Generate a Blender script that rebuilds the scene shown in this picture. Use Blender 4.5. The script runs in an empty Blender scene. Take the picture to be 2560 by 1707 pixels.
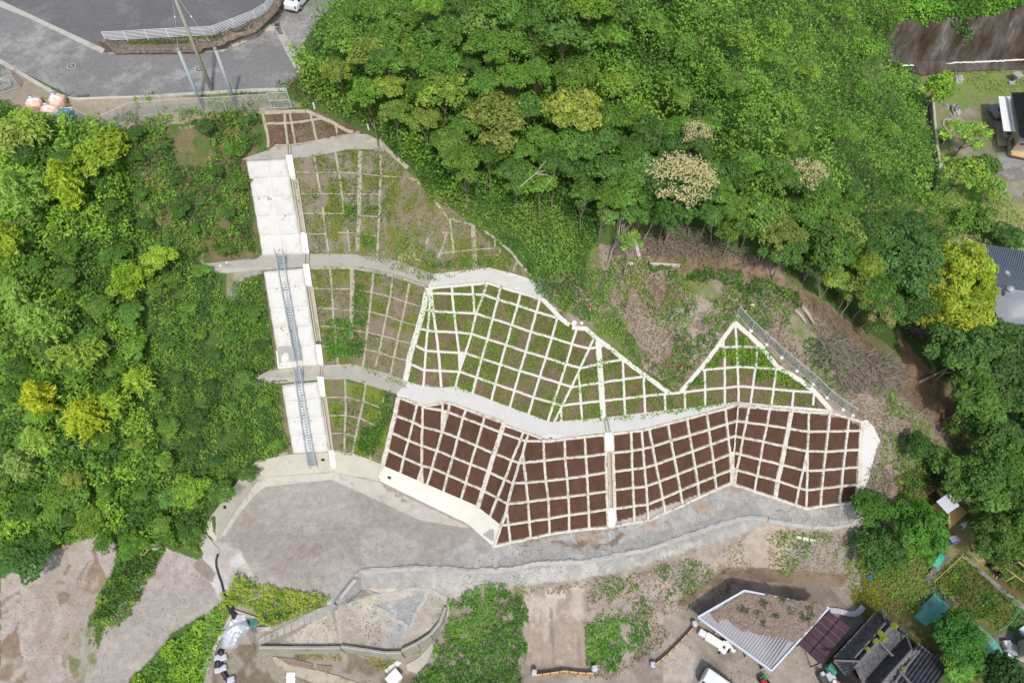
import bpy, bmesh, math, random
import numpy as np
from mathutils import Vector, Matrix
from mathutils.bvhtree import BVHTree
from mathutils.geometry import delaunay_2d_cdt
random.seed(7); rng = np.random.default_rng(7)
R = math.radians
S = bpy.context.scene
COL = S.collection

# ---------------------------------------------------------------- camera, sky, sun, exposure
CAMZ = 68.4; PITCH = R(57); FPX = 1707.0
cam_d = bpy.data.cameras.new("Camera"); cam = bpy.data.objects.new("Camera", cam_d); COL.objects.link(cam)
cam.location = (0, 0, CAMZ); cam.rotation_euler = (R(90) - PITCH, 0, 0)
cam_d.sensor_width = 36; cam_d.lens = FPX / 2560 * 36; cam_d.clip_end = 5000; cam_d.clip_start = .5
S.camera = cam
SUN_EL, SUN_AZ = R(56), R(171.5)          # azimuth clockwise from +Y
W = bpy.data.worlds.new("World"); S.world = W; W.use_nodes = True
nt = W.node_tree; bg = nt.nodes['Background']; sk = nt.nodes.new('ShaderNodeTexSky')
sk.sky_type = 'NISHITA'; sk.sun_disc = False; sk.sun_elevation = SUN_EL; sk.sun_rotation = SUN_AZ
sk.air_density = 1.0; sk.dust_density = 2.5
nt.links.new(sk.outputs[0], bg.inputs[0]); bg.inputs[1].default_value = .15
sun_d = bpy.data.lights.new("Sun", 'SUN'); sun = bpy.data.objects.new("Sun", sun_d); COL.objects.link(sun)
sun_d.energy = 2.3; sun_d.angle = R(4); sun_d.color = (1, .975, .935)
sdir = Vector((math.sin(SUN_AZ) * math.cos(SUN_EL), math.cos(SUN_AZ) * math.cos(SUN_EL), math.sin(SUN_EL)))
sun.rotation_euler = sdir.to_track_quat('Z', 'Y').to_euler()
S.view_settings.view_transform = 'Standard'; S.view_settings.look = 'None'
S.view_settings.exposure = 0.06; S.view_settings.gamma = 1; S.view_settings.use_curve_mapping = False
S.cycles.max_bounces = 6; S.cycles.diffuse_bounces = 3; S.cycles.transmission_bounces = 3; S.cycles.transparent_max_bounces = 6

# ---------------------------------------------------------------- tracing helpers: a frame letter gives origin and scale of the coordinates after it
FR = {'F': (0, 0, .91875), 'a': (900, 960, 4.9), 'b': (1100, 1060, 4.9), 'c': (1480, 980, 4.9), 'd': (1740, 980, 4.9),
      'e': (980, 680, 4.9), 'f': (1260, 740, 4.9), 'g': (1640, 740, 4.9), 'h': (600, 260, 4.9), 'i': (700, 580, 4.9),
      'j': (780, 380, 3.672), 'k': (1700, 1460, 6.19), 'l': (1980, 1460, 6.19), 'm': (2280, 1340, 2.443),
      'n': (2240, 1200, 4.2), 'o': (2260, 140, 2.637), 'q': (500, 1500, 4.33), 'P': (0, 0, 1)}
for r_, L_ in enumerate('ABCD'):
    for c_ in range(4): FR[L_ + str(c_)] = (640 * c_, (0, 427, 854, 1280)[r_], 3.672)
def pl(s):
    fr = FR['P']; out = []
    for t in s.split():
        if ',' in t:
            v = [float(q) for q in t.split(',')]
            out.append((fr[0] + v[0] / fr[2], fr[1] + v[1] / fr[2]) + tuple(v[2:]))
        else: fr = FR[t]
    return out
CF = Vector((0, math.cos(PITCH), -math.sin(PITCH))); CU = Vector((0, math.sin(PITCH), math.cos(PITCH))); CX = Vector((1, 0, 0))
C0 = Vector((0, 0, CAMZ))
def ray(px, py): return CF + CX * ((px - 1280) / FPX) + CU * ((853.5 - py) / FPX)
def atz(px, py, z):
    d = ray(px, py); return C0 + d * ((z - CAMZ) / d.z)
def proj(p):
    q = Vector(p) - C0; w = q.dot(CF)
    return 1280 + FPX * q.x / w, 853.5 - FPX * q.dot(CU) / w

# ---------------------------------------------------------------- the terrain: heights at traced break lines
BL = """
655,282,24.5 763,275,24.5 892,331,22.5
-700,262,25 0,262,25 100,246,25 640,240,25 745,205,25 810,110,25 870,0,25 960,-330,25
671,371,22.2 720,366,22.2 794,353,22.2 892,333,22.3 957,360,22.2
614,401,22.1 733,396,22.1 788,391,22.1 841,380,22.1 896,374,22.1 957,390,22.1
500,655,15.5 656,637,15.4 773,634,15.4 885,637,15.4 994,653,15.4 1089,688,15.4 1220,669,15.4 1280,688,15.4 1334,702,15.4
500,680,15.4 640,675,15.4 776,667,15.4 885,668,15.4 940,682,15.4 1021,699,15.4 1068,716,15.4 1217,705,15.4 1280,721,15.4 1353,745,15.4
640,921,8.3 809,920,8.3 877,910,8.2 975,936,7.7 1021,955,7.4 1059,967,7.2 1141,966,7.1 1225,1000,7 1280,1019,6.9 1375,1055,6.8 1503,1045,6.8 1710,1020,6.8 1844,1005,6.8 2075,1026,6.7
640,955,8.3 814,947,8.3 871,948,8.2 991,985,7.6 1042,1012,7.2 1123,1006,7.1 1257,1057,6.9 1356,1096,6.8 1411,1095,6.8 1511,1085,6.8 1620,1069,6.8 1765,1031,6.8 1841,1014,6.8 2075,1031,6.6 2154,1053,6
957,1164,1.4 1191,1264,1.6 1251,1312,1.9
947,1201,0 1169,1309,0 1234,1367,0 1327,1344,0 1518,1317,0 1623,1300,0 1825,1207,0 1936,1245,0 2015,1272,0 2140,1255,0
507,1326,1.2 533,1284,2.4 604,1192,2.6 640,1152,2.6 727,1136,2.6 840,1130,2.6 880,1132,2.4 952,1160,1.7
542,1353,.2 586,1279,.4 640,1205,.5 667,1192,.5 831,1180,.5 948,1204,.2
560,1345,0 600,1275,0 645,1225,0 667,1211,0 828,1193,0 912,1230,0 1100,1310,0
836,1517,-.3 901,1428,0 1035,1419,0 1198,1428,0 1280,1419,0 1348,1407,0 1498,1400,0 1661,1359,0 1879,1294,0 2083,1315,0 2157,1288,0
907,1471,-2.8 948,1481,-2.9 1076,1473,-2.8 1111,1514,-2.9
650,1613,-3 852,1613,-3 1002,1629,-3 1103,1555,-3
640,1632,-5.4 852,1634,-5.4 1002,1650,-5.4 1120,1575,-5.2
650,1600,-3 828,1533,-3
640,1585,-2 828,1508,-1
1329,1661,-7 1487,1661,-7 1580,1640,-6.9 1688,1511,-6.5 1816,1440,-6.5 1920,1456,-6.5 2110,1470,-6.5
1816,1424,-5 1920,1422,-4.6 2110,1432,-4.8
1353,747,15.3 1393,789,14.6 1489,844,12.7 1615,940,9.5 1674,979,8.2 1701,977,8.3 1838,801,13.4 1900,868,11.5 2023,980,8 2077,1025,6.8
957,385,22.2 1080,492,20.5 1123,546,19.3 1182,564,18.6 1295,652,16.6 1334,700,15.5
2228,182,.3 2560,164,.3 3100,150,.3
2215,60,8 2380,30,9 2560,10,9 3100,-20,9
245,127,25 600,124,25 690,80,25 720,30,25 735,-330,25
250,106,25.1 300,104,25.6 380,100,26.1 540,90,26.2 600,80,26.2 665,40,26.2 705,-20,26.2 712,-330,26.2
2160,1288,-1 2110,1432,-4.8
"""
PTS = """-700,-330,25 -300,-330,25 -700,100,25 0,330,24 150,330,23.5 300,310,24 450,300,23.8 600,300,23.8 560,420,20.5 640,690,15 300,450,21 0,480,21 -700,480,21
300,650,16.5 150,650,17 0,650,18 -700,650,18 300,950,8.8 0,950,10 -700,950,10 480,950,8.6 300,1200,3.4 0,1250,2.7 -700,1250,2.7 480,1260,2.2
250,1345,.5 0,1450,-.8 -700,1450,-.8 500,1400,-.3 540,1490,-1.5 200,1700,-4 0,1707,-3.5 -700,1707,-3.5 -700,2040,-5 200,2040,-5 350,1560,-2.2
540,1600,-4.6 600,1560,-4.6 660,1540,-2.5 560,1707,-6 700,1707,-6 900,1707,-6.3 1100,1680,-6 1150,1600,-4.8 1200,1520,-2.6 1200,1700,-6.6 900,2040,-7.5 700,1440,-.2 850,1360,0 620,1380,0
1330,1480,-1.6 1500,1480,-3 1600,1450,-3 1400,1560,-4.5 1760,1360,-1.4 1900,1360,-1.8 2050,1350,-1.5 1250,1640,-6
1600,1690,-7 1750,1600,-6.9 1900,1707,-7 2100,1707,-7 2100,1600,-6.8 2200,1560,-6 1600,2040,-7.5 2200,2040,-7
1000,0,26 1000,-330,27 1400,-330,29 1400,100,27.5 1100,300,24.3 850,250,24.8 1400,400,23 1200,450,21.5 1500,650,17.6 1400,720,15.8 1600,650,17.6 1700,600,17.8 1900,650,16.2 2000,720,14
1900,400,20.5 1700,-330,27 1700,100,25 1900,100,21 2000,-330,20 2200,200,5 2100,0,12 2100,350,9 2200,-330,14 2280,210,.5 2320,300,0 2320,480,0 2300,600,0 2100,550,10 2150,800,6.5 2250,850,4 2400,820,-.5 2560,800,-1 3100,800,-1 3100,-330,12 2600,-330,12
2560,300,0 2560,550,0 3100,400,0 2200,1060,5.2 2300,1050,3.4 2350,1180,-1 2560,1100,-2 3100,1100,-2 2200,1350,-2 2300,1500,-4.3 2560,1400,-4 3100,1400,-4 2560,1707,-5 3100,2040,-5 2300,1707,-5.6 2250,1230,0 2450,1000,-1
1600,850,12.6 1700,900,10.7 1750,800,13.3 1500,760,15 2000,800,13 2200,950,8 1900,760,14.3 2100,900,10.2"""
verts2, zz, edges = [], [], []
for line in BL.strip().splitlines():
    q = [tuple(float(a) for a in t.split(',')) for t in line.split()]
    for i, (a, b, z) in enumerate(q):
        verts2.append((a, b)); zz.append(z)
        if i: edges.append((len(verts2) - 2, len(verts2) - 1))
for t in PTS.split():
    a, b, z = [float(q) for q in t.split(',')]
    verts2.append((a, b)); zz.append(z)
ov, oe, of, ovi, _, _ = delaunay_2d_cdt([Vector(v) for v in verts2], edges, [], 0, 1e-4)
V3 = []
va = np.array(verts2); za = np.array(zz)
for i, v in enumerate(ov):
    if ovi[i]: z = sum(zz[k] for k in ovi[i]) / len(ovi[i])
    else:
        d = ((va - np.array(v)) ** 2).sum(1); k = np.argsort(d)[:3]; w = 1 / (d[k] + 1); z = float((za[k] * w).sum() / w.sum())
    V3.append(atz(v[0], v[1], z))
BVH = BVHTree.FromPolygons(V3, [tuple(f) for f in of])
def G(px, py, lift=0):
    loc, n, _, _ = BVH.ray_cast(C0, ray(px, py).normalized())
    if loc is None: loc, n = atz(px, py, 0), Vector((0, 0, 1))
    if n.z < 0: n = -n
    return loc + n * lift if lift else loc
def GN(px, py):
    loc, n, _, _ = BVH.ray_cast(C0, ray(px, py).normalized())
    if loc is None: return atz(px, py, 0), Vector((0, 0, 1))
    return loc, (n if n.z > 0 else -n)
def gz(x, y, default=0.):
    loc, n, _, _ = BVH.ray_cast(Vector((x, y, 200)), Vector((0, 0, -1)))
    return loc.z if loc else default

# ---------------------------------------------------------------- materials
MT = {}
def hexc(h):
    h = h.lstrip('#'); c = [int(h[i:i + 2], 16) / 255 for i in (0, 2, 4)]
    return tuple(((x / 12.92) if x <= .04045 else ((x + .055) / 1.055) ** 2.4) for x in c)
def mat(name, col=(.5, .5, .5), rough=.8, metal=0, var=.15, scale=3., attr=None, bump=0., bscale=20., col2=None, stain=None, stscale=.6, stth=.58,
        objcol=False, trans=0., spec=.3, alpha=1., fine=0):
    m = bpy.data.materials.new(name); m.use_nodes = True; t = m.node_tree; N = t.nodes; L = t.links
    b = N['Principled BSDF']; b.inputs['Roughness'].default_value = rough; b.inputs['Metallic'].default_value = metal
    b.inputs['Specular IOR Level'].default_value = spec; b.inputs['Alpha'].default_value = alpha
    tc = N.new('ShaderNodeNewGeometry'); pos = tc.outputs['Position']
    def noise(sc, det=4, ro=.6):
        n = N.new('ShaderNodeTexNoise'); n.inputs['Scale'].default_value = sc; n.inputs['Detail'].default_value = det
        n.inputs['Roughness'].default_value = ro; L.new(pos, n.inputs['Vector']); return n
    def mix(kind, f, a, c):
        x = N.new('ShaderNodeMix'); x.data_type = 'RGBA'; x.blend_type = kind
        for s, v in ((x.inputs[0], f), (x.inputs[6], a), (x.inputs[7], c)):
            if isinstance(v, bpy.types.NodeSocket): L.new(v, s)
            elif isinstance(v, tuple): s.default_value = (*v, 1) if len(v) == 3 else v
            else: s.default_value = v
        return x.outputs[2]
    def ramp(src, a, c, lo=0., hi=1.):
        r = N.new('ShaderNodeMapRange'); L.new(src, r.inputs[0]); r.inputs[1].default_value = a; r.inputs[2].default_value = c
        r.inputs[3].default_value = lo; r.inputs[4].default_value = hi; return r.outputs[0]
    cur = tuple(col)
    if attr:
        a = N.new('ShaderNodeAttribute'); a.attribute_name = attr; cur = a.outputs['Color']
    if col2: cur = mix('MIX', ramp(noise(scale).outputs[0], .35, .65), cur, tuple(col2))
    if objcol:
        oi = N.new('ShaderNodeObjectInfo'); cur = mix('MULTIPLY', 1., cur, oi.outputs['Color'])
    if stain: cur = mix('MIX', ramp(noise(stscale, 6, .7).outputs[0], stth, stth + .14, 0, .75), cur, tuple(stain))
    if var:
        n1 = noise(scale, 6, .7); n2 = noise(scale * 9, 3, .6)
        v = N.new('ShaderNodeMath'); v.operation = 'ADD'
        L.new(ramp(n1.outputs[0], .3, .7, 1 - var, 1 + var), v.inputs[0]); L.new(ramp(n2.outputs[0], .3, .7, -var * .6, var * .6), v.inputs[1])
        if fine:
            n3 = noise(fine, 4, .75); v2 = N.new('ShaderNodeMath'); v2.operation = 'ADD'; L.new(v.outputs[0], v2.inputs[0]); L.new(ramp(n3.outputs[0], .3, .7, -var * 1.3, var * 1.3), v2.inputs[1]); v = v2
        c2 = N.new('ShaderNodeCombineColor'); 
        for k in range(3): L.new(v.outputs[0], c2.inputs[k])
        cur = mix('MULTIPLY', 1., cur, c2.outputs[0])
    if isinstance(cur, tuple): b.inputs['Base Color'].default_value = (*cur, 1)
    else: L.new(cur, b.inputs['Base Color'])
    if bump:
        bn = N.new('ShaderNodeBump'); bn.inputs['Strength'].default_value = bump; bn.inputs['Distance'].default_value = .06
        L.new(noise(bscale, 5, .7).outputs[0], bn.inputs['Height']); L.new(bn.outputs[0], b.inputs['Normal'])
    if trans:
        tr = N.new('ShaderNodeBsdfTranslucent'); 
        if isinstance(cur, tuple): tr.inputs[0].default_value = (*cur, 1)
        else: L.new(mix('MULTIPLY', 1., cur, (1.25, 1.25, .6)), tr.inputs[0])
        ms = N.new('ShaderNodeMixShader'); ms.inputs[0].default_value = trans
        L.new(b.outputs[0], ms.inputs[1]); L.new(tr.outputs[0], ms.inputs[2]); L.new(ms.outputs[0], N['Material Output'].inputs[0])
    MT[name] = m; return m

# ---------------------------------------------------------------- mesh helpers
def tag(o, label=None, cat=None, group=None, kind=None):
    for k, v in (('label', label), ('category', cat), ('group', group), ('kind', kind)):
        if v: o[k] = v
    return o
def npmesh(name, v, faces, m=None, parent=None, cols=None, smooth=False, link=True):
    """v (n,3); faces (k,3|4) int array or list; cols per-vertex (n,3)"""
    me = bpy.data.meshes.new(name); v = np.asarray(v, dtype=np.float32)
    if isinstance(faces, np.ndarray):
        k = faces.shape[1]; me.vertices.add(len(v)); me.vertices.foreach_set('co', v.ravel())
        me.loops.add(faces.size); me.loops.foreach_set('vertex_index', faces.astype(np.int32).ravel())
        me.polygons.add(len(faces)); me.polygons.foreach_set('loop_start', np.arange(0, faces.size, k, dtype=np.int32))
        me.update(calc_edges=True)
    else: me.from_pydata([tuple(map(float, q)) for q in v], [], [tuple(f) for f in faces]); me.update()
    if cols is not None:
        a = me.color_attributes.new('Col', 'FLOAT_COLOR', 'POINT')
        c4 = np.ones((len(v), 4), dtype=np.float32); c4[:, :3] = cols; a.data.foreach_set('color', c4.ravel())
    if smooth: me.polygons.foreach_set('use_smooth', np.ones(len(me.polygons), dtype=bool))
    if m: me.materials.append(MT[m] if isinstance(m, str) else m)
    if not link: return me
    o = bpy.data.objects.new(name, me); COL.objects.link(o)
    if parent is not None: attach(o, parent)
    return o
def attach(o, parent):
    """world-space child: keeps place"""
    o.parent = parent
    o.matrix_parent_inverse = Matrix.LocRotScale(parent.location, parent.rotation_euler, None).inverted()
def empty(name, loc, label=None, cat=None, group=None, rz=0):
    o = bpy.data.objects.new(name, None); COL.objects.link(o); o.location = loc; o.rotation_euler.z = rz
    return tag(o, label, cat, group)
class MB:
    def __init__(s): s.v = []; s.f = []
    def add(s, v, f):
        n = len(s.v); s.v += [tuple(q) for q in v]; s.f += [tuple(i + n for i in g) for g in f]; return s
    def box(s, c, sz, rz=0, M=None):
        c = Vector(c); x, y, z = (q / 2 for q in sz); A = M if M else Matrix.Rotation(rz, 3, 'Z')
        P = [c + A @ Vector((i, j, k)) for i in (-x, x) for j in (-y, y) for k in (-z, z)]
        return s.add(P, [(0, 1, 3, 2), (4, 6, 7, 5), (0, 4, 5, 1), (2, 3, 7, 6), (0, 2, 6, 4), (1, 5, 7, 3)])
    def bar(s, a, b, w, h, up=Vector((0, 0, 1))):
        a, b = Vector(a), Vector(b); d = (b - a); L = d.length
        if L < 1e-5: return s
        d /= L; x = d.cross(up); x = x.normalized() if x.length > 1e-4 else Vector((1, 0, 0)); z = x.cross(d)
        P = []
        for q in (a, b):
            for i, k in ((-1, -1), (1, -1), (1, 1), (-1, 1)): P.append(q + x * (i * w / 2) + z * (k * h / 2))
        return s.add(P, [(0, 1, 5, 4), (1, 2, 6, 5), (2, 3, 7, 6), (3, 0, 4, 7), (3, 2, 1, 0), (4, 5, 6, 7)])
    def tube(s, pts, rad, n=6, cap=True):
        pts = [Vector(p) for p in pts]; rad = rad if hasattr(rad, '__len__') else [rad] * len(pts)
        V = []; ref = Vector((.3, .2, 1)).normalized()
        for i, p in enumerate(pts):
            d = (pts[min(i + 1, len(pts) - 1)] - pts[max(i - 1, 0)]).normalized()
            x = d.cross(ref); x = x.normalized() if x.length > .05 else d.cross(Vector((1, 0, 0))).normalized(); y = d.cross(x)
            for k in range(n):
                a = 2 * math.pi * k / n; V.append(p + (x * math.cos(a) + y * math.sin(a)) * rad[i])
        F = [(i * n + k, i * n + (k + 1) % n, (i + 1) * n + (k + 1) % n, (i + 1) * n + k) for i in range(len(pts) - 1) for k in range(n)]
        if cap: F += [tuple(range(n))[::-1], tuple((len(pts) - 1) * n + k for k in range(n))]
        return s.add(V, F)
    def build(s, name, m, parent=None, smooth=False): return npmesh(name, s.v, s.f, m, parent, smooth=smooth)
def pip(px, py, poly):
    P = np.asarray(poly)[:, :2]; ins = np.zeros(px.shape, bool); n = len(P); j = n - 1
    for i in range(n):
        xi, yi = P[i]; xj, yj = P[j]
        c = ((yi > py) != (yj > py)) & (px < (xj - xi) * (py - yi) / (yj - yi + 1e-12) + xi)
        ins ^= c; j = i
    return ins
_tab = rng.random((3, 256, 256))
def vnoise(x, y, k=0):
    x = np.asarray(x, float); y = np.asarray(y, float); xi = np.floor(x).astype(int); yi = np.floor(y).astype(int); fx = x - xi; fy = y - yi
    fx = fx * fx * (3 - 2 * fx); fy = fy * fy * (3 - 2 * fy); T = _tab[k % 3]
    g = lambda a, b: T[(a + 17 * k) % 256, (b + 31 * k) % 256]
    return (g(xi, yi) * (1 - fx) + g(xi + 1, yi) * fx) * (1 - fy) + (g(xi, yi + 1) * (1 - fx) + g(xi + 1, yi + 1) * fx) * fy
def fbm(x, y, k=0, o=4):
    s = 0; a = .5; t = 0
    for i in range(o): s = s + a * vnoise(x * 2 ** i, y * 2 ** i, k + i); t += a; a *= .55
    return s / t
# ---------------------------------------------------------------- ground sheet with its own soil colours
ax = np.concatenate([np.arange(-680, -20, 30), np.arange(-20, 2580, 4), np.arange(2580, 3080, 30)]).astype(float)
ay = np.concatenate([np.arange(-310, -20, 30), np.arange(-20, 1728, 4), np.arange(1730, 2030, 30)]).astype(float)
NX, NY = len(ax), len(ay)
GP = np.zeros((NY, NX, 3)); _rc = BVH.ray_cast
for j, py in enumerate(ay):
    for i, px in enumerate(ax):
        l_ = _rc(C0, ray(px, py).normalized())[0]
        GP[j, i] = l_ if l_ else atz(px, py, -3)
def GV(px, py):
    """many pixels at once -> points on the ground"""
    px = np.clip(px, ax[0], ax[-1] - 1e-3); py = np.clip(py, ay[0], ay[-1] - 1e-3)
    i = np.clip(np.searchsorted(ax, px, 'right') - 1, 0, NX - 2); j = np.clip(np.searchsorted(ay, py, 'right') - 1, 0, NY - 2)
    u = ((px - ax[i]) / (ax[i + 1] - ax[i]))[:, None]; v = ((py - ay[j]) / (ay[j + 1] - ay[j]))[:, None]
    return (GP[j, i] * (1 - u) + GP[j, i + 1] * u) * (1 - v) + (GP[j + 1, i] * (1 - u) + GP[j + 1, i + 1] * u) * v
PX, PY = np.meshgrid(ax, ay); PXf, PYf = PX.ravel(), PY.ravel(); GF = GP.reshape(-1, 3); gx, gy = GF[:, 0], GF[:, 1]
GC = np.zeros((NX * NY, 3)) + np.array(hexc('566b38'))
def layer(poly, c1, c2=None, sc=.35, th=.5, soft=.06, jit=7, cover=1., k=0):
    """soil colour inside a traced outline, with an uneven edge; cover < 1 leaves noisy gaps"""
    P = pl(poly); jx = (fbm(gx * .9, gy * .9, 3 + k) - .5) * 2 * jit; jy = (fbm(gx * .9 + 50, gy * .9, 4 + k) - .5) * 2 * jit
    bb = np.array([p[:2] for p in P]); sel = np.where((PXf > bb[:, 0].min() - 20) & (PXf < bb[:, 0].max() + 20) & (PYf > bb[:, 1].min() - 20) & (PYf < bb[:, 1].max() + 20))[0]
    sel = sel[pip(PXf[sel] + jx[sel], PYf[sel] + jy[sel], P)]
    a = np.array(hexc(c1)); c = np.tile(a, (len(sel), 1)); x, y = gx[sel], gy[sel]
    if c2:
        w = np.clip((fbm(x * sc, y * sc, 1 + k) - th) / soft * .5 + .5, 0, 1)[:, None]; c = c * (1 - w) + np.array(hexc(c2)) * w
    c = c * (1 + (fbm(x * 2.2, y * 2.2, 5 + k) - .5)[:, None] * .35)
    if cover < 1:
        m = np.clip((fbm(x * sc * 1.7 + 9, y * sc * 1.7, 7 + k) - (1 - cover)) / .08 + .5, 0, 1)[:, None]; c = GC[sel] * (1 - m) + c * m
    GC[sel] = c
# hillside earth
layer('F 480,1250 560,1085 650,1040 770,1025 880,890 1240,640 1690,730 1920,920 2010,950 2010,1190 1960,1240 500,1345', 'a9a49a', None, jit=2)
layer('F 475,1335 800,1300 2010,1170 1970,1300 1990,1420 1990,1640 465,1640', 'a0968a', '948a7c', jit=4)
layer('F 1240,650 1380,560 1760,590 1960,740 2200,900 2330,1060 2120,1230 1975,1330 1960,1180 2000,980 1690,740 1555,898', '8d8270', '7c7a52', sc=.5, jit=8)
layer('F 30,195 180,230 640,215 700,245 605,262 270,300 90,290', 'a39684', '8b9160', th=.56, jit=6)
layer('F 385,300 430,285 490,310 480,350 505,375 440,385 395,360', '9a9174', '83905c', sc=.9, jit=16)
layer('F 470,595 640,585 650,612 560,640 540,690 520,690 520,630 450,612', 'a19a8c', '8a8468', jit=5)
layer('F 0,155 40,168 110,200 180,245 100,260 40,250 0,240', 'a39684', '8b9160', th=.6, jit=4)
layer('F 560,360 600,360 640,600 700,1060 660,1060 640,900 600,600', '7f7a62', '5f6e3c')
layer('F 600,260 720,250 840,305 620,350', '7c6458', '6b5a4a')
layer('F 665,360 880,345 1240,650 1130,625 980,655 800,590 700,588', '8d8272', '75783f', sc=.9, th=.53)
layer('F 705,610 985,650 930,895 745,845', '887a68', '78783f', sc=.8, th=.56)
layer('F 975,660 1115,648 1240,690 1370,765 1555,900 1690,735 1905,940 1265,970 1050,890 930,885', '7a6657', '6f6446', sc=.6, th=.56)
layer('F 745,865 915,900 880,1065 765,1035', '83765e', '738036', sc=.5, th=.52)
layer('F 905,903 918,900 960,915 1035,916 1160,960 1250,1007 1480,990 1690,930 1985,965 1975,1165 1850,1165 1680,1110 1400,1205 1140,1250 1150,1205 880,1080', '604539', '5a4234', sc=.6, jit=3)
layer('F 605,262 720,252 835,305 620,348', '6f564a', '7c6a5a', sc=.8)
layer('F 1986,965 2020,1000 1995,1100 1965,1170 1962,1160', 'b8b5ae', 'aaa8a0', jit=3)
# cleared ground beside and above the frames
layer('F 1240,660 1380,560 1460,560 1760,600 1950,740 2180,950 2260,1020 2160,1080 2080,1180 1990,1240 1960,1170 2010,1000 1900,930 1690,740 1555,898 1310,745', '9a8b7d', '767f4c', sc=.28, th=.55, jit=12)
layer('F 1480,540 1700,590 1900,700 2150,940 2130,960 1900,740 1700,630 1500,620', '927a68', '84705e', jit=9)
layer('F 1500,640 1640,690 1740,660 1650,800 1560,890 1480,770', 'a6998a', '8f7c6c', sc=.5, jit=14)
layer('F 2060,760 2160,880 2360,1060 2350,1120 2230,1040 2090,900', '957a60', '7f6850', jit=8)
layer('F 2190,1000 2290,1050 2140,1200 2040,1300 2010,1280 2100,1160', 'a59880', '8a8a5c', jit=10)
layer('F 290,300 590,285 602,590 470,602 380,590 330,500', '7a7052', '5f6e3c', sc=.9, th=.5, jit=8)
# platform below the frames
layer('F 495,1250 590,1105 765,1092 870,1110 1140,1252 1400,1212 1680,1112 1860,1168 2010,1150 1985,1195 1930,1215 1730,1192 1500,1275 1375,1290 1170,1312 1040,1305 830,1310 765,1395 720,1360 540,1330', 'b0a9a0', 'a69d94', sc=.15, jit=4)
layer('F 1000,1300 1080,1235 1140,1255 1400,1214 1690,1112 1860,1168 2020,1148 1990,1190 1800,1188 1500,1270 1375,1290 1170,1312 1040,1305', 'b7b3ab', 'a6a39c', sc=.3, jit=6)
layer('D2 0,320 300,230 880,150 1250,100 1500,0 1560,60 1400,160 1050,240 800,330 500,320 200,340', 'a49a90', '8b7c6e', sc=.9, th=.45, jit=12, cover=.6)
layer('F 1230,1240 1420,1215 1550,1175 1700,1115 1640,1190 1400,1250', 'b0a090', 'b7b4ae', sc=.5, jit=8, cover=.7)
layer('F 760,1375 830,1310 1040,1305 1170,1312 1375,1290 1500,1275 1740,1190 1930,1215 1985,1195 1960,1230 1750,1215 1560,1290 1350,1330 1230,1360 1100,1345 1050,1375 860,1370 740,1420', 'bcb9b1', 'aba8a2', sc=.5, jit=8)
layer('F 640,1480 730,1420 850,1350 1000,1350 1050,1370 1020,1440 920,1500 600,1482', 'c6bcae', 'b5ab9f', sc=.25, jit=4)
layer('D1 1080,850 1580,720 1400,1060 1300,1010', 'b8b6b0', 'a8a7a3', sc=.5, jit=3)
layer('D1 1300,1010 1420,1050 1250,1230 1190,1220', 'b8b6b0', 'a8a7a3', sc=.5, jit=3)
layer('F 1160,1350 1400,1320 1740,1215 1960,1235 1950,1320 1700,1330 1500,1480 1370,1530 1200,1530 1190,1420', 'aea196', '9c9085', sc=.6, jit=8)
layer('D2 100,700 700,650 650,1000 720,1400 180,1440 120,1000', 'b9ab9e', 'a39384', sc=.6, jit=8)
layer('D2 1700,560 2350,60 2350,520 1980,540', 'b8a998', 'a3968a', sc=.4, jit=9)
layer('D3 0,80 850,150 900,420 720,560 0,520', 'b6a695', 'a0958a', sc=.4, jit=9)
layer('D2 1500,830 1960,520 2350,500 2350,640 1980,590 1560,870', '988671', '877563', jit=4)
layer('D3 0,510 740,570 670,690 0,640', '95836d', '83705a', jit=4)
layer('F 1370,1580 1500,1440 1690,1340 1900,1340 1950,1400 1960,1620 1400,1620', 'a59a8e', '8d8276', sc=.3, jit=7)
layer('F 1150,1530 1480,1520 1550,1440 1650,1430 1600,1620 1150,1620', 'a79d91', '988c80', sc=.3, jit=7)
layer('D2 1420,1300 1560,1200 1680,1290 1660,1568 1380,1568', 'b8aea2', jit=2)
layer('F 500,1480 640,1475 900,1520 1000,1490 930,1620 480,1620', '9c9284', '7d7462', sc=.5, jit=8)
# left dirt tracks
layer('F 0,1330 60,1290 100,1270 230,1225 270,1250 255,1320 200,1440 210,1500 170,1620 0,1620', 'b0a59b', 'a4978b', sc=.22, jit=8)
layer('F 350,1310 380,1260 480,1290 530,1320 505,1390 400,1450 300,1560 260,1620 170,1620 250,1420', 'b0a69e', 'a59c94', sc=.22, jit=8)
layer('F 470,1240 545,1245 580,1320 540,1340 510,1390 465,1285', 'b5aca4', 'c6c2bb', jit=5)
layer('F 0,1480 40,1440 60,1560 20,1600 0,1600', '8f7c6a', 'b0a498', sc=.5, jit=12)
layer('F 190,1310 225,1290 245,1330 215,1370 185,1350', '96846f', 'b0a498', sc=.9, jit=9)
layer('F 150,1450 220,1440 220,1540 180,1580 160,1540', 'a0988a', '7f8058', sc=.9, jit=9)
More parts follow.
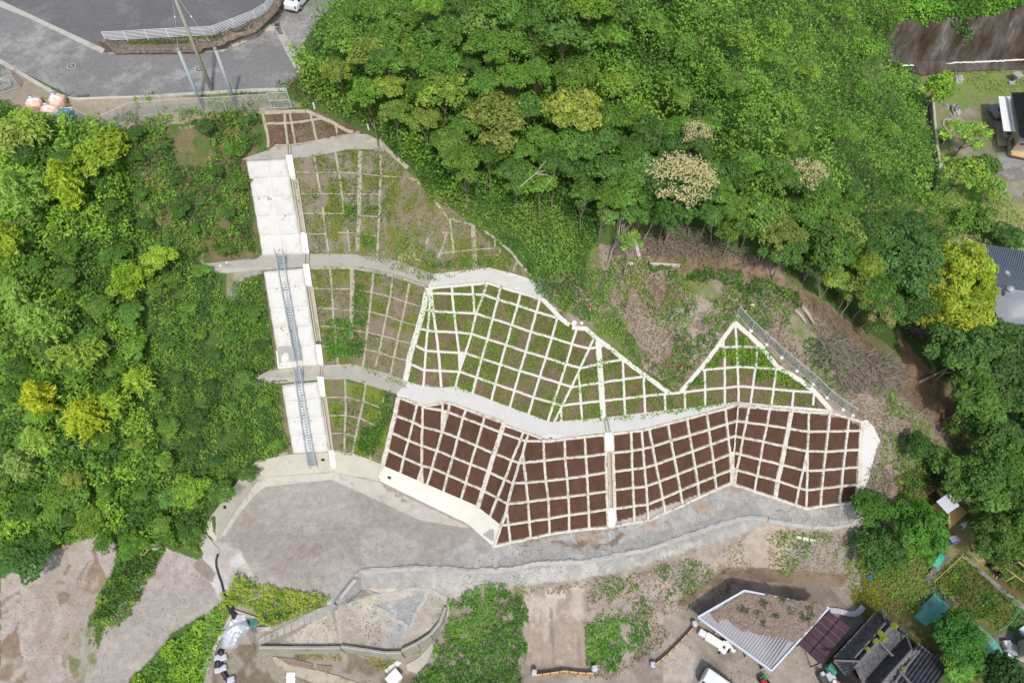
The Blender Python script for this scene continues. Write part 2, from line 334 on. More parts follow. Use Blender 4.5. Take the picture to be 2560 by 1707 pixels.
# gardens on the right
layer('F 2110,160 2352,140 2352,620 2200,600 2140,450 2120,250', '7d9050', '8b8a60', sc=.25, th=.5, jit=8)
layer('F 2180,260 2280,230 2300,330 2352,400 2352,500 2260,420 2180,330', 'a1998a', '8d8a6a', sc=.3, jit=10)
layer('F 2150,400 2250,420 2250,520 2170,560', '6fa040', '86964e', sc=.4, jit=8)
layer('F 2100,480 2352,470 2352,600 2200,570', '959a62', 'a59a70', sc=.4, jit=10)
layer('F 2270,370 2352,340 2352,380 2310,390', '9c9c98', jit=4)
layer('F 1960,1300 2352,1130 2352,1568 2230,1568 1990,1360', '66703c', '757048', sc=.7, jit=8)
layer('F 2180,1180 2260,1200 2280,1300 2200,1330 2150,1280', '8a8458', '7a7a48', jit=6)
layer('F 2050,1090 2180,1060 2200,1200 2090,1240', '5c5a38', '6e5844', sc=.5, jit=9)
layer('F 1950,1370 2010,1350 2050,1420 2120,1500 2000,1450', '85862c', '6f7038', sc=.6, jit=6)
layer('F 2250,1490 2352,1420 2352,1568 2280,1568', '84796e', '706a58', sc=.5, jit=6)
layer('F 2290,1290 2352,1330 2352,1420 2270,1350', '75603e', '6a7a3a', sc=.6, jit=6)
for s_, c_ in (('D2 140,1000 165,1000 190,1380 150,1390', '9a8c80'), ('D2 250,900 275,880 290,1380 255,1400', '9f9185'), ('D2 345,880 380,900 400,1400 365,1400 350,1100', '93867a'), ('D2 470,950 490,950 500,1400 470,1390', 'a09286'), ('D2 590,1100 615,1080 640,1390 600,1400', '9a8c80'), ('D2 300,700 500,720 480,900 330,850', 'c2b5a7'), ('D0 0,830 100,760 200,700 180,740 80,810 0,870', '94867b'), ('D0 0,930 60,880 200,780 210,800 90,900 0,960', '94867b'), ('D0 570,560 640,470 665,490 600,590', '927f70'), ('D0 700,620 820,420 840,430 730,640', '96877b'), ('D0 780,620 860,430 830,340 880,360 890,450 830,600', '927f70'), ('D0 520,760 590,730 650,760 620,830 550,850', '8e7d6e'),
               ('D0 130,1110 165,1010 190,1010 150,1120', '8a7a6a'), ('D0 500,620 560,610 600,650 540,670', '988779'), ('D0 1750,480 1850,410 1990,560 1960,640 1880,600', '978a80'), ('D0 570,1300 630,1230 610,1430 570,1420', '9c8c7f'), ('D1 350,330 450,270 600,280 640,360 480,440 380,420', 'a0938b'), ('D1 100,520 250,480 380,560 280,620 150,600', 'a39891'),
               ('D1 740,200 830,190 830,260 760,280', 'a3978d'), ('D1 780,80 900,100 1300,110 1300,160 950,130', 'a69a90'), ('D2 540,300 680,250 700,280 560,345', '8d7a6a'), ('D2 860,290 1010,180 1050,200 930,310', '8d7a6a'), ('A0 0,400 60,420 50,470 0,500', '6b6a68')):
    layer(s_, c_, None, jit=5, cover=.7)
idx = np.arange(NX * NY).reshape(NY, NX)
Fq = np.stack([idx[:-1, :-1], idx[1:, :-1], idx[1:, 1:], idx[:-1, 1:]], -1).reshape(-1, 4)
GN_ = GF.copy(); amp = np.full(len(GF), .05)
GN_[:, 2] += (fbm(gx * 1.3, gy * 1.3, 2) - .5) * .12
# outer skirt: the land goes on to the horizon
ring = np.concatenate([idx[0, :], idx[1:, -1], idx[-1, -2::-1], idx[-2:0:-1, 0]])
cen = GF.mean(0); far = GN_[ring].copy(); d_ = far[:, :2] - cen[:2]; far[:, :2] += d_ / np.linalg.norm(d_, axis=1)[:, None] * 1600; far[:, 2] = -8
n0 = len(GN_); k_ = np.arange(len(ring)); k2 = np.roll(k_, -1)
Fs = np.stack([ring[k_], ring[k2], n0 + k2, n0 + k_], -1)
allv = np.vstack([GN_, far]); allc = np.vstack([GC, np.tile(np.array(hexc('4c5a30')), (len(far), 1))])
mat('soil', attr='Col', fine=7., var=.13, scale=1.6, rough=.95, bump=.7, bscale=9, spec=.15)
g_ = npmesh('ground', allv, np.vstack([Fq, Fs]), 'soil', cols=allc * .93, smooth=True); tag(g_, 'earth hillside, platform and fields under everything', kind='structure')

# ---------------------------------------------------------------- slabs, beams, sprayed panels
def patch(name, poly, m, lift=.06, parent=None, skirt=.35, dens=14, smooth=False):
    P = [p[:2] for p in (pl(poly) if isinstance(poly, str) else poly)]
    B = []
    for i, p in enumerate(P):
        q = P[(i + 1) % len(P)]; n = max(1, int(math.dist(p, q) / dens))
        B += [(p[0] + (q[0] - p[0]) * k / n, p[1] + (q[1] - p[1]) * k / n) for k in range(n)]
    A = np.array(B); lo, hi = A.min(0), A.max(0)
    X, Y = np.meshgrid(np.arange(lo[0] + dens / 2, hi[0], dens), np.arange(lo[1] + dens / 2, hi[1], dens)); X, Y = X.ravel(), Y.ravel()
    ins = pip(X, Y, B); n = len(B)
    pts = [Vector(b) for b in B] + [Vector((x, y)) for x, y in zip(X[ins], Y[ins])]
    v, e, f, vi, _, _ = delaunay_2d_cdt(pts, [], [list(range(n))], 1, 1e-4)
    V = []
    for q in v:
        l, nn = GN(q[0], q[1]); V.append(l + Vector((0, 0, lift)))
    F = [tuple(t)[::-1] for t in f]
    # orient up
    o_ = []
    for t in F:
        a, b, c = (V[i] for i in t[:3]); o_.append(t if (b - a).cross(c - a).z > 0 else t[::-1])
    F = o_
    if skirt:
        inv = {}
        for i, ids in enumerate(vi):
            for k in ids: inv[k] = i
        cnt = {}
        for t in F:
            for a, b in zip(t, t[1:] + t[:1]): cnt[(a, b)] = 1
        bd = [(a, b) for (a, b) in cnt if (b, a) not in cnt]; low = {}
        for a, b in bd:
            for i in (a, b):
                if i not in low: low[i] = len(V); V.append(V[i] - Vector((0, 0, skirt)))
            F.append((b, a, low[a], low[b]))
    return npmesh(name, V, F, m, parent, smooth=smooth)
def beam(poly, w=.32, h=.2, parent=None, name='beam', m='shotcrete', step=.33, jit=.02):
    P = pl(poly) if isinstance(poly, str) else poly
    pts = []
    for i in range(len(P) - 1):
        a, b = P[i], P[i + 1]; L = (G(*a[:2]) - G(*b[:2])).length; n = max(1, int(L / step))
        pts += [(a[0] + (b[0] - a[0]) * k / n, a[1] + (b[1] - a[1]) * k / n) for k in range(n)]
    pts.append(P[-1][:2]); V = []; F = []; W3 = [GN(*p) for p in pts]; h += random.uniform(-.012, .012)
    for i, (l, n) in enumerate(W3):
        t = (W3[min(i + 1, len(W3) - 1)][0] - W3[max(i - 1, 0)][0]).normalized(); s = t.cross(n).normalized()
        ww = w / 2 * (1 + random.uniform(-jit, jit) * 3); hh = h + random.uniform(-jit, jit) * .5
        o = s * random.uniform(-jit, jit)
        V += [l + o - s * (ww + .04) - n * .12, l + o - s * ww + n * (hh - .03), l + o - s * ww * .7 + n * hh, l + o + s * ww * .7 + n * hh, l + o + s * ww + n * (hh - .03), l + o + s * (ww + .04) - n * .12]
        if i:
            k = (i - 1) * 6
            for q in range(5): F.append((k + q, k + 6 + q, k + 7 + q, k + 1 + q))
    k = len(V) - 6; F += [(0, 1, 2, 3, 4, 5), tuple(range(k + 5, k - 1, -1))]
    return npmesh(name, V, F, m, parent)
mat('shotcrete', hexc('d6cec0'), rough=.9, var=.07, scale=1.2, bump=.5, bscale=14, stain=hexc('84705f'), stscale=2.4, stth=.5)
mat('shotcrete_white', hexc('d5d1c6'), rough=.9, var=.04, scale=1.2, bump=.4, bscale=14, stain=hexc('c9c3b4'), stscale=1.2, stth=.55)
mat('shotcrete_old', hexc('aea692'), rough=.95, var=.12, scale=1.5, bump=.5, bscale=12, stain=hexc('7d7258'), stscale=1.1, stth=.52)
mat('berm_new', hexc('d3d1ca'), rough=.85, var=.05, scale=.8, stain=hexc('b9a98e'), stscale=.7, stth=.6)
mat('berm_old', hexc('b2ada2'), rough=.9, var=.09, scale=.7, stain=hexc('96907f'), stscale=.8, stth=.55)
mat('spray', hexc('d4d1ca'), rough=.9, var=.05, scale=.6, stain=hexc('b9b4a8'), stscale=.9, stth=.55, bump=.3, bscale=5)
mat('conc', hexc('bdb7aa'), rough=.9, var=.1, scale=.9, stain=hexc('8d8776'), stscale=.5, stth=.56, bump=.2)
mat('conc_white', hexc('f0eee8'), rough=.8, var=.02)
mat('conc_tan', hexc('b5a892'), rough=.9, var=.08)
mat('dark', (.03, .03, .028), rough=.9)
mat('asphalt', hexc('83817d'), rough=.92, var=.12, scale=.3, fine=3., bump=.2, bscale=30, stain=hexc('aba79f'), stscale=.22, stth=.49)
mat('asphalt_dark', hexc('6f6d6b'), rough=.92, fine=3., var=.11, scale=.22, bump=.2, bscale=30, stain=hexc('8a8783'), stscale=.15, stth=.56)

# roads, car park, paths
tag(patch('road', 'A0 -400,480 0,560 690,905 1000,895 1850,860 P 640,229 718,222 B0 3,3 P 745,190 760,110 790,60 845,0 860,-40 840,-160 -200,-160 -300,120'.replace('B0 3,3', ''), 'asphalt', .05), 'grey asphalt road below the railing', kind='structure')
tag(patch('car_park', 'P -300,-160 -250,0 0,8 262,126 257,104 540,88 598,79 662,38 700,-10 712,-160', 'asphalt_dark', .1), 'dark asphalt car park behind the white railing', kind='structure')
tag(patch('kerb', 'A0 -300,-150 0,25 20,20 540,265 975,465 940,500 700,385 300,190 0,70 -300,-100', 'conc', .14), 'pale concrete kerb strip along the car park', kind='structure')
tag(patch('gutter', 'A0 965,465 1640,455 1960,450 2350,280 P 690,80 703,60 B0 3,3 P 672,62 640,95 A0 2050,480 1650,490 1000,500'.replace('B0 3,3', ''), 'conc', .08), 'concrete gutter at the foot of the stone wall', kind='structure')
tag(patch('kerb', 'A0 -200,440 0,545 560,880 690,905 1200,890 2350,820 P 718,222 718,229 A0 2350,850 1200,905 690,925 540,900 0,590 -200,480', 'conc', .1), 'concrete kerb at the lower edge of the road', kind='structure')
tag(patch('drain_strip', 'A1 175,280 240,260 420,600 440,640 440,720 400,700 330,590', 'conc', .07), 'grated concrete drain strip crossing the road', kind='structure')
tag(patch('path', 'h 0,690 240,610 340,575 440,520 700,520 900,480 1180,410 1430,375 1560,380 1700,450 1800,540 1760,600 1600,560 1490,560 1300,560 1180,595 920,640 650,665 100,690', 'berm_old', .08), 'top concrete berm path under the small frames', kind='structure')
tag(patch('path', 'B0 1750,870 2200,825 P 640,650 B1 60,770 490,765 900,770 1300,830 1650,960 1620,965 1570,1060 1100,940 900,885 500,880 0,915 B0 2100,940 1900,930', 'berm_old', .08), 'weathered grey berm path between second and third tiers', kind='structure')
tag(patch('path', 'B1 1640,950 2130,893 2350,945 B2 190,1005 240,1060 268,1160 0,1090 B1 2120,1020 1575,1062', 'berm_new', .09), 'bright white berm path above the planted frames', kind='structure')
tag(patch('path', 'C1 -150,350 0,330 200,230 560,225 730,215 870,205 1230,300 1400,370 1340,455 1290,480 850,345 630,345 0,400 -150,390', 'berm_old', .08), 'old cracked berm path beside the steel stair', kind='structure')
tag(patch('path', 'C1 1400,370 1540,415 1700,425 1840,412 2150,535 C2 0,610 350,740 820,700 1580,610 2070,555 C3 0,580 200,595 450,615 P 2080,1027 2076,1033 C3 430,635 0,605 C2 2060,590 1780,650 1250,790 850,850 480,885 370,905 280,885 C1 2265,745 1775,558 1475,580 1300,505 1290,480', 'berm_new', .09), 'white berm path between dark and planted frames', kind='structure')
# ---------------------------------------------------------------- the framed slopes
def frame(label, at, beams, m='shotcrete', h=.2, infill=(), group='concrete frames on the slope'):
    t = empty('slope_frame', G(*pl(at)[0][:2]), label, 'slope frame', group)
    for b in beams:
        w = .23
        if b[0].isdigit() and b[1] == '|': w = (0, .16, .15, .26, .36, .45, .56)[int(b[0])]; b = b[2:]
        for piece in b.split('/'): beam(piece, w, h, t, m=m)
    for p in infill: patch('infill', p, m, h - .02, t, skirt=.3, dens=10)
    return t
frame('dark brown framed slope on the left end of the lowest tier above the white wall', 'a 760,750', [
 '5|a 470,160 430,370 380,580 330,800 270,1010 230,1180', 'a 700,250 650,450 595,685 540,900 495,1090', 'a 768,270 765,520 760,750 760,990 768,1210',
 'a 1012,235 1012,320 1008,570', 'a 1100,230 1085,330 1010,590 945,810 885,1025 820,1235', 'a 1300,305 1265,410 1200,660 1140,890 1075,1110 1025,1310',
 'a 1530,390 1500,500 1425,750 1360,980 1300,1200 1240,1410', '5|a 1765,470 1730,590 1645,850 1580,1060 1510,1290 1445,1510',
 'a 480,160 700,245 770,265 1010,228 1100,230 1300,305 1530,390 1760,470', 'a 780,275 1010,320', 'a 1085,340 1265,410 1500,500 1730,590',
 'a 430,375 650,460 765,520 1010,580 1200,655 1425,750 1645,850', 'a 385,590 595,685 760,750 945,810 1140,890 1360,980 1580,1060',
 'a 340,800 540,895 760,995 885,1020 1075,1105 1300,1205 1510,1290'],
 infill=['a 1000,325 1085,330 1010,585 1003,585', 'a 755,1000 768,1210 695,1180'])
frame('dark framed slope on the lowest tier between the thick beam and the drain chute', 'b 1300,700', [
 'b 1025,90 985,190 920,350 885,430 800,670 705,900 615,1130', 'b 1090,110 1050,210 1010,370 975,470 900,710 835,960 810,1090 745,1240 670,1480',
 'b 1010,370 1030,450 1050,710 1075,950 1090,1190 1110,1390', 'b 815,1080 835,1210 860,1430', 'b 1265,180 1275,440 1295,690 1325,910 1335,1150 1340,1340',
 'b 1525,180 1530,410 1555,660 1570,890 1580,1110 1580,1300', 'b 1770,150 1785,390 1800,620 1810,850 1820,1080 1825,1275',
 '4|b 2025,130 2035,360 2037,580 2045,810 2055,1030 2062,1260', '3|b 1250,205 1380,200 1520,180 1770,150 2010,125', 'b 800,15 1025,90 1090,115 1250,175',
 'b 690,365 890,440 985,475 1275,440 1530,410 1785,390 2025,360', 'b 610,590 800,675 890,720 1050,710 1295,690 1550,660 1800,625 2030,585',
 'b 550,820 705,900 830,970 1075,945 1320,910 1565,885 1810,850 2035,815', 'b 745,1230 835,1225 1090,1185 1330,1150 1580,1105 1820,1075 2045,1035',
 '3|b 660,1490 860,1440 1110,1395 1340,1340 1580,1305 1825,1275 2060,1260 2130,1260', 'b 780,115 985,185 1070,205 1260,205'],
 infill=['b 1000,380 1030,380 1035,460 975,470'])
frame('dark framed slope on the lowest tier right of the drain chute up to the valley', 'c 1000,800', [
 '4|c 243,500 250,740 258,970 266,1195 272,1410 280,1600', 'c 475,485 485,710 490,940 500,1170 510,1390 515,1600', 'c 605,465 620,690 640,930 660,1150 675,1380 685,1570',
 'c 695,445 735,665 775,885 820,1090 860,1300 895,1480', 'c 925,385 960,590 1000,800 1040,1000 1075,1200 1105,1380', 'c 1160,325 1190,525 1225,720 1260,920 1290,1110 1305,1280',
 'c 1400,260 1425,450 1450,640 1480,830 1500,1030 1515,1190', 'c 1625,205 1645,385 1665,560 1685,745 1695,930 1705,1110', '1|c 1790,170 1775,350 1755,540 1740,730',
 '3|c 235,510 475,480 600,465 700,440 925,380 1160,320 1400,255 1625,200 1790,150', 'c 250,740 480,715 620,690 735,660 960,590 1190,525 1425,455 1645,385 1775,345',
 'c 260,970 490,940 640,920 775,880 1000,800 1225,720 1445,640 1665,560 1755,530', 'c 270,1195 500,1165 655,1150 815,1090 1040,1005 1260,915 1480,835 1680,755',
 'c 280,1420 510,1390 675,1370 870,1290 1075,1200 1290,1110 1500,1025 1690,950', '3|c 280,1640 700,1568 895,1480 1105,1380 1310,1280 1520,1185 1700,1105'],
 infill=['c 1675,745 1745,730 1735,930 1780,940 1750,1125 1700,1110'])
frame('dark framed slope at the right end of the lowest tier beyond the valley', 'd 1200,700', [
 'd 645,180 610,370 575,550 540,750 500,940 475,1110', 'd 900,190 865,400 820,600 785,820 750,1010 715,1200', '5|d 1165,215 1125,440 1085,660 1040,880 995,1080 965,1290',
 'd 1375,240 1370,470 1362,720 1362,960 1355,1190 1350,1410', 'd 1350,740 1310,960 1255,1180 1220,1380', 'd 1635,250 1610,480 1580,720 1555,950 1535,1180 1515,1390',
 'd 1865,320 1850,470 1820,710 1795,930 1775,1150 1750,1360', '4|d 2030,360 2010,600 1995,850 1985,1100 1965,1350', '3|d 510,165 650,175 900,200 1165,220 1375,245 1650,250 1860,315 2040,365',
 'd 510,350 610,365 860,400 1120,440 1365,480 1600,480 1860,470 2020,465', 'd 480,535 575,555 820,600 1075,660 1360,720 1580,725 1820,710 2005,700',
 'd 480,740 540,755 785,820 1030,880 1300,950 1370,960 1560,950 1800,930 1990,910', 'd 510,950 745,1015 990,1080 1260,1170 1360,1195 1540,1175 1775,1145 1975,1130',
 '3|d 430,1115 710,1205 965,1290 1220,1380 1350,1420 1515,1395 1750,1365 1970,1345'], infill=['d 1340,740 1375,720 1370,960 1300,950'])
WH = 'shotcrete_white'
frame('white framed slope with young weeds on the middle tier left of the diagonal beam', 'e 1300,800', [
 '6|e 440,190 400,400 350,600 290,800 230,1000 195,1200 165,1340', 'e 475,200 460,470 435,720 415,960 400,1190 385,1400', '3|e 482,190 505,480 540,720 570,970 590,1200 605,1400',
 'e 730,170 760,490 790,740 820,980 830,1200', 'e 985,160 1010,490', 'e 1165,140 1125,270 1030,500 975,750 900,990 825,1215 775,1400', 'e 1330,185 1300,330 1235,570 1175,820 1105,1050 1040,1290 990,1480',
 'e 1575,265 1540,410 1470,650 1400,890 1330,1130 1270,1370 1215,1580', 'f 440,40 400,190 335,430 270,680 195,920 130,1150 75,1350', 'f 650,270 590,500 510,760 435,1000 365,1230 305,1440',
 'f 885,400 830,580 760,830 680,1070 600,1310 540,1530', 'f 1105,500 1040,640 930,880 825,1110 710,1340 610,1540', '3|e 470,195 730,170 980,150 1170,130 1330,185 1580,255 1830,325',
 'e 480,255 735,262 990,270 1120,275 1300,335 1540,405 1785,490 2030,560', 'e 400,450 500,475 760,490 1030,505 1235,570 1480,650 1720,735 1960,800 2200,880 f 1040,640',
 'e 350,690 435,710 540,720 790,735 970,750 1180,820 1400,890 1640,970 1890,1045 2120,1120 2290,1170', 'e 300,900 415,960 570,970 830,985 900,990 1110,1060 1335,1130 1575,1210 1820,1280 2060,1360 2200,1400',
 'e 230,1120 390,1195 590,1205 830,1215 1045,1290 1275,1370 1500,1445 1740,1530 f 600,1305 710,1335', '5|e 1840,325 2050,550 2170,645', '5|f 830,375 900,390 1000,395 1110,500'],
 m=WH, infill=['e 820,990 890,990 835,1190 825,1190', 'e 450,185 500,185 495,260 440,250'])
frame('white framed slope with weeds on the middle tier between diagonal beam and notch', 'f 1300,1100', [
 'f 905,930 925,1100 940,1310 950,1500', 'f 695,1350 700,1530', '6|f 1150,520 1170,830 1185,1060 1200,1300 1215,1490', 'f 1450,780 1460,1010 1470,1260 1480,1450',
 'f 1705,980 1715,1220 1725,1420', 'f 1965,1190 1970,1390', 'f 1040,640 1140,625', 'f 930,880 1150,830 1200,815 1440,775', 'f 825,1110 925,1095 1185,1055 1460,1015 1740,975',
 'f 710,1335 940,1305 1190,1280 1470,1250 1715,1220 1970,1195 2150,1180', '5|f 1110,500 1270,610 1460,770 1740,980 2030,1190'], m=WH, infill=['f 1160,525 1275,612 1190,632', 'f 1955,1130 2030,1185 1965,1200'])
frame('triangular white framed slope full of green shrubs under the wire fence', 'g 1000,900', [
 'g 345,1110 350,1370', 'g 590,890 595,1130 595,1340', 'g 830,610 835,870 835,1120 835,1310', 'g 965,360 985,610 995,860 1005,1100 1010,1300', 'g 1240,620 1215,870 1180,1100 1155,1300',
 'g 1470,880 1435,1120 1410,1320', 'g 1680,1150 1660,1340', 'g 1930,1170 1915,1330', 'g 345,1170 595,1140 835,1120 1005,1100 1175,1110 1430,1135 1670,1155 1920,1170',
 'g 560,900 840,875 1000,860 1210,870 1470,890 1520,890', 'g 830,625 985,615 1240,620 1290,625', '5|g 300,1165 500,930 640,760 800,540 960,320', '5|g 960,320 1130,470 1290,625 1480,860 1600,930 1760,1030 1930,1160 2140,1400',
 '3|g 140,1190 345,1165'], m=WH, infill=['g 925,370 1005,365 965,310', 'g 750,630 835,560 835,640', 'g 1235,560 1300,635 1240,640', 'g 1465,840 1540,900 1460,905'])
OL = 'shotcrete_old'
frame('old overgrown framed slope on the middle tier beside the steel stair', 'i 1000,900', [
 'i 615,445 640,690 650,930 665,1100 690,1330 705,1568', '5|i 885,450 890,700 885,930 875,1160 870,1300', 'i 1150,500 1125,740 1105,960 1080,1150 1060,1350 1035,1560',
 'i 1385,560 1355,790 1305,1020 1270,1200 1235,1390 1195,1550', 'i 1590,620 1550,850 1495,1090 1450,1300 1400,1540', '2|i 410,690 640,695 870,695 1120,735 1355,790 1545,855 1740,915',
 '2|i 450,935 650,935 880,960 1100,975 1310,1025 1500,1095 1680,1145', '2|i 500,1150 680,1160 880,1200 1080,1225 1270,1270 1450,1320 1620,1370', '2|i 520,1400 720,1400 1000,1420 1210,1470 1395,1530 1560,1568',
 '3|i 380,440 880,440 1150,480 1400,535 1600,600 1790,665', 'C1 745,130 755,210', 'C1 995,150 985,230', 'C1 1140,60 1100,220', 'C1 1290,0 1270,150 1235,300'], m=OL, h=.15)
frame('old framed slope with grass on the lowest tier left of the dark frames', 'C1 900,600', [
 'C1 820,345 825,500 825,670 815,850 815,1000', 'C1 1010,380 990,550 950,710 905,940 890,1010', '2|C1 1180,500 1150,620 1110,770', 'C1 1055,1030 1050,1100',
 '2|C1 640,510 830,505 995,545 1155,605', '2|C1 680,675 820,670 950,695 1110,770', '2|C1 700,840 800,835 930,870'], m=OL, h=.15)
frame('old overgrown framed slope on the third tier under the top berm', 'h 1400,1000', [
 'h 915,650 960,920 990,1090', 'h 1015,1260 1050,1568 B1 640,580 670,740', 'h 1170,600 1215,840 1250,1090 1275,1330', 'B1 845,540 860,740', '5|h 1470,580 1470,850 1465,1110 1465,1300 1455,1560 B1 940,590 930,740',
 '3|h 1730,620 1730,850 1715,1110 1715,1300 1700,1560 B1 1115,780', '5|j 1475,670 1490,900 1500,1070', '3|j 1265,620 1280,740 1300,930', 'j 1240,740 1190,900 1160,970', 'j 1200,740 1280,740',
 '2|j 1160,930 1300,915 1480,895 1680,880', '2|j 1680,810 1680,870', '2|j 1730,890 1700,990', 'j 1880,1010 1850,1100', 'j 1070,790 1050,850', '2|h 690,840 1210,840 1460,850 1720,885 1990,900',
 '2|h 740,1100 1460,1105 1700,1110', '2|h 780,1340 1310,1345', '2|h 1490,1370 1700,1385', '2|B1 450,580 640,580', '2|B1 760,565 940,575 1110,600', '5|h 1700,450 1800,560 2060,790', '3|h 2060,910 2160,930 2220,1000',
 '3|j 1095,405 1250,610 1475,670', '3|j 1580,720 1720,820 1830,920 1890,1000 2030,1160'], m=OL, h=.15)
frame('small framed slope with dead grass directly below the wire gate', 'h 700,300', [
 '3|h 280,110 310,250 345,400 350,545', '4|h 290,112 800,92', '4|h 810,85 1160,240 1300,325 1470,367', 'h 550,120 560,260 590,520', 'h 615,110 640,260 680,500', 'h 865,120 890,210 940,450', 'h 1170,250 1200,400',
 'h 310,245 560,240 640,235 890,200 1040,175', '2|h 430,510 700,500 950,450 1200,405 1450,370'], m='shotcrete_old', h=.18)

# sprayed white panels with pillow relief
def spray(label, TL, TR, BR, BL, nc=2, nr=5):
    n = 14; U, V_ = n * nc + 1, n * nr + 1; P = []; F = []
    for j in range(V_):
        v = j / (V_ - 1)
        for i in range(U):
            u = i / (U - 1)
            px = (TL[0] * (1 - u) + TR[0] * u) * (1 - v) + (BL[0] * (1 - u) + BR[0] * u) * v
            py = (TL[1] * (1 - u) + TR[1] * u) * (1 - v) + (BL[1] * (1 - u) + BR[1] * u) * v
            l, nn = GN(px, py); a = abs(math.sin(math.pi * u * nc)); b = abs(math.sin(math.pi * (v * nr)))
            hh = .14 + .34 * (a ** .5) * (b ** .4) + .03 * math.sin(px * .21 + py * .13)
            if i in (0, U - 1) or j in (0, V_ - 1): hh = -.1
            P.append(l + nn * hh)
    F = np.array([(j * U + i, (j + 1) * U + i, (j + 1) * U + i + 1, j * U + i + 1) for j in range(V_ - 1) for i in range(U - 1)])
    t = empty('sprayed_slope', P[len(P) // 2], label, 'sprayed slope', 'white sprayed concrete panels beside the chute')
    npmesh('panel', P, F, 'spray', t, smooth=True)
    for q in range(9):
        u, v = random.uniform(.1, .9), random.uniform(.05, .95)
        px = (TL[0] * (1 - u) + TR[0] * u) * (1 - v) + (BL[0] * (1 - u) + BR[0] * u) * v; py = (TL[1] * (1 - u) + TR[1] * u) * (1 - v) + (BL[1] * (1 - u) + BR[1] * u) * v
        l, nn = GN(px, py); MB().tube([l + nn * .2, l + nn * .47 + Vector((0, -.05, 0))], .035, 6).build('drain_pipe', 'dark', t)
    return t
spray('upper white sprayed panel under the top berm path', (615, 402), (717, 397), (761, 636), (655, 639))
sp2 = spray('middle white sprayed panel crossed by the long upper stair', (658, 678), (760, 669), (798, 915), (698, 919))
spray('lowest white sprayed panel crossed by the lower stair', (703, 962), (796, 953), (826, 1129), (732, 1134), nr=4)
mat('patch_grey', hexc('a5a39d'), rough=.85, var=.04, stain=hexc('dcd9d2'), stscale=2.2, stth=.56)
patch('door_patch', 'C1 215,78 360,70 378,208 232,222', 'patch_grey', .62, sp2, skirt=.5)
for e_ in ('C1 208,72 225,228', 'C1 225,228 390,212'): beam(e_, .14, .62, sp2, name='patch_rim', m='conc_white')

# base walls
mat('wall_new', hexc('ddd9cc'), rough=.85, var=.05, scale=.7, stain=hexc('a9a699'), stscale=.35, stth=.62)
mat('wall_old', hexc('bfb9a9'), rough=.9, var=.08, scale=.7, stain=hexc('8a8472'), stscale=.5, stth=.6)
w_ = patch('retaining_wall', 'P 507,1326 533,1284 604,1192 640,1152 727,1136 840,1130 880,1132 952,1160 948,1204 831,1180 667,1192 640,1205 586,1279 542,1353', 'wall_old', .08)
tag(w_, 'long weathered concrete wall at the foot of the steel stair', 'retaining wall')
w_ = patch('retaining_wall', 'P 953,1162 1191,1264 1251,1312 1234,1367 1169,1309 948,1202', 'wall_new', .1)
tag(w_, 'clean cream concrete wall under the left dark frames, grey stain at its right end', 'retaining wall')
bpy.data.objects
tag(patch('stain_patch', 'b 530,1352 548,1330 560,1345 575,1310 590,1318 603,1282 622,1296 640,1286 668,1306 655,1335 672,1362 658,1390 662,1420 640,1438 622,1418 605,1422 592,1398 570,1392 560,1372 540,1378', 'patch_grey', .115, skirt=0), kind=None); bpy.data.objects['stain_patch'].name = 'stain'
attach(bpy.data.objects['stain'], w_)
tag(patch('gutter', 'P 949,1205 831,1181 667,1193 641,1206 587,1280 543,1354 556,1350 600,1282 645,1230 667,1216 828,1199 912,1236 1050,1300 1170,1320 1165,1312 1000,1235', 'conc', .05), 'sandy concrete gutter along the foot of the walls', kind='structure')
tag(patch('sprayed_edge', 'd 2045,350 2090,345 2170,430 2250,600 2200,720 2150,900 2110,1080 2050,1200 2030,1320 1980,1345 1990,1100 2010,850', 'spray', .12), 'ragged patch of sprayed concrete at the right end', kind='structure')
tag(patch('sprayed_edge', 'D0 1850,170 1900,210 1970,300 2020,340 2000,400 1880,400 1830,300', 'berm_old', .08), 'sprayed mortar fan below the wall corner', kind='structure')
# name plates on the walls
for s_ in ('C1 600,1078 632,1078 632,1098 600,1098', 'C1 1210,1235 1243,1245 1240,1266 1212,1258', 'C0 2055,1508 2080,1508 2080,1535 2055,1535'):
    c = pl(s_); n_ = patch('name_plate', s_, 'dark', .14, skirt=.05, dens=20); tag(n_, {'600': 'small dark name plate on the wall right of the stair foot', '121': 'small dark name plate on the cream wall', '205': 'small dark plate on the left wing wall'}[s_[3:6]], 'plate')

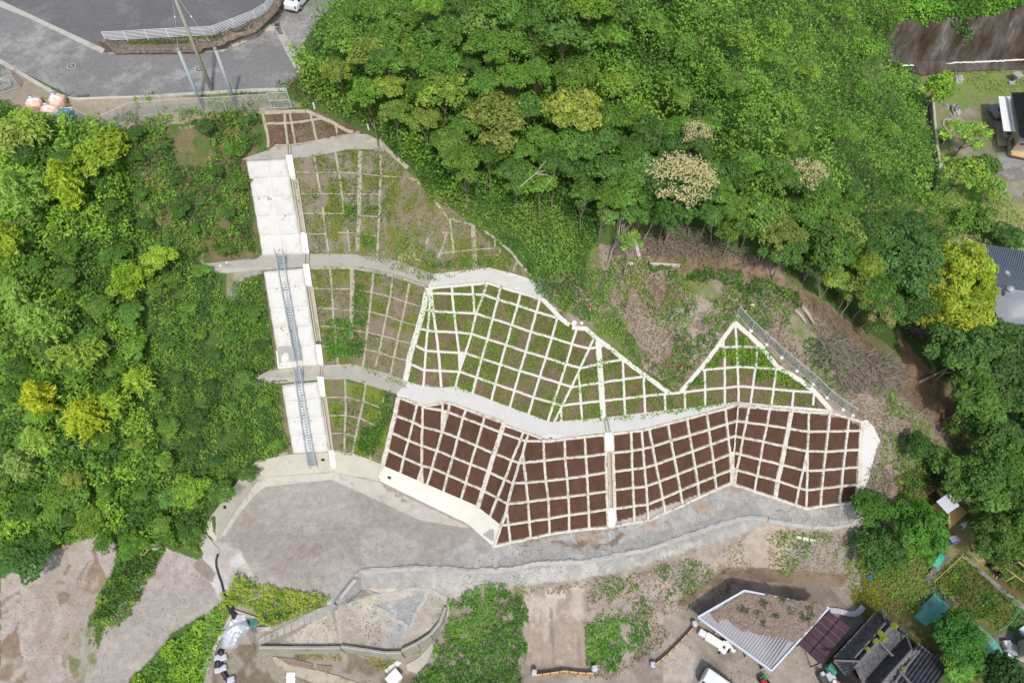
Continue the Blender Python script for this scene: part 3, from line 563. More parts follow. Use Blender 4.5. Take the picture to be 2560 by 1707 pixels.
# chute: cover slabs and open channel
def channel(label, pieces, rz=0):
    t = empty('drainage_channel', G(*pl(pieces[0][1])[0][:2]), label, 'drain', None)
    for kind, s in pieces:
        if kind == 'cap': patch('cover_slab', s, 'conc_white', .42, t, skirt=.5)
        else:
            P = pl(s); L_, R_ = [P[0], P[3]], [P[1], P[2]]
            patch('channel_floor', P, 'conc_tan', .06, t, skirt=0)
            beam(L_, .12, .34, t, name='side_wall', m='conc', jit=0); beam(R_, .12, .34, t, name='side_wall', m='conc', jit=0)
    return t
channel('open concrete chute with white cover slabs beside the sprayed panels', [
 ('cap', 'h 572,668 650,665 692,922 628,932'), ('ch', 'B1 338,85 385,82 462,578 420,590'), ('cap', 'B1 415,592 470,588 495,770 440,770'), ('ch', 'B1 455,778 490,778 482,876 450,878'),
 ('cap', 'B1 440,882 495,880 520,1062 470,1065'), ('ch', 'B1 487,1068 525,1066 597,1560 562,1560'), ('cap', 'C1 556,45 606,45 626,218 580,220'), ('ch', 'C1 590,222 618,222 608,330 586,332'),
 ('cap', 'C1 568,340 627,338 645,505 600,508'), ('ch', 'C1 614,512 652,508 712,1000 688,1003'), ('cap', 'C1 675,1010 725,1007 742,1165 696,1170'), ('ch', 'h 588,525 622,525 622,660 590,660')])
channel('concrete chute running down through the dark frames from the white berm', [
 ('cap', 'b 2012,130 2098,125 2110,335 2025,338'), ('ch', 'b 2048,340 2098,340 2118,1036 2070,1036'), ('cap', 'b 2058,1040 2136,1040 2142,1255 2060,1262'), ('ch', 'c 150,335 190,335 215,490 175,492')])

# steel stairs
mat('galv', hexc('c0c5c7'), rough=.5, metal=.1, var=.05); mat('galv_dark', hexc('a3abb0'), rough=.5, metal=.1, var=.1)
def stair(label, Lt, Rt, Lb, Rb, n, lift=.95):
    A, B, C_, D = [G(*p) + Vector((0, 0, lift)) for p in (Lt, Rt, Lb, Rb)]
    t = empty('steel_stair', C_, label, 'stair', 'galvanised stairs up the white panels')
    for a, b in ((A, C_), (B, D)):
        MB().bar(a, b, .07, .25).build('stringer', 'galv', t)
        up = Vector((0, 0, .95)); mb = MB().tube([a + up, b + up], .035, 6).tube([a + up * .5, b + up * .5], .025, 6); mb.build('handrail', 'galv', t)
        for k in range(8):
            p = a.lerp(b, k / 7); MB().bar(p - Vector((0, 0, .5)), p + up, .05, .05, Vector((1, 0, 0))).build('post', 'galv', t)
    for k in range(n):
        f = (k + .5) / n; a = A.lerp(C_, f); b = B.lerp(D, f); MB().bar(a, b, .2, .05, Vector((0, 0, 1))).build('tread', 'galv_dark', t)
    return t
stair('long galvanised stair up the middle white panel', (698, 652), (717, 652), (746, 915), (761, 914), 38)
stair('galvanised stair on the lowest white panel down to the platform', (744, 938), (759, 937), (779, 1176), (797, 1174), 34)
# ---------------------------------------------------------------- plants
mat('leaf', attr='Col', objcol=True, var=.12, scale=.7, rough=.55, trans=.28, spec=.35)
mat('bark', hexc('8b7d6c'), rough=.9, var=.2, scale=3); mat('bark_pale', hexc('b3a795'), rough=.9, var=.15); mat('twig', hexc('857b6e'), rough=.9, var=.25, scale=2)
def leafv(C, s, up=.6, asp=1.6, r=rng, nrm=None):
    """rhombic leaves round the points C -> vertices, faces"""
    n = len(C); N = r.normal(size=(n, 3)); N /= np.linalg.norm(N, axis=1)[:, None]; N[:, 2] = np.abs(N[:, 2]) + up
    if nrm is not None: N += nrm
    N /= np.linalg.norm(N, axis=1)[:, None]
    T = r.normal(size=(n, 3)); T -= N * (T * N).sum(1)[:, None]; T /= np.linalg.norm(T, axis=1)[:, None]; B = np.cross(N, T)
    s = np.asarray(s) * r.uniform(.7, 1.3, n); a = (s * .5 * math.sqrt(asp))[:, None]; b = (s * .5 / math.sqrt(asp))[:, None]
    V = np.stack([C - T * a, C - B * b + N * b * .25, C + T * a, C + B * b + N * b * .25], 1).reshape(-1, 3)
    return V, np.arange(n * 4).reshape(n, 4)
def worley(x, y, cell, seed=0):
    x = x / cell; y = y / cell; xi = np.floor(x).astype(int); yi = np.floor(y).astype(int); best = np.full(x.shape, 9.); bid = np.zeros(x.shape)
    for dx in (-1, 0, 1):
        for dy in (-1, 0, 1):
            a, b = xi + dx, yi + dy; A, Bq = (a + seed * 7) % 256, (b + seed * 13) % 256
            ox, oy, rid = _tab[0][A, Bq], _tab[1][A, Bq], _tab[2][A, Bq]
            d = np.hypot(a + ox - x, b + oy - y); m = d < best; best = np.where(m, d, best); bid = np.where(m, rid, bid)
    return best, bid
def cover(name, label, polys, dens, hmax, size, cols, cell=1.6, gaps=0., seed=0, up=.5, hmin=.05, asp=1.6, gsc=.35, excl=(), kind='stuff', cat=None, jit=26, bright=1.):
    """leafy ground cover: dens leaves per square metre, bushes of width cell and height hmax, gaps = share left bare"""
    Vs = []; Cs = []
    for ps in (polys if isinstance(polys, (list, tuple)) else [polys]):
        P = np.array([p[:2] for p in pl(ps)]); lo, hi = P.min(0), P.max(0)
        n = int((hi[0] - lo[0]) * (hi[1] - lo[1]) / 560 * dens); px = rng.uniform(lo[0], hi[0], n); py = rng.uniform(lo[1], hi[1], n)
        g = GV(px, py); jx = (fbm(g[:, 0] * .8, g[:, 1] * .8, 11) - .5) * jit; jy = (fbm(g[:, 0] * .8 + 30, g[:, 1] * .8, 12) - .5) * jit
        k = pip(px + jx, py + jy, P)
        for ex in excl: k &= ~pip(px + jx * 1.6, py + jy * 1.6, np.array([p[:2] for p in pl(ex)]))
        if gaps:
            nz = fbm(g[:, 0] * gsc + seed * 5, g[:, 1] * gsc, 6 + seed); k &= nz > np.quantile(nz[k], gaps) if k.any() else k
        g = g[k]
        if not len(g): continue
        x, y = g[:, 0], g[:, 1]; d, bid = worley(x, y, cell, seed); d2, bid2 = worley(x + 50, y, cell * .38, seed + 3)
        dome = np.sqrt(np.clip(1 - (d / .85) ** 2, 0, 1)); h = hmin + hmax * (dome * .75 + .25 * np.sqrt(np.clip(1 - (d2 / .8) ** 2, 0, 1))) * (.45 + 1.1 * bid * (fbm(x * .3, y * .3, seed) + .2))
        z = h * (1 - rng.random(len(h)) ** 2 * .55); C = g + np.stack([rng.normal(size=len(h)) * .05, rng.normal(size=len(h)) * .05, z], 1)
        V, _ = leafv(C, size, up, asp); A = np.array([hexc(c) for c in cols]); m = len(A)
        w = np.clip(fbm(x * .22 + 7, y * .22, seed + 2) * 2.2 - .6 + (bid - .5) * .9 + (bid2 - .5) * .5 + rng.normal(size=len(h)) * .07, 0, .999) * (m - 1); i = w.astype(int); f = (w - i)[:, None]
        c = A[i] * (1 - f) + A[np.minimum(i + 1, m - 1)] * f; c = c * rng.uniform(.86, 1.14, (len(c), 1)) * bright * (.72 + .56 * fbm(x * .13 + 3, y * .13, seed + 5))[:, None] * np.array([1.22, 1.26, 1.0])
        Vs.append(V); Cs.append(np.repeat(c, 4, 0))
    if not Vs: return
    V = np.vstack(Vs); C = np.vstack(Cs); o = npmesh(name, V, np.arange(len(V)).reshape(-1, 4), 'leaf', cols=C)
    return tag(o, label, cat, kind=kind)

# crown meshes, unit radius, shared by all trees
def crown(kind, seed, ncl=24, nl=110, ls=.13, flat=.75, cr=.34, hole=.12):
    r = np.random.default_rng(seed); Cc = []; Cl = []; Nn = []
    for q in range(ncl):
        a = q * 2.399963 + r.uniform(-.3, .3); t = math.sqrt((q + .5) / ncl); rad = t * .8 * r.uniform(.65, 1.3); z = flat * math.sqrt(max(0, 1 - t * t * .95)) * r.uniform(.55, 1.25) - .1
        c = np.array([math.cos(a) * rad, math.sin(a) * rad, z]); rr = cr * r.uniform(.6, 1.35); n = int(nl * (rr / cr) ** 2)
        D = r.normal(size=(n, 3)); D /= np.linalg.norm(D, axis=1)[:, None]; D[:, 2] = np.where(D[:, 2] < -.35, -D[:, 2], D[:, 2])
        lump = 1 + .22 * np.sin(D[:, 0] * 5 + q) * np.sin(D[:, 1] * 5 + q * 2)
        Cc.append(c + D * (rr * lump * r.uniform(.6, 1, n) ** .4)[:, None] * np.array([1, 1, .75])); Nn.append(D * .9)
        br = r.uniform(.78, 1.2); Cl.append(np.tile(np.array([br * r.uniform(.92, 1.1), br, br * r.uniform(.85, 1.1)]), (n, 1)) * r.uniform(.75, 1.25, (n, 1)))
    C = np.vstack(Cc); V, F = leafv(C, ls, .25, 1.7, r, np.vstack(Nn)); return npmesh('crown', V, F, 'leaf', cols=np.repeat(np.vstack(Cl), 4, 0), link=False)
CR = {'broad': [crown('b', s, 30, 150, .1, .7, .3) for s in (1, 2, 3, 4, 5)], 'fine': [crown('f', s, 34, 150, .085, .6, .27) for s in (11, 12, 13)],
      'big': [crown('g', s, 60, 170, .062, .85, .21) for s in (21, 22, 23)], 'vine': [crown('v', s, 20, 130, .11, .45, .38) for s in (31, 32, 33)],
      'loose': [crown('l', s, 22, 55, .11, .7, .24) for s in (41, 42)], 'bush': [crown('u', s, 14, 110, .16, .7, .42) for s in (51, 52)]}
def limbs(seed, nb=5, h=1., r0=.045, crook=.08, rise=.62, spread=.75):
    """a trunk with forking limbs, unit height"""
    r = random.Random(seed); mb = MB(); P = [Vector((0, 0, -.06))]; 
    for k in range(1, 6): P.append(Vector((r.uniform(-1, 1) * crook * k / 5, r.uniform(-1, 1) * crook * k / 5, k / 5 * .8 * h)))
    mb.tube(P, [r0 * (1 - .13 * k) for k in range(6)], 6)
    for b in range(nb):
        f = r.uniform(.35, .95); i = min(4, int(f * 5)); s = P[i].lerp(P[i + 1], f * 5 - i if f < .99 else 1); a = b * 2.4 + r.uniform(-.4, .4); L = spread * r.uniform(.35, .6); q = [s]
        for k in range(1, 5): q.append(q[-1] + Vector((math.cos(a) * L / 4, math.sin(a) * L / 4, rise * L / 3.2)) + Vector([r.uniform(-1, 1) * .025 for _ in '123']))
        mb.tube(q, [r0 * .5 * (1 - .18 * k) for k in range(5)], 5)
        for e in range(2):
            k = 2 + e; aa = a + r.choice((-1, 1)) * r.uniform(.5, 1); q2 = [q[k], q[k] + Vector((math.cos(aa) * .1, math.sin(aa) * .1, .08)), q[k] + Vector((math.cos(aa) * .18, math.sin(aa) * .18, .19))]
            mb.tube(q2, [r0 * .24, r0 * .18, r0 * .08], 4)
    return npmesh('trunk', mb.v, mb.f, 'bark', link=False, smooth=True)
TR = [limbs(s) for s in (1, 2, 3, 4)]; TRB = [limbs(s, 9, 1., .035, .16, .8, .85) for s in (5, 6, 7)]
for m_ in TRB: m_.materials[0] = MT['bark_pale']
def base_for(cx, cy, h):
    bx, by = cx, cy
    for _ in range(14):
        g = G(bx, by); q = proj(g + Vector((0, 0, h))); bx += (cx - q[0]) * .8; by += (cy - q[1]) * .8
    return G(bx, by)
def tree(cx, cy, Rm, h, kind, col, label, cat='tree', group=None, name='tree', base=None, lean=None, bare=False, sq=1., rs=None, low=.0):
    """crown centre seen at pixel cx,cy; Rm crown radius, h height of the crown's middle above ground"""
    r = rs or random; g = base if base is not None else base_for(cx, cy, h)
    t = empty(name, g, label, cat, group, r.uniform(0, 6.28))
    ms = r.choice(CR[kind]); c = bpy.data.objects.new('crown', ms); COL.objects.link(c); c.parent = t
    c.location = (0, 0, h - Rm * .25) if lean is None else Matrix.Rotation(-t.rotation_euler.z, 3, 'Z') @ Vector((lean[0], lean[1], h - Rm * .25))
    c.scale = (Rm, Rm * r.uniform(.85, 1.15), Rm * sq * r.uniform(.85, 1.1)); v = hexc(col); j = r.uniform(.85, 1.15); c.color = (v[0] * j * r.uniform(1.12, 1.36), v[1] * j * 1.28, v[2] * j * r.uniform(.8, 1.2), 1)
    k = bpy.data.objects.new('trunk', r.choice(TRB if bare else TR)); COL.objects.link(k); k.parent = t; hs = h + Rm * .3; k.scale = (Rm * 1.15, Rm * 1.15, hs)
    if lean is not None:
        k.rotation_euler = (Matrix.Rotation(-t.rotation_euler.z, 3, 'Z') @ Vector((lean[0], lean[1], hs))).to_track_quat('Z', 'Y').to_euler()
    return t
LM = [((470, 90), 'the white railing'), ((800, 60), 'the upper road'), ((760, 250), 'the wire gate'), ((930, 340), 'the top berm path'), ((1080, 480), 'the third tier frames'), ((1300, 640), 'the white berm path'),
      ((1330, 430), 'the pale fallen branch'), ((1750, 470), 'the cream flowering tree'), ((1740, 350), 'the small blossom clump'), ((1240, 270), 'the olive feathery tree'), ((1400, 250), 'the yellowish leafy tree'), ((1300, 60), 'the dark gap at the top edge'),
      ((1560, 60), 'the top of the picture'), ((1850, 40), 'the vine covered brow'), ((2150, 100), 'the dry brush'), ((2240, 260), 'the brown rock chute'), ((2350, 400), 'the garden wall'), ((2000, 440), 'the pale blossom trees'), ((1580, 200), 'the heart of the wood'),
      ((1900, 240), 'the right half of the wood'), ((2180, 520), 'the foot of the garden wall'), ((1100, 130), 'the wood edge by the road'), ((1620, 420), 'the leaning bare trees'), ((2450, 900), 'the grey metal roof'), ((2380, 1280), 'the white hut roof'), ((2500, 1150), 'the shaded path')]
def near(cx, cy): return min(LM, key=lambda q: (q[0][0] - cx) ** 2 + (q[0][1] - cy) ** 2)[1]
TONE = [('dark green', '4a6636'), ('deep green', '567638'), ('mid green', '64863c'), ('bright green', '729440'), ('yellowish green', '829646')]
SIZE = ['small', 'medium', 'broad']
def wood(poly, gap, Rr, hr, kinds, seed, tones, place='in the wood', excl=(), group='trees of the wood above the slope', sq=1., name='tree', noun='tree'):
    r = random.Random(seed); P = np.array([p[:2] for p in pl(poly)]); lo, hi = P.min(0), P.max(0); pts = []; fails = 0
    E = [np.array([p[:2] for p in pl(e)]) for e in excl]
    while fails < 900:
        x, y = r.uniform(lo[0], hi[0]), r.uniform(lo[1], hi[1]); X, Y = np.array([x]), np.array([y])
        if not pip(X, Y, P)[0] or any((x - a) ** 2 + (y - b) ** 2 < (c * 1.05) ** 2 for a, b, c in KEEP) or any(pip(X, Y, e)[0] for e in E) or any((x - a) ** 2 + (y - b) ** 2 < (gap * r.uniform(.85, 1.2)) ** 2 for a, b in pts): fails += 1; continue
        fails = 0; pts.append((x, y))
    for x, y in pts:
        u = r.random(); Rm = Rr[0] + (Rr[1] - Rr[0]) * u; nz = float(fbm(np.array([x / 260.]), np.array([y / 260.]), seed)[0]); k = min(len(tones) - 1, max(0, int((nz * 1.6 - .3 + r.uniform(-.25, .25)) * len(tones))))
        nm, cc = TONE[tones[k]]; tree(x, y, Rm, r.uniform(*hr), r.choice(kinds), cc, f'{SIZE[min(2, int(u * 3))]} {nm} {noun} {place} by {near(x, y)}', noun, group, name, rs=r, sq=sq)
    return len(pts)
KEEP = [(1700,470,62),(1735,345,34),(2010,450,40),(2255,640,85),(2150,590,55),(2180,730,50),(1440,270,52),(1250,290,55),(1180,60,40),(1560,470,45),(1610,430,40),(2405,665,60),(2385,780,60)]
KEEP += [(2362, 1268, 62), (2400, 1325, 50), (2480, 1425, 50)]
NB = 0
WX = 'F 1330,60 1500,-60 2010,-60 2060,20 2030,100 2020,150 1985,210 2060,290 2110,340 2120,450 1960,430 1850,400 1700,400 1640,350 1560,280 1420,300 1330,200'
NB += wood('F 760,70 800,0 1500,0 2010,-30 2060,20 2030,100 2020,150 1985,210 2060,290 2110,340 2120,450 2120,530 1960,540 1850,500 1650,470 1640,400 1500,340 1470,400 1500,470 1440,490 1330,430 1200,400 1090,385 990,330 930,270 840,215 760,165 745,110',
     56, (1.2, 2.3), (4.5, 7), ['broad', 'fine', 'fine', 'vine', 'bush'], 3, [0, 1, 1, 2, 2, 3, 4], sq=.9, excl=[WX])
NB += wood(WX, 92, (1., 1.9), (4.2, 5.6), ['fine', 'vine', 'bush'], 5, [1, 2, 2, 3, 3], sq=.8)
print('wood', NB)
# undergrowth below the wood and on the hill sides
cover('undergrowth', 'dark leafy undergrowth filling the wood above the slope', 'F 690,175 770,60 800,-40 2360,-40 2360,10 2040,30 2030,160 2120,330 2140,480 2200,560 2050,760 1880,640 1700,560 1480,520 1370,560 1250,480 1050,460 950,390 880,320 780,280 690,225',
      46, 4.2, .27, ['4a6636', '5a7a38', '6b8c3c', '82a044'], 2.7, seed=1, hmin=.8)
cover('vine_canopy', 'smooth bright creeper canopy over the right half of the wood', WX, 60, 3.4, .22, ['557a38', '66903c', '7da444', '6a8f40'], 3.1, seed=41, hmin=2., jit=60)
cover('vine_canopy', 'smaller leafed creepers between the crowns of the left half of the wood', 'F 715,130 770,60 800,-40 1400,-60 1400,200 1500,330 1480,440 1250,430 1080,420 950,360 880,300 780,240', 40, 3., .2, ['557a38', '66903c', '7da444'], 2.3, seed=42, hmin=1.8, jit=60)
# ---------------------------------------------------------------- left hill side
GR = ['45602c', '567634', '66883a', '7f9a3e']; YG = ['5f8034', '7c9a38', '93a23e']
BARE = ['F 390,285 490,295 505,370 410,388', 'F 470,597 645,590 645,622 540,640 535,690 500,692 520,640 450,612', 'F 590,860 650,850 650,890 600,882']
cover('shrub_cover', 'dense mixed shrubs covering the left hill side', 'F -80,248 40,262 75,290 180,298 280,302 300,420 330,640 350,900 380,1100 420,1270 380,1255 330,1290 268,1228 100,1272 0,1332 -80,1340', 70, 2.3, .24, ['4f6e32', '63863a', '7a9c3e', '93b046', '68883a'], 2.1, seed=2, hmin=.3, bright=1.08, excl=['P 60,215 215,215 215,310 60,305'])
cover('shrub_cover', 'low dark shrubs and creepers left of the white panels', 'F 270,300 400,265 598,255 605,345 558,368 565,450 590,595 480,602 520,645 598,655 640,860 590,872 640,885 665,1040 560,1088 480,1175 463,1272 400,1260 360,1100 330,900 310,640 280,420', 74, 1.2, .18, ['486434', '58783a', '688a3c', '80a044', '4f6e38'], 1.4, gaps=.1, seed=4, gsc=.8, excl=BARE)
cover('weed_strip', 'strip of green weeds between the two dirt tracks', 'F 262,1235 345,1245 390,1262 345,1335 300,1415 262,1442 212,1430 240,1340 272,1300', 60, .7, .2, GR + ['8a9a44'], 1.1, seed=5)
cover('weed_strip', 'sparse weeds at the bottom between the dirt tracks', 'F 215,1440 262,1440 225,1500 190,1568 160,1568 205,1500', 16, .25, .16, ['6d7d3c', '86905a'], .8, gaps=.5, seed=5)
cover('shrub_cover', 'bright yellow green brambles beside the black hose', 'F 545,1312 600,1345 760,1372 735,1402 640,1440 600,1435 585,1400 545,1395 505,1378 530,1355', 62, .8, .22, YG + ['9fae46'], 1.2, seed=6)
cover('shrub_cover', 'bright bank of weeds below the second dirt track', 'F 520,1385 545,1398 520,1440 470,1560 460,1600 300,1600 310,1555 420,1460', 62, .8, .22, ['5c8034', '6f9438', '88a63c'], 1.2, seed=7)
cover('shrub_cover', 'bright green brambles right of the curved block wall', 'F 1062,1368 1110,1345 1150,1350 1168,1368 1195,1410 1192,1450 1208,1480 1195,1520 1205,1600 930,1600 965,1545 1015,1500 1045,1420', 66, 1., .2, ['4f7a30', '5f8c34', '74a03a'], 1.5, gaps=.04, seed=8, gsc=.7, jit=75)
cover('shrub_cover', 'green bushes on the bank beside the bare earth chute', ['F 1345,1440 1400,1425 1480,1425 1500,1460 1440,1510 1410,1545 1345,1525', 'F 1180,1360 1215,1400 1205,1500 1190,1500'], 60, .8, .2, ['4a7a2e', '5a8c32', '6c9c38'], 1.2, gaps=.1, seed=9)
cover('weeds', 'scattered weeds on the brown bank below the platform', ['F 1370,1340 1640,1270 1640,1330 1560,1390 1450,1440 1360,1420', 'F 1780,1225 1960,1225 1960,1330 1790,1330'], 45, .5, .16, ['52792f', '678c36', '8a9a40'], 1.0, gaps=.52, seed=3, gsc=.6)
# thicket right of the old frames, and the cleared notch
cover('thicket', 'bright green thicket along the right edge of the frames', 'F 850,290 960,370 1080,440 1250,450 1390,545 1350,600 1335,690 1300,735 1240,682 1190,600 1140,555 1060,500 1000,475 950,400 880,335', 64, 1.4, .19, ['486c30', '567c38', '698c3e', '7c9644'], 1.7, seed=11)
cover('thicket', 'tall shrubs and grass along the edge of the wood beside the road and top berm', 'F 695,160 712,120 760,60 860,130 880,240 990,340 1120,400 1300,445 1290,480 1060,470 960,400 880,325 800,285 700,232 688,200', 64, 2.2, .2, ['4c7032', '5d843a', '70963e', '84a048'], 1.9, seed=50, hmin=.3)
cover('thicket', 'green bushes hanging over the notch beside the white crest', 'F 1300,720 1345,640 1420,620 1400,700 1460,790 1540,880 1530,895 1440,820 1380,760', 60, .9, .18, ['4a6e30', '5d8438', '74943e'], 1.3, gaps=.12, seed=12)
cover('weeds', 'green weed patches on the cleared brown ground', ['F 1400,600 1560,590 1700,640 1850,740 1990,870 2160,1000 2130,1080 2020,1130 2010,1000 1900,900 1700,730 1640,800 1560,890 1480,840 1420,700'], 50, .6, .17, ['436e2c', '57812f', '6c8f38', '87984a'], 1.2, gaps=.5, seed=13, gsc=.42)
cover('weeds', 'band of bushes behind the notch and below the bare trees', 'F 1480,612 1600,625 1740,640 1830,680 1840,710 1720,672 1600,650 1500,640', 60, 1., .2, ['3f6a2a', '527f30', '689438'], 1.2, gaps=.15, seed=14)
cover('weeds', 'green weed patches on the outer bank right of the frames', 'F 2010,985 2100,1010 2190,1000 2270,1050 2150,1190 2060,1230 2000,1330 1960,1300 1975,1190 2000,1130 2030,1020', 50, .5, .16, ['4a7230', '5e8636', '7f9640', '93a048'], 1.1, gaps=.45, seed=43, gsc=.6)
DRY = ['8a7d6c', '988a78', '7c705e', '757a4c']
cover('dry_litter', 'dry grass and leaf litter on the cleared ground', 'F 1260,650 1400,560 1560,545 1740,590 1950,740 2190,950 2330,1060 2130,1220 1985,1330 1955,1240 2010,1000 1910,925 1690,740 1555,900 1340,735', 34, .12, .16, DRY, .9, gaps=.15, seed=44, hmin=.01, asp=3.2, bright=.8)
cover('dry_litter', 'dry grass tufts on the bank below the platform', 'F 1180,1360 1400,1325 1640,1262 1800,1215 1960,1230 1945,1320 1700,1335 1500,1500 1400,1560 1200,1530', 34, .14, .16, ['9c8d7d', 'a49586', '8a7f6c', '77804c'], .9, gaps=.3, seed=45, hmin=.01, asp=3.2, bright=.8, excl=['D2 100,750 650,700 690,1000 720,1440 150,1440 90,1000'])
cover('gravel', 'loose grey gravel on the platform', ['F 1060,1300 1140,1258 1400,1216 1690,1118 1860,1174 1990,1170 1960,1230 1700,1240 1500,1300 1230,1350 1050,1360 830,1330 800,1390 760,1400 790,1340', 'F 640,1475 850,1360 1030,1370 1010,1440 900,1490'], 12, .02, .11, ['c9c6be', '96938c', '7d7a74'], .8, gaps=.2, seed=46, hmin=.02, asp=1.1, bright=.75)
cover('gravel', 'loose stones and clods on the dirt tracks', ['F 0,1335 60,1290 230,1230 270,1250 200,1440 150,1600 0,1600', 'F 380,1262 480,1290 530,1320 400,1450 260,1600 180,1600', 'F 560,1330 640,1140 1000,1270 820,1310 740,1370', 'F 1370,1580 1500,1440 1690,1340 1900,1340 1950,1400 1960,1620 1400,1620', 'F 500,1480 640,1475 900,1530 900,1620 500,1620'], 6, .02, .1, ['bcae a0'.replace(' ', ''), '85786c', '9a8c80'], .8, gaps=.3, seed=47, hmin=.02, asp=1.2, bright=.75)
cover('weeds', 'tufts of weeds along the foot of the walls and path edges', ['F 600,1050 660,1040 560,1100 490,1180 470,1240 450,1240 480,1160', 'F 1180,1340 1230,1350 1200,1400 1160,1370', 'F 1940,1300 2000,1240 2010,1320 1960,1370'], 40, .35, .15, ['5c7a36', '7a8f44', '8f9450'], .8, gaps=.3, seed=48)
# old tiers
cover('tier_weeds', 'grasses and herbs growing through the old frames of the third tier', 'F 672,368 880,345 960,420 1060,505 1240,645 1130,618 985,648 800,590 708,585', 55, .5, .14, ['566e38', '6f8440', '8d9450', '93905e'], .9, gaps=.22, seed=15, hmin=.03, gsc=.9)
cover('tier_weeds', 'herbs growing through the old frames of the middle tier', 'F 708,620 800,612 985,655 930,893 850,855 748,840', 50, .35, .13, ['5d7a30', '758e36', '8f9846'], .7, gaps=.3, seed=16, hmin=.02, gsc=.9)
cover('tier_weeds', 'herbs in the old frames of the lowest tier', 'F 750,872 830,870 915,905 880,1060 770,1035', 55, .35, .13, ['5a7c2e', '6f8c34', '8a9640'], .7, gaps=.3, seed=17, hmin=.02)
cover('tier_weeds', 'dark bushy weeds along the middle of the old middle tier', ['i 900,700 1040,680 1080,950 1080,1150 900,1180 880,980', 'i 560,1180 680,1050 850,1100 1000,1350 1100,1400 1000,1568 560,1540', 'C1 650,0 960,20 1000,130 800,160 660,220', 'C1 1180,460 1270,500 1250,700 1130,1000 1060,1070 900,980 960,800 1110,780'], 70, .9, .18, ['3f6a2c', '4e7c30', '5f8a36'], 1., seed=18)
cover('tier_weeds', 'dark green shrubs on the third tier', ['B1 940,600 1100,620 1110,760 960,740', 'B1 1030,340 1130,350 1120,430 980,410', 'B1 1520,780 1640,760 1700,860 2000,800 2350,800 2350,880 2140,885 1750,930 1540,880', 'B1 800,330 930,330 920,480 830,480'], 60, .7, .18, ['44702c', '56822f', '6d9136'], 1., seed=19)
cover('flowers', 'pale green flowering weed on the third tier', 'B1 1300,610 1480,680 1500,760 1480,840 1350,860 1290,740', 70, .7, .15, ['6c8a55', 'a9b97e', 'c3cda0'], .8, seed=20)
# planted tier
cover('seedlings', 'sparse yellow green seedlings in the white frames', ['F 978,665 1115,655 1230,690 1290,740 1370,775 1555,902 1690,740 1900,938 1690,925 1480,965 1270,972 1050,888 935,880'], 60, .17, .12, ['5f7a2c', '7a942e', '8aa23a'], .55, gaps=.12, bright=.84, seed=21, hmin=.02, gsc=.8)
cover('seedlings', 'round bright weeds in the white frames', ['F 978,665 1115,655 1230,690 1290,740 1370,775 1555,902 1560,910 1690,930 1480,965 1270,972 1050,888 935,880'], 55, .4, .14, ['5f8c24', '6f9a2c'], .9, gaps=.55, bright=.84, seed=22, hmin=.03, gsc=.9)
cover('seedlings', 'dense green shrubs filling the triangular frame', ['g 660,760 820,640 1240,620 1330,640 1450,860 1700,950 1870,1090 1880,1160 1460,1130 1440,1040 1200,1080 1200,880 840,870 600,880', 'g 370,1150 560,910 590,1130', 'g 900,560 1090,510 1110,620 890,620'], 80, .55, .17, ['4c7a26', '5f9029', '7da433'], .9, gaps=.12, bright=.88, seed=23)
cover('dead_grass', 'dry brown grass in the small top frames', 'F 610,265 720,255 830,305 700,325 620,350', 40, .2, .14, ['7a6050', '8f7866', '6b7a40'], .7, gaps=.2, seed=24, asp=3)
# right side
cover('shrub_cover', 'vines and bushes on the brow at the top right corner', ['F 2020,-60 2400,-60 2400,10 2352,20 2280,50 2200,45 2120,40 2050,70 2020,60', 'A3 1330,60 1700,60 1760,200 1850,300 1860,440 1800,430 1700,330 1640,200 1400,300'], 50, 1.6, .34, ['4c7a30', '66963a', '7aa640'], 2.2, seed=25)
cover('shrub_cover', 'bright bushes along the dark ditch of the garden', 'F 2035,150 2085,170 2125,215 2120,300 2142,400 2145,470 2110,480 2080,330 2020,240 2010,190', 50, 1.6, .34, ['517f34', '6a983c', '85aa48'], 2.2, seed=26)
cover('grass', 'green lawn and tufts in the upper right garden', ['F 2140,170 2352,160 2352,215 2250,215 2160,240', 'F 2145,410 2250,400 2352,500 2352,560 2200,560 2150,480'], 30, .25, .25, ['6f9440', '8aa04a', '9da05a'], 1.2, gaps=.3, seed=27, asp=2.5)
cover('shrub_cover', 'dark shrubs between the garden and the metal roof', 'F 2120,470 2240,500 2352,545 2352,575 2200,555 2160,560 2130,530', 45, 1.3, .3, ['456c30', '567c38', '74904a'], 2., gaps=.1, seed=28)
cover('shrub_cover', 'shaded undergrowth below the dark trees on the right', 'F 2150,760 2400,740 2400,1260 2280,1220 2170,1080 2080,1090 2060,1150 2250,1060 2330,1100 2260,1000 2180,880', 36, .8, .24, ['3c5c2a', '4c6f30', '5c7d34'], 1.6, gaps=.25, seed=29)
cover('shrub_cover', 'garden weeds and vegetables at the lower right', 'F 1960,1300 2000,1180 2070,1130 2180,1180 2170,1280 2400,1200 2400,1600 2300,1600 2180,1500 2060,1380', 40, .45, .18, ['4c7430', '5f8634', '7c9640'], 1.0, gaps=.25, seed=30, excl=['m 300,105 330,105 700,410 700,470 560,330 420,210', 'm 5,490 130,340 230,430 80,545', 'm 370,620 400,540 540,690 580,770 500,760', 'n 500,560 520,380 780,380 860,520 740,780 640,770', 'm 60,250 200,100 240,130 80,300'])
cover('vegetable_patch', 'dense dark vegetable patch in front of the grey garden path', 'm 160,260 290,150 400,215 480,290 545,370 500,480 420,520 330,470 250,380', 70, .6, .17, ['3f6a2a', '558030', '6a6a38'], .9, seed=31)
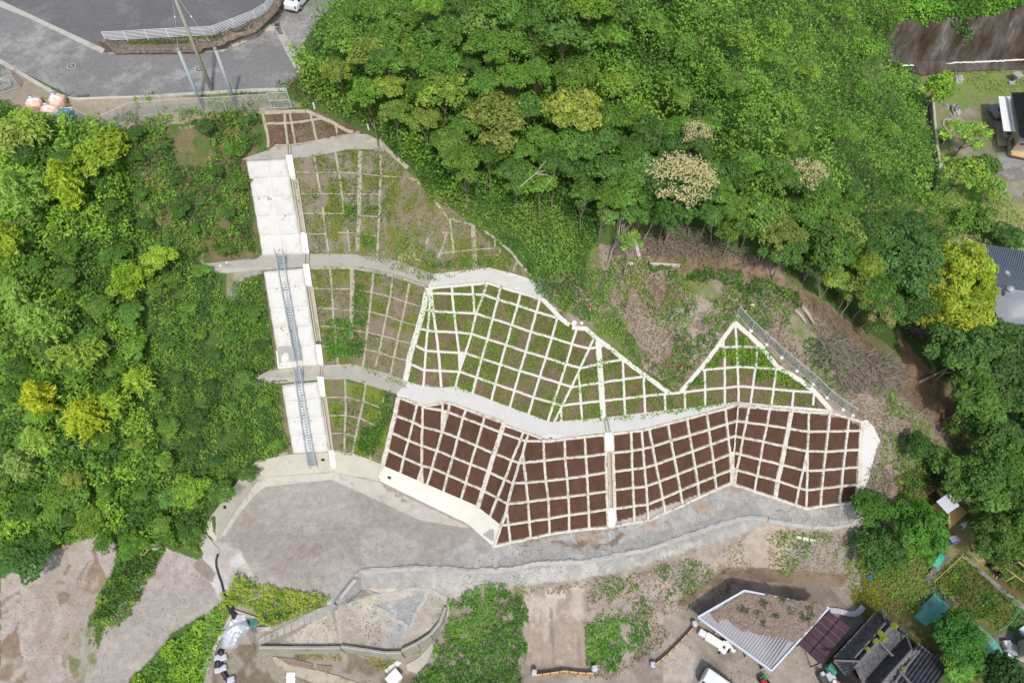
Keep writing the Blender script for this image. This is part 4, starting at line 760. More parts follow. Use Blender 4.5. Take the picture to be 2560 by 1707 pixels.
cover('weeds', 'low weeds between the barn and the gardens', 'F 1945,1360 2000,1310 2100,1400 2200,1520 2240,1580 2150,1480 2060,1400 2020,1440 1985,1400', 45, .2, .14, ['5d6a30', '7a7f36', '8a8a3c'], .8, gaps=.1, seed=49)
cover('moss', 'yellow moss along the drain beside the tiled house', 'l 850,0 1050,60 1400,330 1750,600 1700,660 1400,480 1150,250 900,120', 60, .1, .16, ['7c7c26', '96922c', '6a7428'], .8, gaps=.15, seed=32)
cover('weeds', 'weeds below the curved block wall', ['D1 160,1290 770,1260 790,1390 500,1370 250,1320', 'D1 830,1290 1600,1230 1500,1330 1350,1330 1180,1460 900,1370'], 36, .3, .15, ['6a7f34', '8a9440', '9a9050'], .8, gaps=.25, seed=33)
cover('weeds', 'weeds on the soil behind the road kerb', ['F 90,225 640,215 690,245 640,250 300,290', 'F 380,255 600,250 600,345 520,370 420,300', 'F 700,262 830,300 800,300 700,250'], 34, .4, .18, ['5c7a34', '74903c', '8c9250'], 1., gaps=.55, seed=34)
cover('vine_cover', 'dry brown creepers hanging over the stone wall', 'A0 940,385 1500,360 1940,330 2130,275 2350,190 A1 100,130 200,30 260,-80 300,0 240,130 110,260 0,290 A0 2100,390 1960,425 1640,440 950,445', 60, .35, .16, ['6e5d50', '84705f', '5f6a3a'], .8, seed=35)
cover('weeds', 'rough grass around the gate and the marker posts', 'F 635,195 700,165 725,205 860,290 845,302 760,262 700,248 640,250', 50, .35, .15, ['56723a', '6f8a42', '8a9450'], .8, gaps=.12, seed=51)
# small trees and bushes on the left
LMS = LM[:]
LM[:] = [((60, 300), 'the pale grass plume'), ((250, 330), 'the blue container'), ((170, 480), 'the yellow bamboo'), ((60, 600), 'the leaning culms'), ((380, 640), 'the old grey path end'), ((300, 560), 'the middle of the left hill'), ((340, 760), 'the bright round shrub'),
         ((300, 870), 'the long pale culm'), ((150, 1040), 'the golden bamboo'), ((300, 960), 'the feathery bamboo tuft'), ((450, 900), 'the sprayed panels'), ((430, 1120), 'the left wing wall'), ((250, 1200), 'the lower left hill'), ((80, 1350), 'the dirt track'), ((450, 1340), 'the wall corner'), ((460, 460), 'the bare earth spot')]
KEEP += [(145, 280, 70), (218, 500, 45), (355, 960, 40), (300, 1010, 40)]
n1 = wood('F 0,290 60,305 190,335 290,370 270,520 330,560 370,640 350,740 380,900 400,1050 440,1180 440,1250 300,1250 100,1260 0,1310', 78, (.7, 1.5), (2.0, 3.0), ['broad', 'bush', 'vine', 'fine', 'loose'], 8, [1, 1, 2, 2, 3, 4, 3], 'on the left hill', group='small trees of the left hill', sq=.85, name='small_tree')
cover('shrub_cover', 'ragged weeds along the left edge of the white panels', ['F 545,350 568,360 570,420 598,590 590,600 570,560 550,420', 'F 590,650 608,625 612,680 640,850 625,860 600,760', 'F 630,880 645,885 668,1040 645,1050 625,960'], 50, .5, .17, ['4f6c34', '64803c', '7a8c48'], .9, gaps=.15, seed=40)
n2 = wood('F 300,300 560,280 560,560 460,640 620,720 620,840 480,900 640,920 650,1030 480,1150 440,1050 400,900 380,700 340,560 310,420', 66, (.5, 1.15), (.9, 1.7), ['bush', 'bush', 'fine'], 9, [0, 0, 1, 1, 2], 'on the left hill', excl=BARE, group='low bushes beside the white panels', sq=.7, name='bush', noun='bush')
for x, y, r_, c_, lb in ((255, 370, 2.7, '86a03a', 'broad yellow green tree beside the blue container'), (330, 690, 2.2, '8aa63a', 'bright round leafy tree right of the middle of the left hill'), (395, 640, 1.5, '8fae3c', 'small bright lobed tree next to the round leafy tree'),
                         (150, 1230, 2., '66883a', 'rounded tree above the left dirt track'), (470, 1230, 1.8, '86a23c', 'yellow green tree above the corner of the left wing wall'), (60, 1380, 2.2, '4f7434', 'dark bush at the edge of the left dirt track'), (230, 1290, 1.7, '7a963a', 'leafy bush at the head of the left dirt track')):
    tree(x, y, r_, 2.6, 'broad', c_, lb, sq=.8)
print('left', n1, n2)
# bamboo
def bamboo(label, b, t_, H, col, cc='b5a86a', plume=1.15, n=1500, culm=True, start=.3, size=.3):
    B = G(*b); T = atz(t_[0], t_[1], B.z + H); e = empty('bamboo', B, label, 'bamboo', 'bamboo on the left hill'); M = B.lerp(T, .55) + Vector((0, 0, H * .12)); P = []
    for k in range(15):
        u = k / 14; P.append(B * (1 - u) ** 2 + M * 2 * u * (1 - u) + T * u * u)
    if culm:
        mb = MB().tube(P, [.07 * (1 - .75 * k / 14) + .008 for k in range(15)], 5); npmesh('culm', mb.v, mb.f, 'culm_' + cc, e, smooth=True)
    r = rng; A = np.array([tuple(p) for p in P]); ns = max(40, n // 24); u = r.uniform(start, 1, ns); f = u * 14; i = np.minimum(f.astype(int), 13); C0_ = A[i] + (A[i + 1] - A[i]) * (f - i)[:, None]
    ax_ = np.array((T - B).normalized()); D = r.normal(size=(ns, 3)); D -= np.outer(D @ ax_, ax_) * .6; D /= np.linalg.norm(D, axis=1)[:, None]; D[:, 2] = D[:, 2] * .5 + .1; D += ax_ * .45
    L = plume * np.sin(np.clip((u - start) / (1 - start) * 2.6 + .5, 0, 3.14)) * r.uniform(.5, 1.1, ns); q = 24; s = np.tile(np.linspace(.15, 1, q), (ns, 1))
    C = C0_[:, None, :] + D[:, None, :] * (L[:, None] * s)[:, :, None]; C[:, :, 2] -= (s ** 2) * L[:, None] * .8; C = C.reshape(-1, 3) + r.normal(size=(ns * q, 3)) * .05
    V, F = leafv(C, size, .2, 4.2, r); c = np.repeat(np.array(hexc(col)) * np.array([1.5, 1.6, 1.15]) * r.uniform(.85, 1.15, (len(C), 1)) * np.array([1, 1, 1]), 4, 0); npmesh('fronds', V, F, 'leaf', e, cols=c); return e
for q in ('b5a86a', '9c9484'): mat('culm_' + q, hexc(q), rough=.6, var=.1)
Y_, Pl, Gd = '96a63c', '88a058', 'a2a83c'
for a in (('tall yellow bamboo with a bare lower culm left of the bare earth', (218, 562), (128, 405), 7.5, Y_), ('pale arching bamboo near the left edge above the leaning culms', (105, 535), (15, 430), 7, Pl),
          ('pale bamboo with a long bare culm lying left of the bright round tree', (332, 866), (120, 880), 6.5, '90a04e', '9c9484'), ('big pale feathery bamboo at the left edge in the middle of the picture', (110, 860), (20, 700), 7, Pl),
          ('pale feathery bamboo clump below the big pale bamboo', (200, 850), (60, 770), 6.5, Pl), ('golden yellow bamboo with fine leaves', (240, 1090), (190, 1020), 6, Gd), ('yellow green bamboo above the golden one', (130, 1050), (70, 960), 6.5, 'a8ab38'),
          ('light green feathery bamboo tuft, upper of the pair', (355, 985), (335, 930), 4.5, '93a648'), ('light green feathery bamboo tuft, lower of the pair', (300, 1040), (270, 990), 4.5, '8da244'),
          ('pale yellow bamboo spreading left of the golden bamboo', (140, 1130), (70, 1075), 5.5, '90a452'), ('washed out bamboo with thin bare twigs at the left edge', (120, 1190), (20, 1140), 5, '8a9a60'), ('yellow bamboo tip at the left edge behind two grey culms', (60, 640), (-20, 560), 6, '98a640'),
          ('pale tall grass plume at the left edge above the shrubs', (60, 420), (10, 300), 5, '97a060'), ('pale tall grass plume near the blue container', (110, 380), (60, 280), 4.5, '95a45c'), ('dark feathery bamboo at the left edge by the dirt track', (60, 1300), (0, 1240), 4, '6f8a3c')):
    bamboo(a[0], a[1], a[2], a[3], a[4], a[5] if len(a) > 5 else 'b5a86a', plume=2.5 if a[4] in (Pl, Gd) else 1.7, n=3600, size=.26)
for lb, a, b in (('long grey bamboo culm leaning out over the left edge, upper of two', (122, 568), (-30, 586)), ('grey bamboo culm leaning down to the shrubs, lower of two', (112, 634), (-10, 590)), ('thin brown culm over the golden bamboo', (60, 960), (10, 920))):
    A = G(*a) + Vector((0, 0, 1.5)); B = atz(b[0], b[1], A.z + 3); o = MB().tube([A, A.lerp(B, .5) + Vector((0, 0, .3)), B], [.09, .075, .05], 6).build('bamboo_culm', 'culm_9c9484'); tag(o, lb, 'bamboo culm')

# ---------------------------------------------------------------- trees with faces of their own
LM[:] = LMS
def bl(seed, dens=.55):
    r = np.random.default_rng(seed); Cc = []
    for q in range(40):
        a = q * 2.4; t = math.sqrt((q + .5) / 40) * .85; z = .72 * math.sqrt(1 - t * t * .95); n = 60
        if r.random() > dens + .2: continue
        Cc.append(np.array([math.cos(a) * t, math.sin(a) * t, z]) + r.normal(size=(n, 3)) * np.array([.1, .1, .045]))
    C = np.vstack(Cc); V, F = leafv(C, .05, .8, 2.2, r); return npmesh('blossom', V, F, 'leaf', cols=np.repeat(np.array(hexc('d9cf9c')) * r.uniform(.8, 1.15, (len(C), 1)), 4, 0), link=False)
for x, y, r_, h_, d_, lb in ((1700, 470, 3.3, 7.5, .75, 'large tree covered with cream blossom at the lower edge of the wood'), (1735, 345, 1.7, 7, .35, 'small cream blossoming tree inside the wood'), (2010, 450, 2.2, 7.5, .35, 'tree with pale blossom tufts above the dark crowns'), (1665, 535, 1.5, 4.5, .6, 'low cream blossoming tree just under the large blossoming one')):
    t = tree(x, y, r_, h_, 'broad', '4f7238', lb, sq=.9); b_ = bpy.data.objects.new('blossom', bl(int(x), d_)); COL.objects.link(b_); b_.parent = t; c_ = [q for q in t.children if q.name.startswith('crown')][0]; b_.location = c_.location.copy(); b_.location.z += r_ * .16; b_.scale = (r_, r_, r_)
for x, y, r_, h_, k_, c_, lb in ((2255, 640, 4.4, 7, 'big', '5c7c40', 'huge rounded dark green tree left of the yellow tree'), (2150, 590, 2.9, 6.5, 'big', '54743a', 'round dark tree just left of the huge rounded tree'), (2180, 730, 2.8, 5, 'big', '587839', 'dark green tree below the huge rounded tree'),
                                 (2405, 665, 3.6, 7, 'big', 'a6b03c', 'bright yellow tree beside the grey metal roof, upper crown'), (2385, 780, 3.9, 6, 'big', 'a2ac3a', 'bright yellow tree beside the grey metal roof, lower crown'), (2450, 730, 2.4, 5, 'big', '9aa83c', 'smaller yellow tree touching the grey metal roof'),
                                 (2020, 520, 2.6, 5.5, 'broad', '5f7c3a', 'olive green tree above the twisted bare trunks'), (2060, 610, 2.6, 5.5, 'broad', '52703a', 'dark tree right of the twisted bare trunks'), (1945, 570, 2.3, 5, 'fine', '7b8a48', 'olive tree over the twisted bare trunks'),
                                 (1840, 560, 2.1, 4.8, 'fine', '577438', 'dark green tree between blossom and twisted trunks'), (1560, 470, 2.6, 5, 'broad', '5b8040', 'blue green soft tree above the leaning bare trees'), (1610, 430, 2.4, 5.5, 'fine', '628846', 'soft green tree touching the cream blossom'),
                                 (1440, 270, 2.8, 6.5, 'fine', '8c9a54', 'yellowish leafy tree in the middle of the wood'), (1250, 290, 2.9, 6, 'fine', '7b8a48', 'olive feathery tree above the top berm'), (1180, 60, 2.2, 6, 'loose', '6f8a44', 'light feathery tree by the road edge of the wood'),
                                 (2305, 1325, 3.1, 4.2, 'big', '5a8638', 'big bright green tree in front of the white hut'), (2200, 1370, 2.6, 3.5, 'broad', '4c6e36', 'dark tree left of the white hut'), (2170, 1260, 1.8, 2.6, 'broad', '557a36', 'shaded tree beside the brown path'),
                                 (2290, 1110, 1.6, 2.2, 'broad', '44652f', 'small shaded tree on the brown path'), (2400, 1590, 2.6, 3.2, 'big', '507c34', 'dark green garden tree over the green tarpaulin'), (2400, 1665, 2., 2.8, 'broad', '668e3c', 'light green garden tree beside the tiled roof'),
                                 (2510, 1690, 2.4, 3, 'broad', '44662f', 'dark garden tree in the bottom right corner'), (2345, 222, 3., 4.5, 'loose', '85a048', 'airy garden tree at the foot of the rock wall'), (2425, 335, 3., 4.2, 'loose', '7e9c46', 'airy garden tree left of the white awning'),
                                 (2405, 430, 3.3, 4.5, 'loose', '8aa64c', 'yellow green garden tree below the white awning'), (2465, 410, 1.7, 2.5, 'bush', '5c8038', 'dark round garden bush by the asphalt'), (2480, 470, 2.4, 3, 'loose', '7a9a46', 'small garden tree near the lawn end'), (2440, 545, 2.1, 2, 'bush', '5a7a3c', 'dark shrub between lawn and metal roof'),
                                 (2520, 590, 1.8, 2, 'bush', '567638', 'round shrub behind the metal roof')):
    tree(x, y, r_, h_, k_, c_, lb)
n3 = wood('F 2210,800 2400,740 2400,1130 2310,1080 2220,930', 66, (2.2, 3.3), (4, 7), ['big', 'big', 'broad'], 12, [0, 0, 1, 1], 'at the right edge', group='dark trees at the right edge')
n4 = wood('F 2200,1060 2400,1130 2400,1290 2300,1260 2260,1190 2200,1140', 66, (2., 3.), (3.5, 5), ['big', 'broad'], 14, [0, 1, 1, 2], 'around the white hut', group='dark trees at the right edge', excl=['n 380,60 700,60 780,520 520,560 400,300'])
n5 = wood('F 1790,520 1880,500 2020,530 2080,600 2140,640 2120,740 2040,720 1960,680 1880,640 1800,580', 56, (1.4, 2.3), (3.5, 5.5), ['broad', 'fine'], 15, [0, 0, 1, 4], 'above the twisted trunks')
# bare leaning trees at the edge of the wood
for bx, by, tx, ty, h_, r_, kd, cl, lb in ((1515, 672, 1575, 530, 5.5, 1.6, 'loose', '74904a', 'slender bare tree leaning right over the notch'), (1492, 606, 1520, 540, 4, 1.2, 'loose', '74904a', 'short leaning bare tree at the left of the notch'), (1608, 605, 1650, 520, 4.5, 1.5, 'loose', '6a8a42', 'forked bare tree below the cream blossom'),
                                          (1777, 610, 1770, 530, 5, 1.3, 'fine', '5d7d3c', 'thin pale trunks in the dark gap, left one'), (1818, 580, 1815, 520, 5, 1.3, 'fine', '5d7d3c', 'thin pale trunks in the dark gap, right one'), (1897, 655, 1905, 560, 5, 1.6, 'loose', '7c8a48', 'twisted bare tree with many crooked limbs'),
                                          (2050, 745, 2045, 640, 6, 1.6, 'loose', '6d8440', 'tall thin trunk under the dark crowns'), (2100, 790, 2140, 720, 5, 1.5, 'loose', '6d8440', 'thick pale trunk leaning right under the huge tree'), (2140, 830, 2200, 770, 5, 1.5, 'loose', '8c8a60', 'long pale trunk leaning far right by the brush'),
                                          (1560, 690, 1580, 600, 4.5, 1.2, 'loose', '7a9a48', 'young thin tree right of the slender bare tree')):
    b = G(bx, by); T = atz(tx, ty, b.z + h_); tree(0, 0, r_, h_, kd, cl, lb, base=b, lean=(T.x - b.x, T.y - b.y), bare=True)
# logs, fallen branches, brush
def log(label, a, b, r, name='log', m='bark_pale', lift=.15, cat='log'):
    A, B = G(*pl(a)[0]), G(*pl(b)[0]); o = MB().tube([A + Vector((0, 0, lift)), A.lerp(B, .5) + Vector((random.uniform(-.1, .1), 0, lift + .08)), B + Vector((0, 0, lift))], [r, r * .85, r * .65], 7).build(name, m, smooth=True); return tag(o, label, cat)
log('thick cut log lying on the right bank, left of two', 'g 1690,175', 'g 1830,340', .2); log('thick cut log lying on the right bank, right of two', 'g 1775,125', 'g 1930,350', .22)
log('pale broken trunk lying across the brown path', 'C3 1385,375', 'C3 1600,270', .16); log('thin pale branch below the brush pile', 'C3 780,480', 'C3 950,510', .06); log('thin fallen branch on the weeds, upper', 'C3 1160,610', 'C3 1300,520', .05)
log('thin fallen branch on the weeds, longer lower one', 'C3 1320,720', 'C3 1530,560', .05); log('short pale log near the brown path', 'C3 1265,1050', 'C3 1330,1020', .1); log('thin stick beside the sprayed edge', 'C3 980,750', 'C3 1060,830', .05)
def brush(label, poly, n, L=1.2, m='twig', hz=.7, cx=None):
    P = np.array([p[:2] for p in pl(poly)]); lo, hi = P.min(0), P.max(0); mb = MB(); k = 0
    while k < n:
        x, y = random.uniform(lo[0], hi[0]), random.uniform(lo[1], hi[1])
        if not pip(np.array([x]), np.array([y]), P)[0]: continue
        k += 1; g = G(x, y) + Vector((0, 0, random.uniform(.02, hz))); a = random.uniform(0, 6.28); l = L * random.uniform(.3, 1); q = [g]
        for s in range(3): a += random.uniform(-.5, .5); q.append(q[-1] + Vector((math.cos(a) * l / 3, math.sin(a) * l / 3, random.uniform(-.12, .12))))
        mb.tube(q, [.04, .034, .026, .012], 3, cap=False)
    o = mb.build('brush_pile', m); return tag(o, label, 'brush', kind='stuff')
brush('grey tangle of cut branches beside the wire fence', 'C3 400,0 700,0 780,80 1050,130 1330,330 1200,420 900,460 740,480 640,430 560,250', 900, 1.7)
brush('brown heap of cut branches in front of the bare trees', 'B2 1180,640 1400,500 1600,520 1850,640 2100,760 2330,880 2330,930 2050,820 1700,790 1400,800 1230,780', 550, 1.5)
mat('twig_brown', hexc('8d7766'), rough=.95, var=.25, scale=2)
brush('fine brown litter of twigs over the cleared ground', 'F 1380,570 1700,590 1960,740 2160,930 2300,1060 2140,1060 2080,960 1900,760 1700,640 1500,610', 600, .7, 'twig_brown', .1)
brush('dead grey stems on the bank right of the sprayed edge', 'C3 880,1150 1180,1180 1150,1330 950,1500 880,1450', 350, .6, 'twig', .15)
brush('dry dead grass in the notch', 'F 1380,720 1500,640 1640,690 1700,680 1650,780 1560,880 1480,800', 800, .45, 'twig', .08)
brush('dry twigs under the dead tree crown by the yellow tree', 'B3 1150,1350 1450,1260 1500,1350 1400,1560 1250,1500', 700, 1.6, 'twig', 2.6)
o = MB(); p0 = G(*pl('j 1910,320')[0]) + Vector((0, 0, 6.3)); 
for s in ('j 1910,320 2050,200 2150,80', 'j 2050,200 2150,210 2210,240 2120,330', 'j 2070,190 2140,170'):
    q = [atz(x, y, p0.z + i * .25) for i, (x, y) in enumerate(p[:2] for p in pl(s))]; o.tube(q, [.05, .04, .025, .012][:len(q)], 5)
tag(o.build('dead_branch', 'bark_pale'), 'pale forked dead branch lying on the crowns of the wood', 'branch')
# ---------------------------------------------------------------- things by the road
mat('white_paint', (.78, .79, .8), rough=.35, var=.02, spec=.5); mat('car_white', (.82, .83, .85), rough=.18, var=0, spec=.6); mat('glass', (.03, .04, .05), rough=.08, var=0, spec=.8)
mat('rubber', (.02, .02, .02), rough=.8, var=0); mat('tail_red', (.35, .02, .02), rough=.3, var=0); mat('chrome', (.6, .62, .63), rough=.3, metal=.8, var=0); mat('headlamp', (.7, .75, .78), rough=.1, var=0)
mat('pole_conc', hexc('a49d8b'), rough=.85, var=.08); mat('stay_grey', hexc('a9b3b6'), rough=.7, var=.1); mat('iron', hexc('55524e'), rough=.7, var=.2); mat('ring', hexc('b0aba0'), rough=.9, var=.1)
mat('mesh', hexc('a9afb0'), rough=.6, var=.1, alpha=.3); mat('rust', hexc('7e4a3a'), rough=.8, var=.2); mat('wire', hexc('a8aaa8'), rough=.6, var=0); mat('blue', hexc('1f86b5'), rough=.6, var=.1); mat('bag', hexc('e6b49c'), rough=.8, var=.05, col2=hexc('f2cdbb'))
mat('bag_white', hexc('f4eee8'), rough=.8, var=.03); mat('plank', hexc('e0b980'), rough=.8, var=.08); mat('brown_wood', hexc('8c6a4a'), rough=.85, var=.15); mat('sandbag', hexc('c6c6cc'), rough=.9, var=.08)
def WP(s, lift=0):
    return [G(p[0], p[1]) + Vector((0, 0, lift)) for p in pl(s)]
base = G(530, 228); q = atz(415, -60, base.z + 10.6)
t = empty('utility_pole', base, 'tall concrete utility pole standing on the road verge between two grey stay posts', 'utility pole'); 
MB().tube([base - Vector((0, 0, .3)), base.lerp(q, .5), q], [.19, .17, .14], 10).build('pole', 'pole_conc', t, smooth=True)
for k in range(6):
    c = base.lerp(q, .35 + k * .09); MB().tube([c - Vector((.28, 0, 0)), c + Vector((.28, 0, 0))], .015, 4).build('step_bolt', 'iron', t)
MB().tube([base.lerp(q, .93), base.lerp(q, .95)], .2, 10).build('band', 'galv_dark', t)
for lb, b, tp, wx in (('grey stay post left of the utility pole', (508, 274), (446, 126), (440, -60)), ('grey stay post right of the utility pole', (590, 264), (538, 124), (432, -40))):
    B = G(*b); T = atz(tp[0], tp[1], B.z + 6.2); t = empty('stay_post', B, lb, 'post', 'stay posts by the utility pole'); MB().tube([B - Vector((0, 0, .3)), T], [.17, .14], 10).build('post', 'stay_grey', t, smooth=True)
    MB().tube([T, T + (T - B).normalized() * .12], .16, 10).build('cap', 'pole_conc', t); Q = base.lerp(q, .9)
    a = T + (T - B).normalized() * .1; o = MB().tube([a, a.lerp(Q, .5) - Vector((0, 0, .15)), Q], .018, 4).build('stay_wire', 'wire', t); m_ = a.lerp(Q, .55) - Vector((0, 0, .14)); MB().tube([m_, m_ + (Q - a).normalized() * .15], .05, 6).build('insulator', 'bag_white', t)
# fences
def fence(label, pts, H, m, panel=None, rails=2, pr=.035, name='fence', cat='fence', post_w=None, feet=False, lift=0, top=None):
    P = WP(pts, lift) if isinstance(pts, str) else pts; t = empty(name, P[0], label, cat); up = Vector((0, 0, H))
    for p in P:
        MB().tube([p - Vector((0, 0, .15)), p + up], pr, 6).build('post', m, t)
        if feet: MB().box(p + Vector((0, 0, .05)), (.3, .3, .22)).build('footing', 'conc_white', t)
    for k in range(rails):
        f = 1 if rails == 1 else .1 + .9 * k / (rails - 1); mb = MB().tube([p + up * f for p in P], pr * .6 if rails > 2 else pr * .7, 5); mb.build('rail', m, t)
    if panel:
        V = []; F = []
        for i, p in enumerate(P): V += [p + up * .06, p + up * .98]
        F = [(2 * i, 2 * i + 2, 2 * i + 3, 2 * i + 1) for i in range(len(P) - 1)]; npmesh('mesh_panel', V, F, panel, t)
    return t
mat('vine_wall', hexc('75655a'), rough=.95, var=.35, scale=3, bump=1, bscale=6, col2=hexc('8a7d70'))
sw = beam('P 262,118 447,117 534,113 590,97 640,76 670,48 686,20 694,-30', .5, .95, None, 'stone_wall', 'vine_wall', jit=.04, step=.4); tag(sw, 'low stone wall grown over with dry creepers under the white railing', 'wall')
tops = []
for x, y in pl('A0 975,378 1170,370 1360,358 1555,348 1745,338 1945,330 1980,322 2155,258 2350,180 A1 100,118 180,15 240,-90'):
    tops.append(atz(x, y, 26.2 if x > 330 else 26.0))
fence('white seven rail railing on top of the stone wall around the car park', tops, 1.0, 'white_paint', rails=7, pr=.045, name='railing', cat='railing')
fence('wire mesh fence along the top of the slope below the road', 'A0 875,1240 1080,1165 1255,1082 1460,1066 1665,1052 1875,1040 2090,1032 A1 -60,1015 150,1008', 1.75, 'galv', 'mesh', 2)
fence('wire mesh fence around the bags at the left of the road', 'A0 370,1130 575,1150 760,1120 870,1180', 1.5, 'galv', 'mesh', 2)
fence('small mesh enclosure with a looped hose at the left edge by the road', 'A0 -150,900 45,860 190,810 110,700 -60,760', 1.5, 'galv', 'mesh', 2)
fence('red brown pipe fence at the end of the road below the wood', 'A1 325,810 445,650 450,760 375,870', 1.1, 'rust', None, 2, .03)
g_t = fence('galvanised wire gate at the top of the framed slope', 'A1 150,1008 335,1000', 1.9, 'galv', 'mesh', 3, .045, 'wire_gate', 'gate')
fence('long grey wire fence on white footings beside the triangular frame', 'g 985,232 1160,427 1350,597 1535,757 1720,918 1920,1080 2090,1244 2285,1388 d 1915,285', 1.45, 'galv', 'mesh', 2, .04, feet=True)
mat('hose_grey', hexc('b9bbb6'), rough=.6)
a = G(12, 218) + Vector((0, 0, .1)); tag(MB().tube([a + Vector((math.cos(k * .5) * .7, math.sin(k * .5) * .7, .02 * k)) for k in range(24)], .05, 6).build('hose', 'hose_grey'), 'looped grey hose inside the small mesh enclosure', 'hose')
# manholes and grates
def disc(name, c, r, m, parent, z0, z1, n=24):
    V = [c + Vector((math.cos(6.2832 * k / n) * r, math.sin(6.2832 * k / n) * r, z)) for z in (z0, z1) for k in range(n)]; F = [tuple(range(n, 2 * n))] + [(k, (k + 1) % n, n + (k + 1) % n, n + k) for k in range(n)]; return npmesh(name, V, F, m, parent)
for s, lb in (('A0 658,612', 'round manhole cover in the road left of the utility pole'), ('A0 1832,645', 'round manhole cover between the stay posts'), ('A1 532,167', 'round manhole cover beside the white car')):
    c = WP(s)[0]; t = empty('manhole', c, lb, 'manhole', 'manhole covers in the road'); disc('ring', c, .46, 'ring', t, 0, .075); disc('lid', c, .33, 'iron', t, .05, .09); disc('lid_boss', c, .17, 'galv_dark', t, .085, .1)
for s, lb in (('A0 965,468 1070,468 1070,492 965,492', 'steel drain grate at the end of the kerb by the stone wall'), ('A0 718,885 822,882 820,903 716,906', 'steel drain grate in the lower road kerb'), ('A1 175,225 222,225 215,258 170,250', 'steel drain grate at the foot of the stone wall near the car'), ('A1 182,275 225,262 250,320 212,325', 'long steel grate at the start of the drain strip')):
    t = empty('drain_grate', WP(s)[0], lb, 'grate', 'steel drain grates'); patch('grate', s, 'iron', .17, t, skirt=.05, dens=30); P = pl(s)
    for k in range(1, 6):
        f = k / 6; A = G(P[0][0] + (P[1][0] - P[0][0]) * f, P[0][1] + (P[1][1] - P[0][1]) * f); B = G(P[3][0] + (P[2][0] - P[3][0]) * f, P[3][1] + (P[2][1] - P[3][1]) * f); MB().bar(A + Vector((0, 0, .18)), B + Vector((0, 0, .18)), .03, .02).build('grate_bar', 'galv_dark', t)
# bags and bin
def bag(label, s, r, seed):
    c = WP(s)[0]; rr = random.Random(seed); V = []; F = []; n, m_ = 28, 12
    for j in range(m_):
        v = j / (m_ - 1); R_ = r * (.85 + .25 * math.sin(v * 2.6)) * (1 if v < .72 else max(.12, 1 - (v - .72) / .28 * .88)); z = v * r * 1.75
        for i in range(n):
            a = 6.2832 * i / n; f = 1 + .1 * math.sin(a * 3 + seed + v * 4) + .07 * math.sin(a * 7 + seed * 2 - v * 5) * v + rr.uniform(-.03, .03); V.append(c + Vector((math.cos(a) * R_ * f, math.sin(a) * R_ * f, z)))
    F = [(j * n + i, j * n + (i + 1) % n, (j + 1) * n + (i + 1) % n, (j + 1) * n + i) for j in range(m_ - 1) for i in range(n)] + [tuple((m_ - 1) * n + i for i in range(n))]
    t = empty('bulk_bag', c, label, 'bag', 'pink bulk bags by the road'); npmesh('sack', V, F, 'bag', t, smooth=True)
    mb = MB(); tp = c + Vector((0, 0, r * 1.7)); n = 14
    V = []
    for j in range(5):
        R_ = r * (.75, .5, .22, .16, .3)[j]
        for i in range(n):
            a = 6.2832 * i / n; f = 1 + .25 * math.sin(a * 4 + seed) * (j < 3) + .2 * math.sin(a * 5) * (j > 3); V.append(c + Vector((math.cos(a) * R_ * f - .05, math.sin(a) * R_ * f + .05, r * (1.42, 1.6, 1.78, 1.95, 2.1)[j])))
    npmesh('tied_top', V, [(j * n + i, j * n + (i + 1) % n, (j + 1) * n + (i + 1) % n, (j + 1) * n + i) for j in range(4) for i in range(n)] + [tuple(4 * n + i for i in range(n))], 'bag_white', t, smooth=True)
bag('pink bulk bag with a white tied top, leftmost of the three', 'A0 355,1000', .68, 1); bag('pink bulk bag with a white tied top, lowest of the three', 'A0 495,1070', .72, 2); bag('pink bulk bag with a white tied top, nearest the road', 'A0 560,975', .7, 3)
c = G(*pl('A0 625,1085')[0]); t = empty('blue_bin', c, 'blue open topped container beside the pink bags', 'container'); MB().box(c + Vector((0, 0, .4)), (1.25, .95, .8)).build('bin', 'blue', t)
MB().box(c + Vector((0, .47, .82)), (1.35, .06, .06)).build('rim', 'white_paint', t); MB().box(c + Vector((0, -.47, .82)), (1.35, .06, .06)).build('rim', 'white_paint', t); MB().box(c + Vector((.64, 0, .82)), (.06, .95, .06)).build('rim', 'white_paint', t); MB().box(c + Vector((-.64, 0, .82)), (.06, .95, .06)).build('rim', 'white_paint', t)

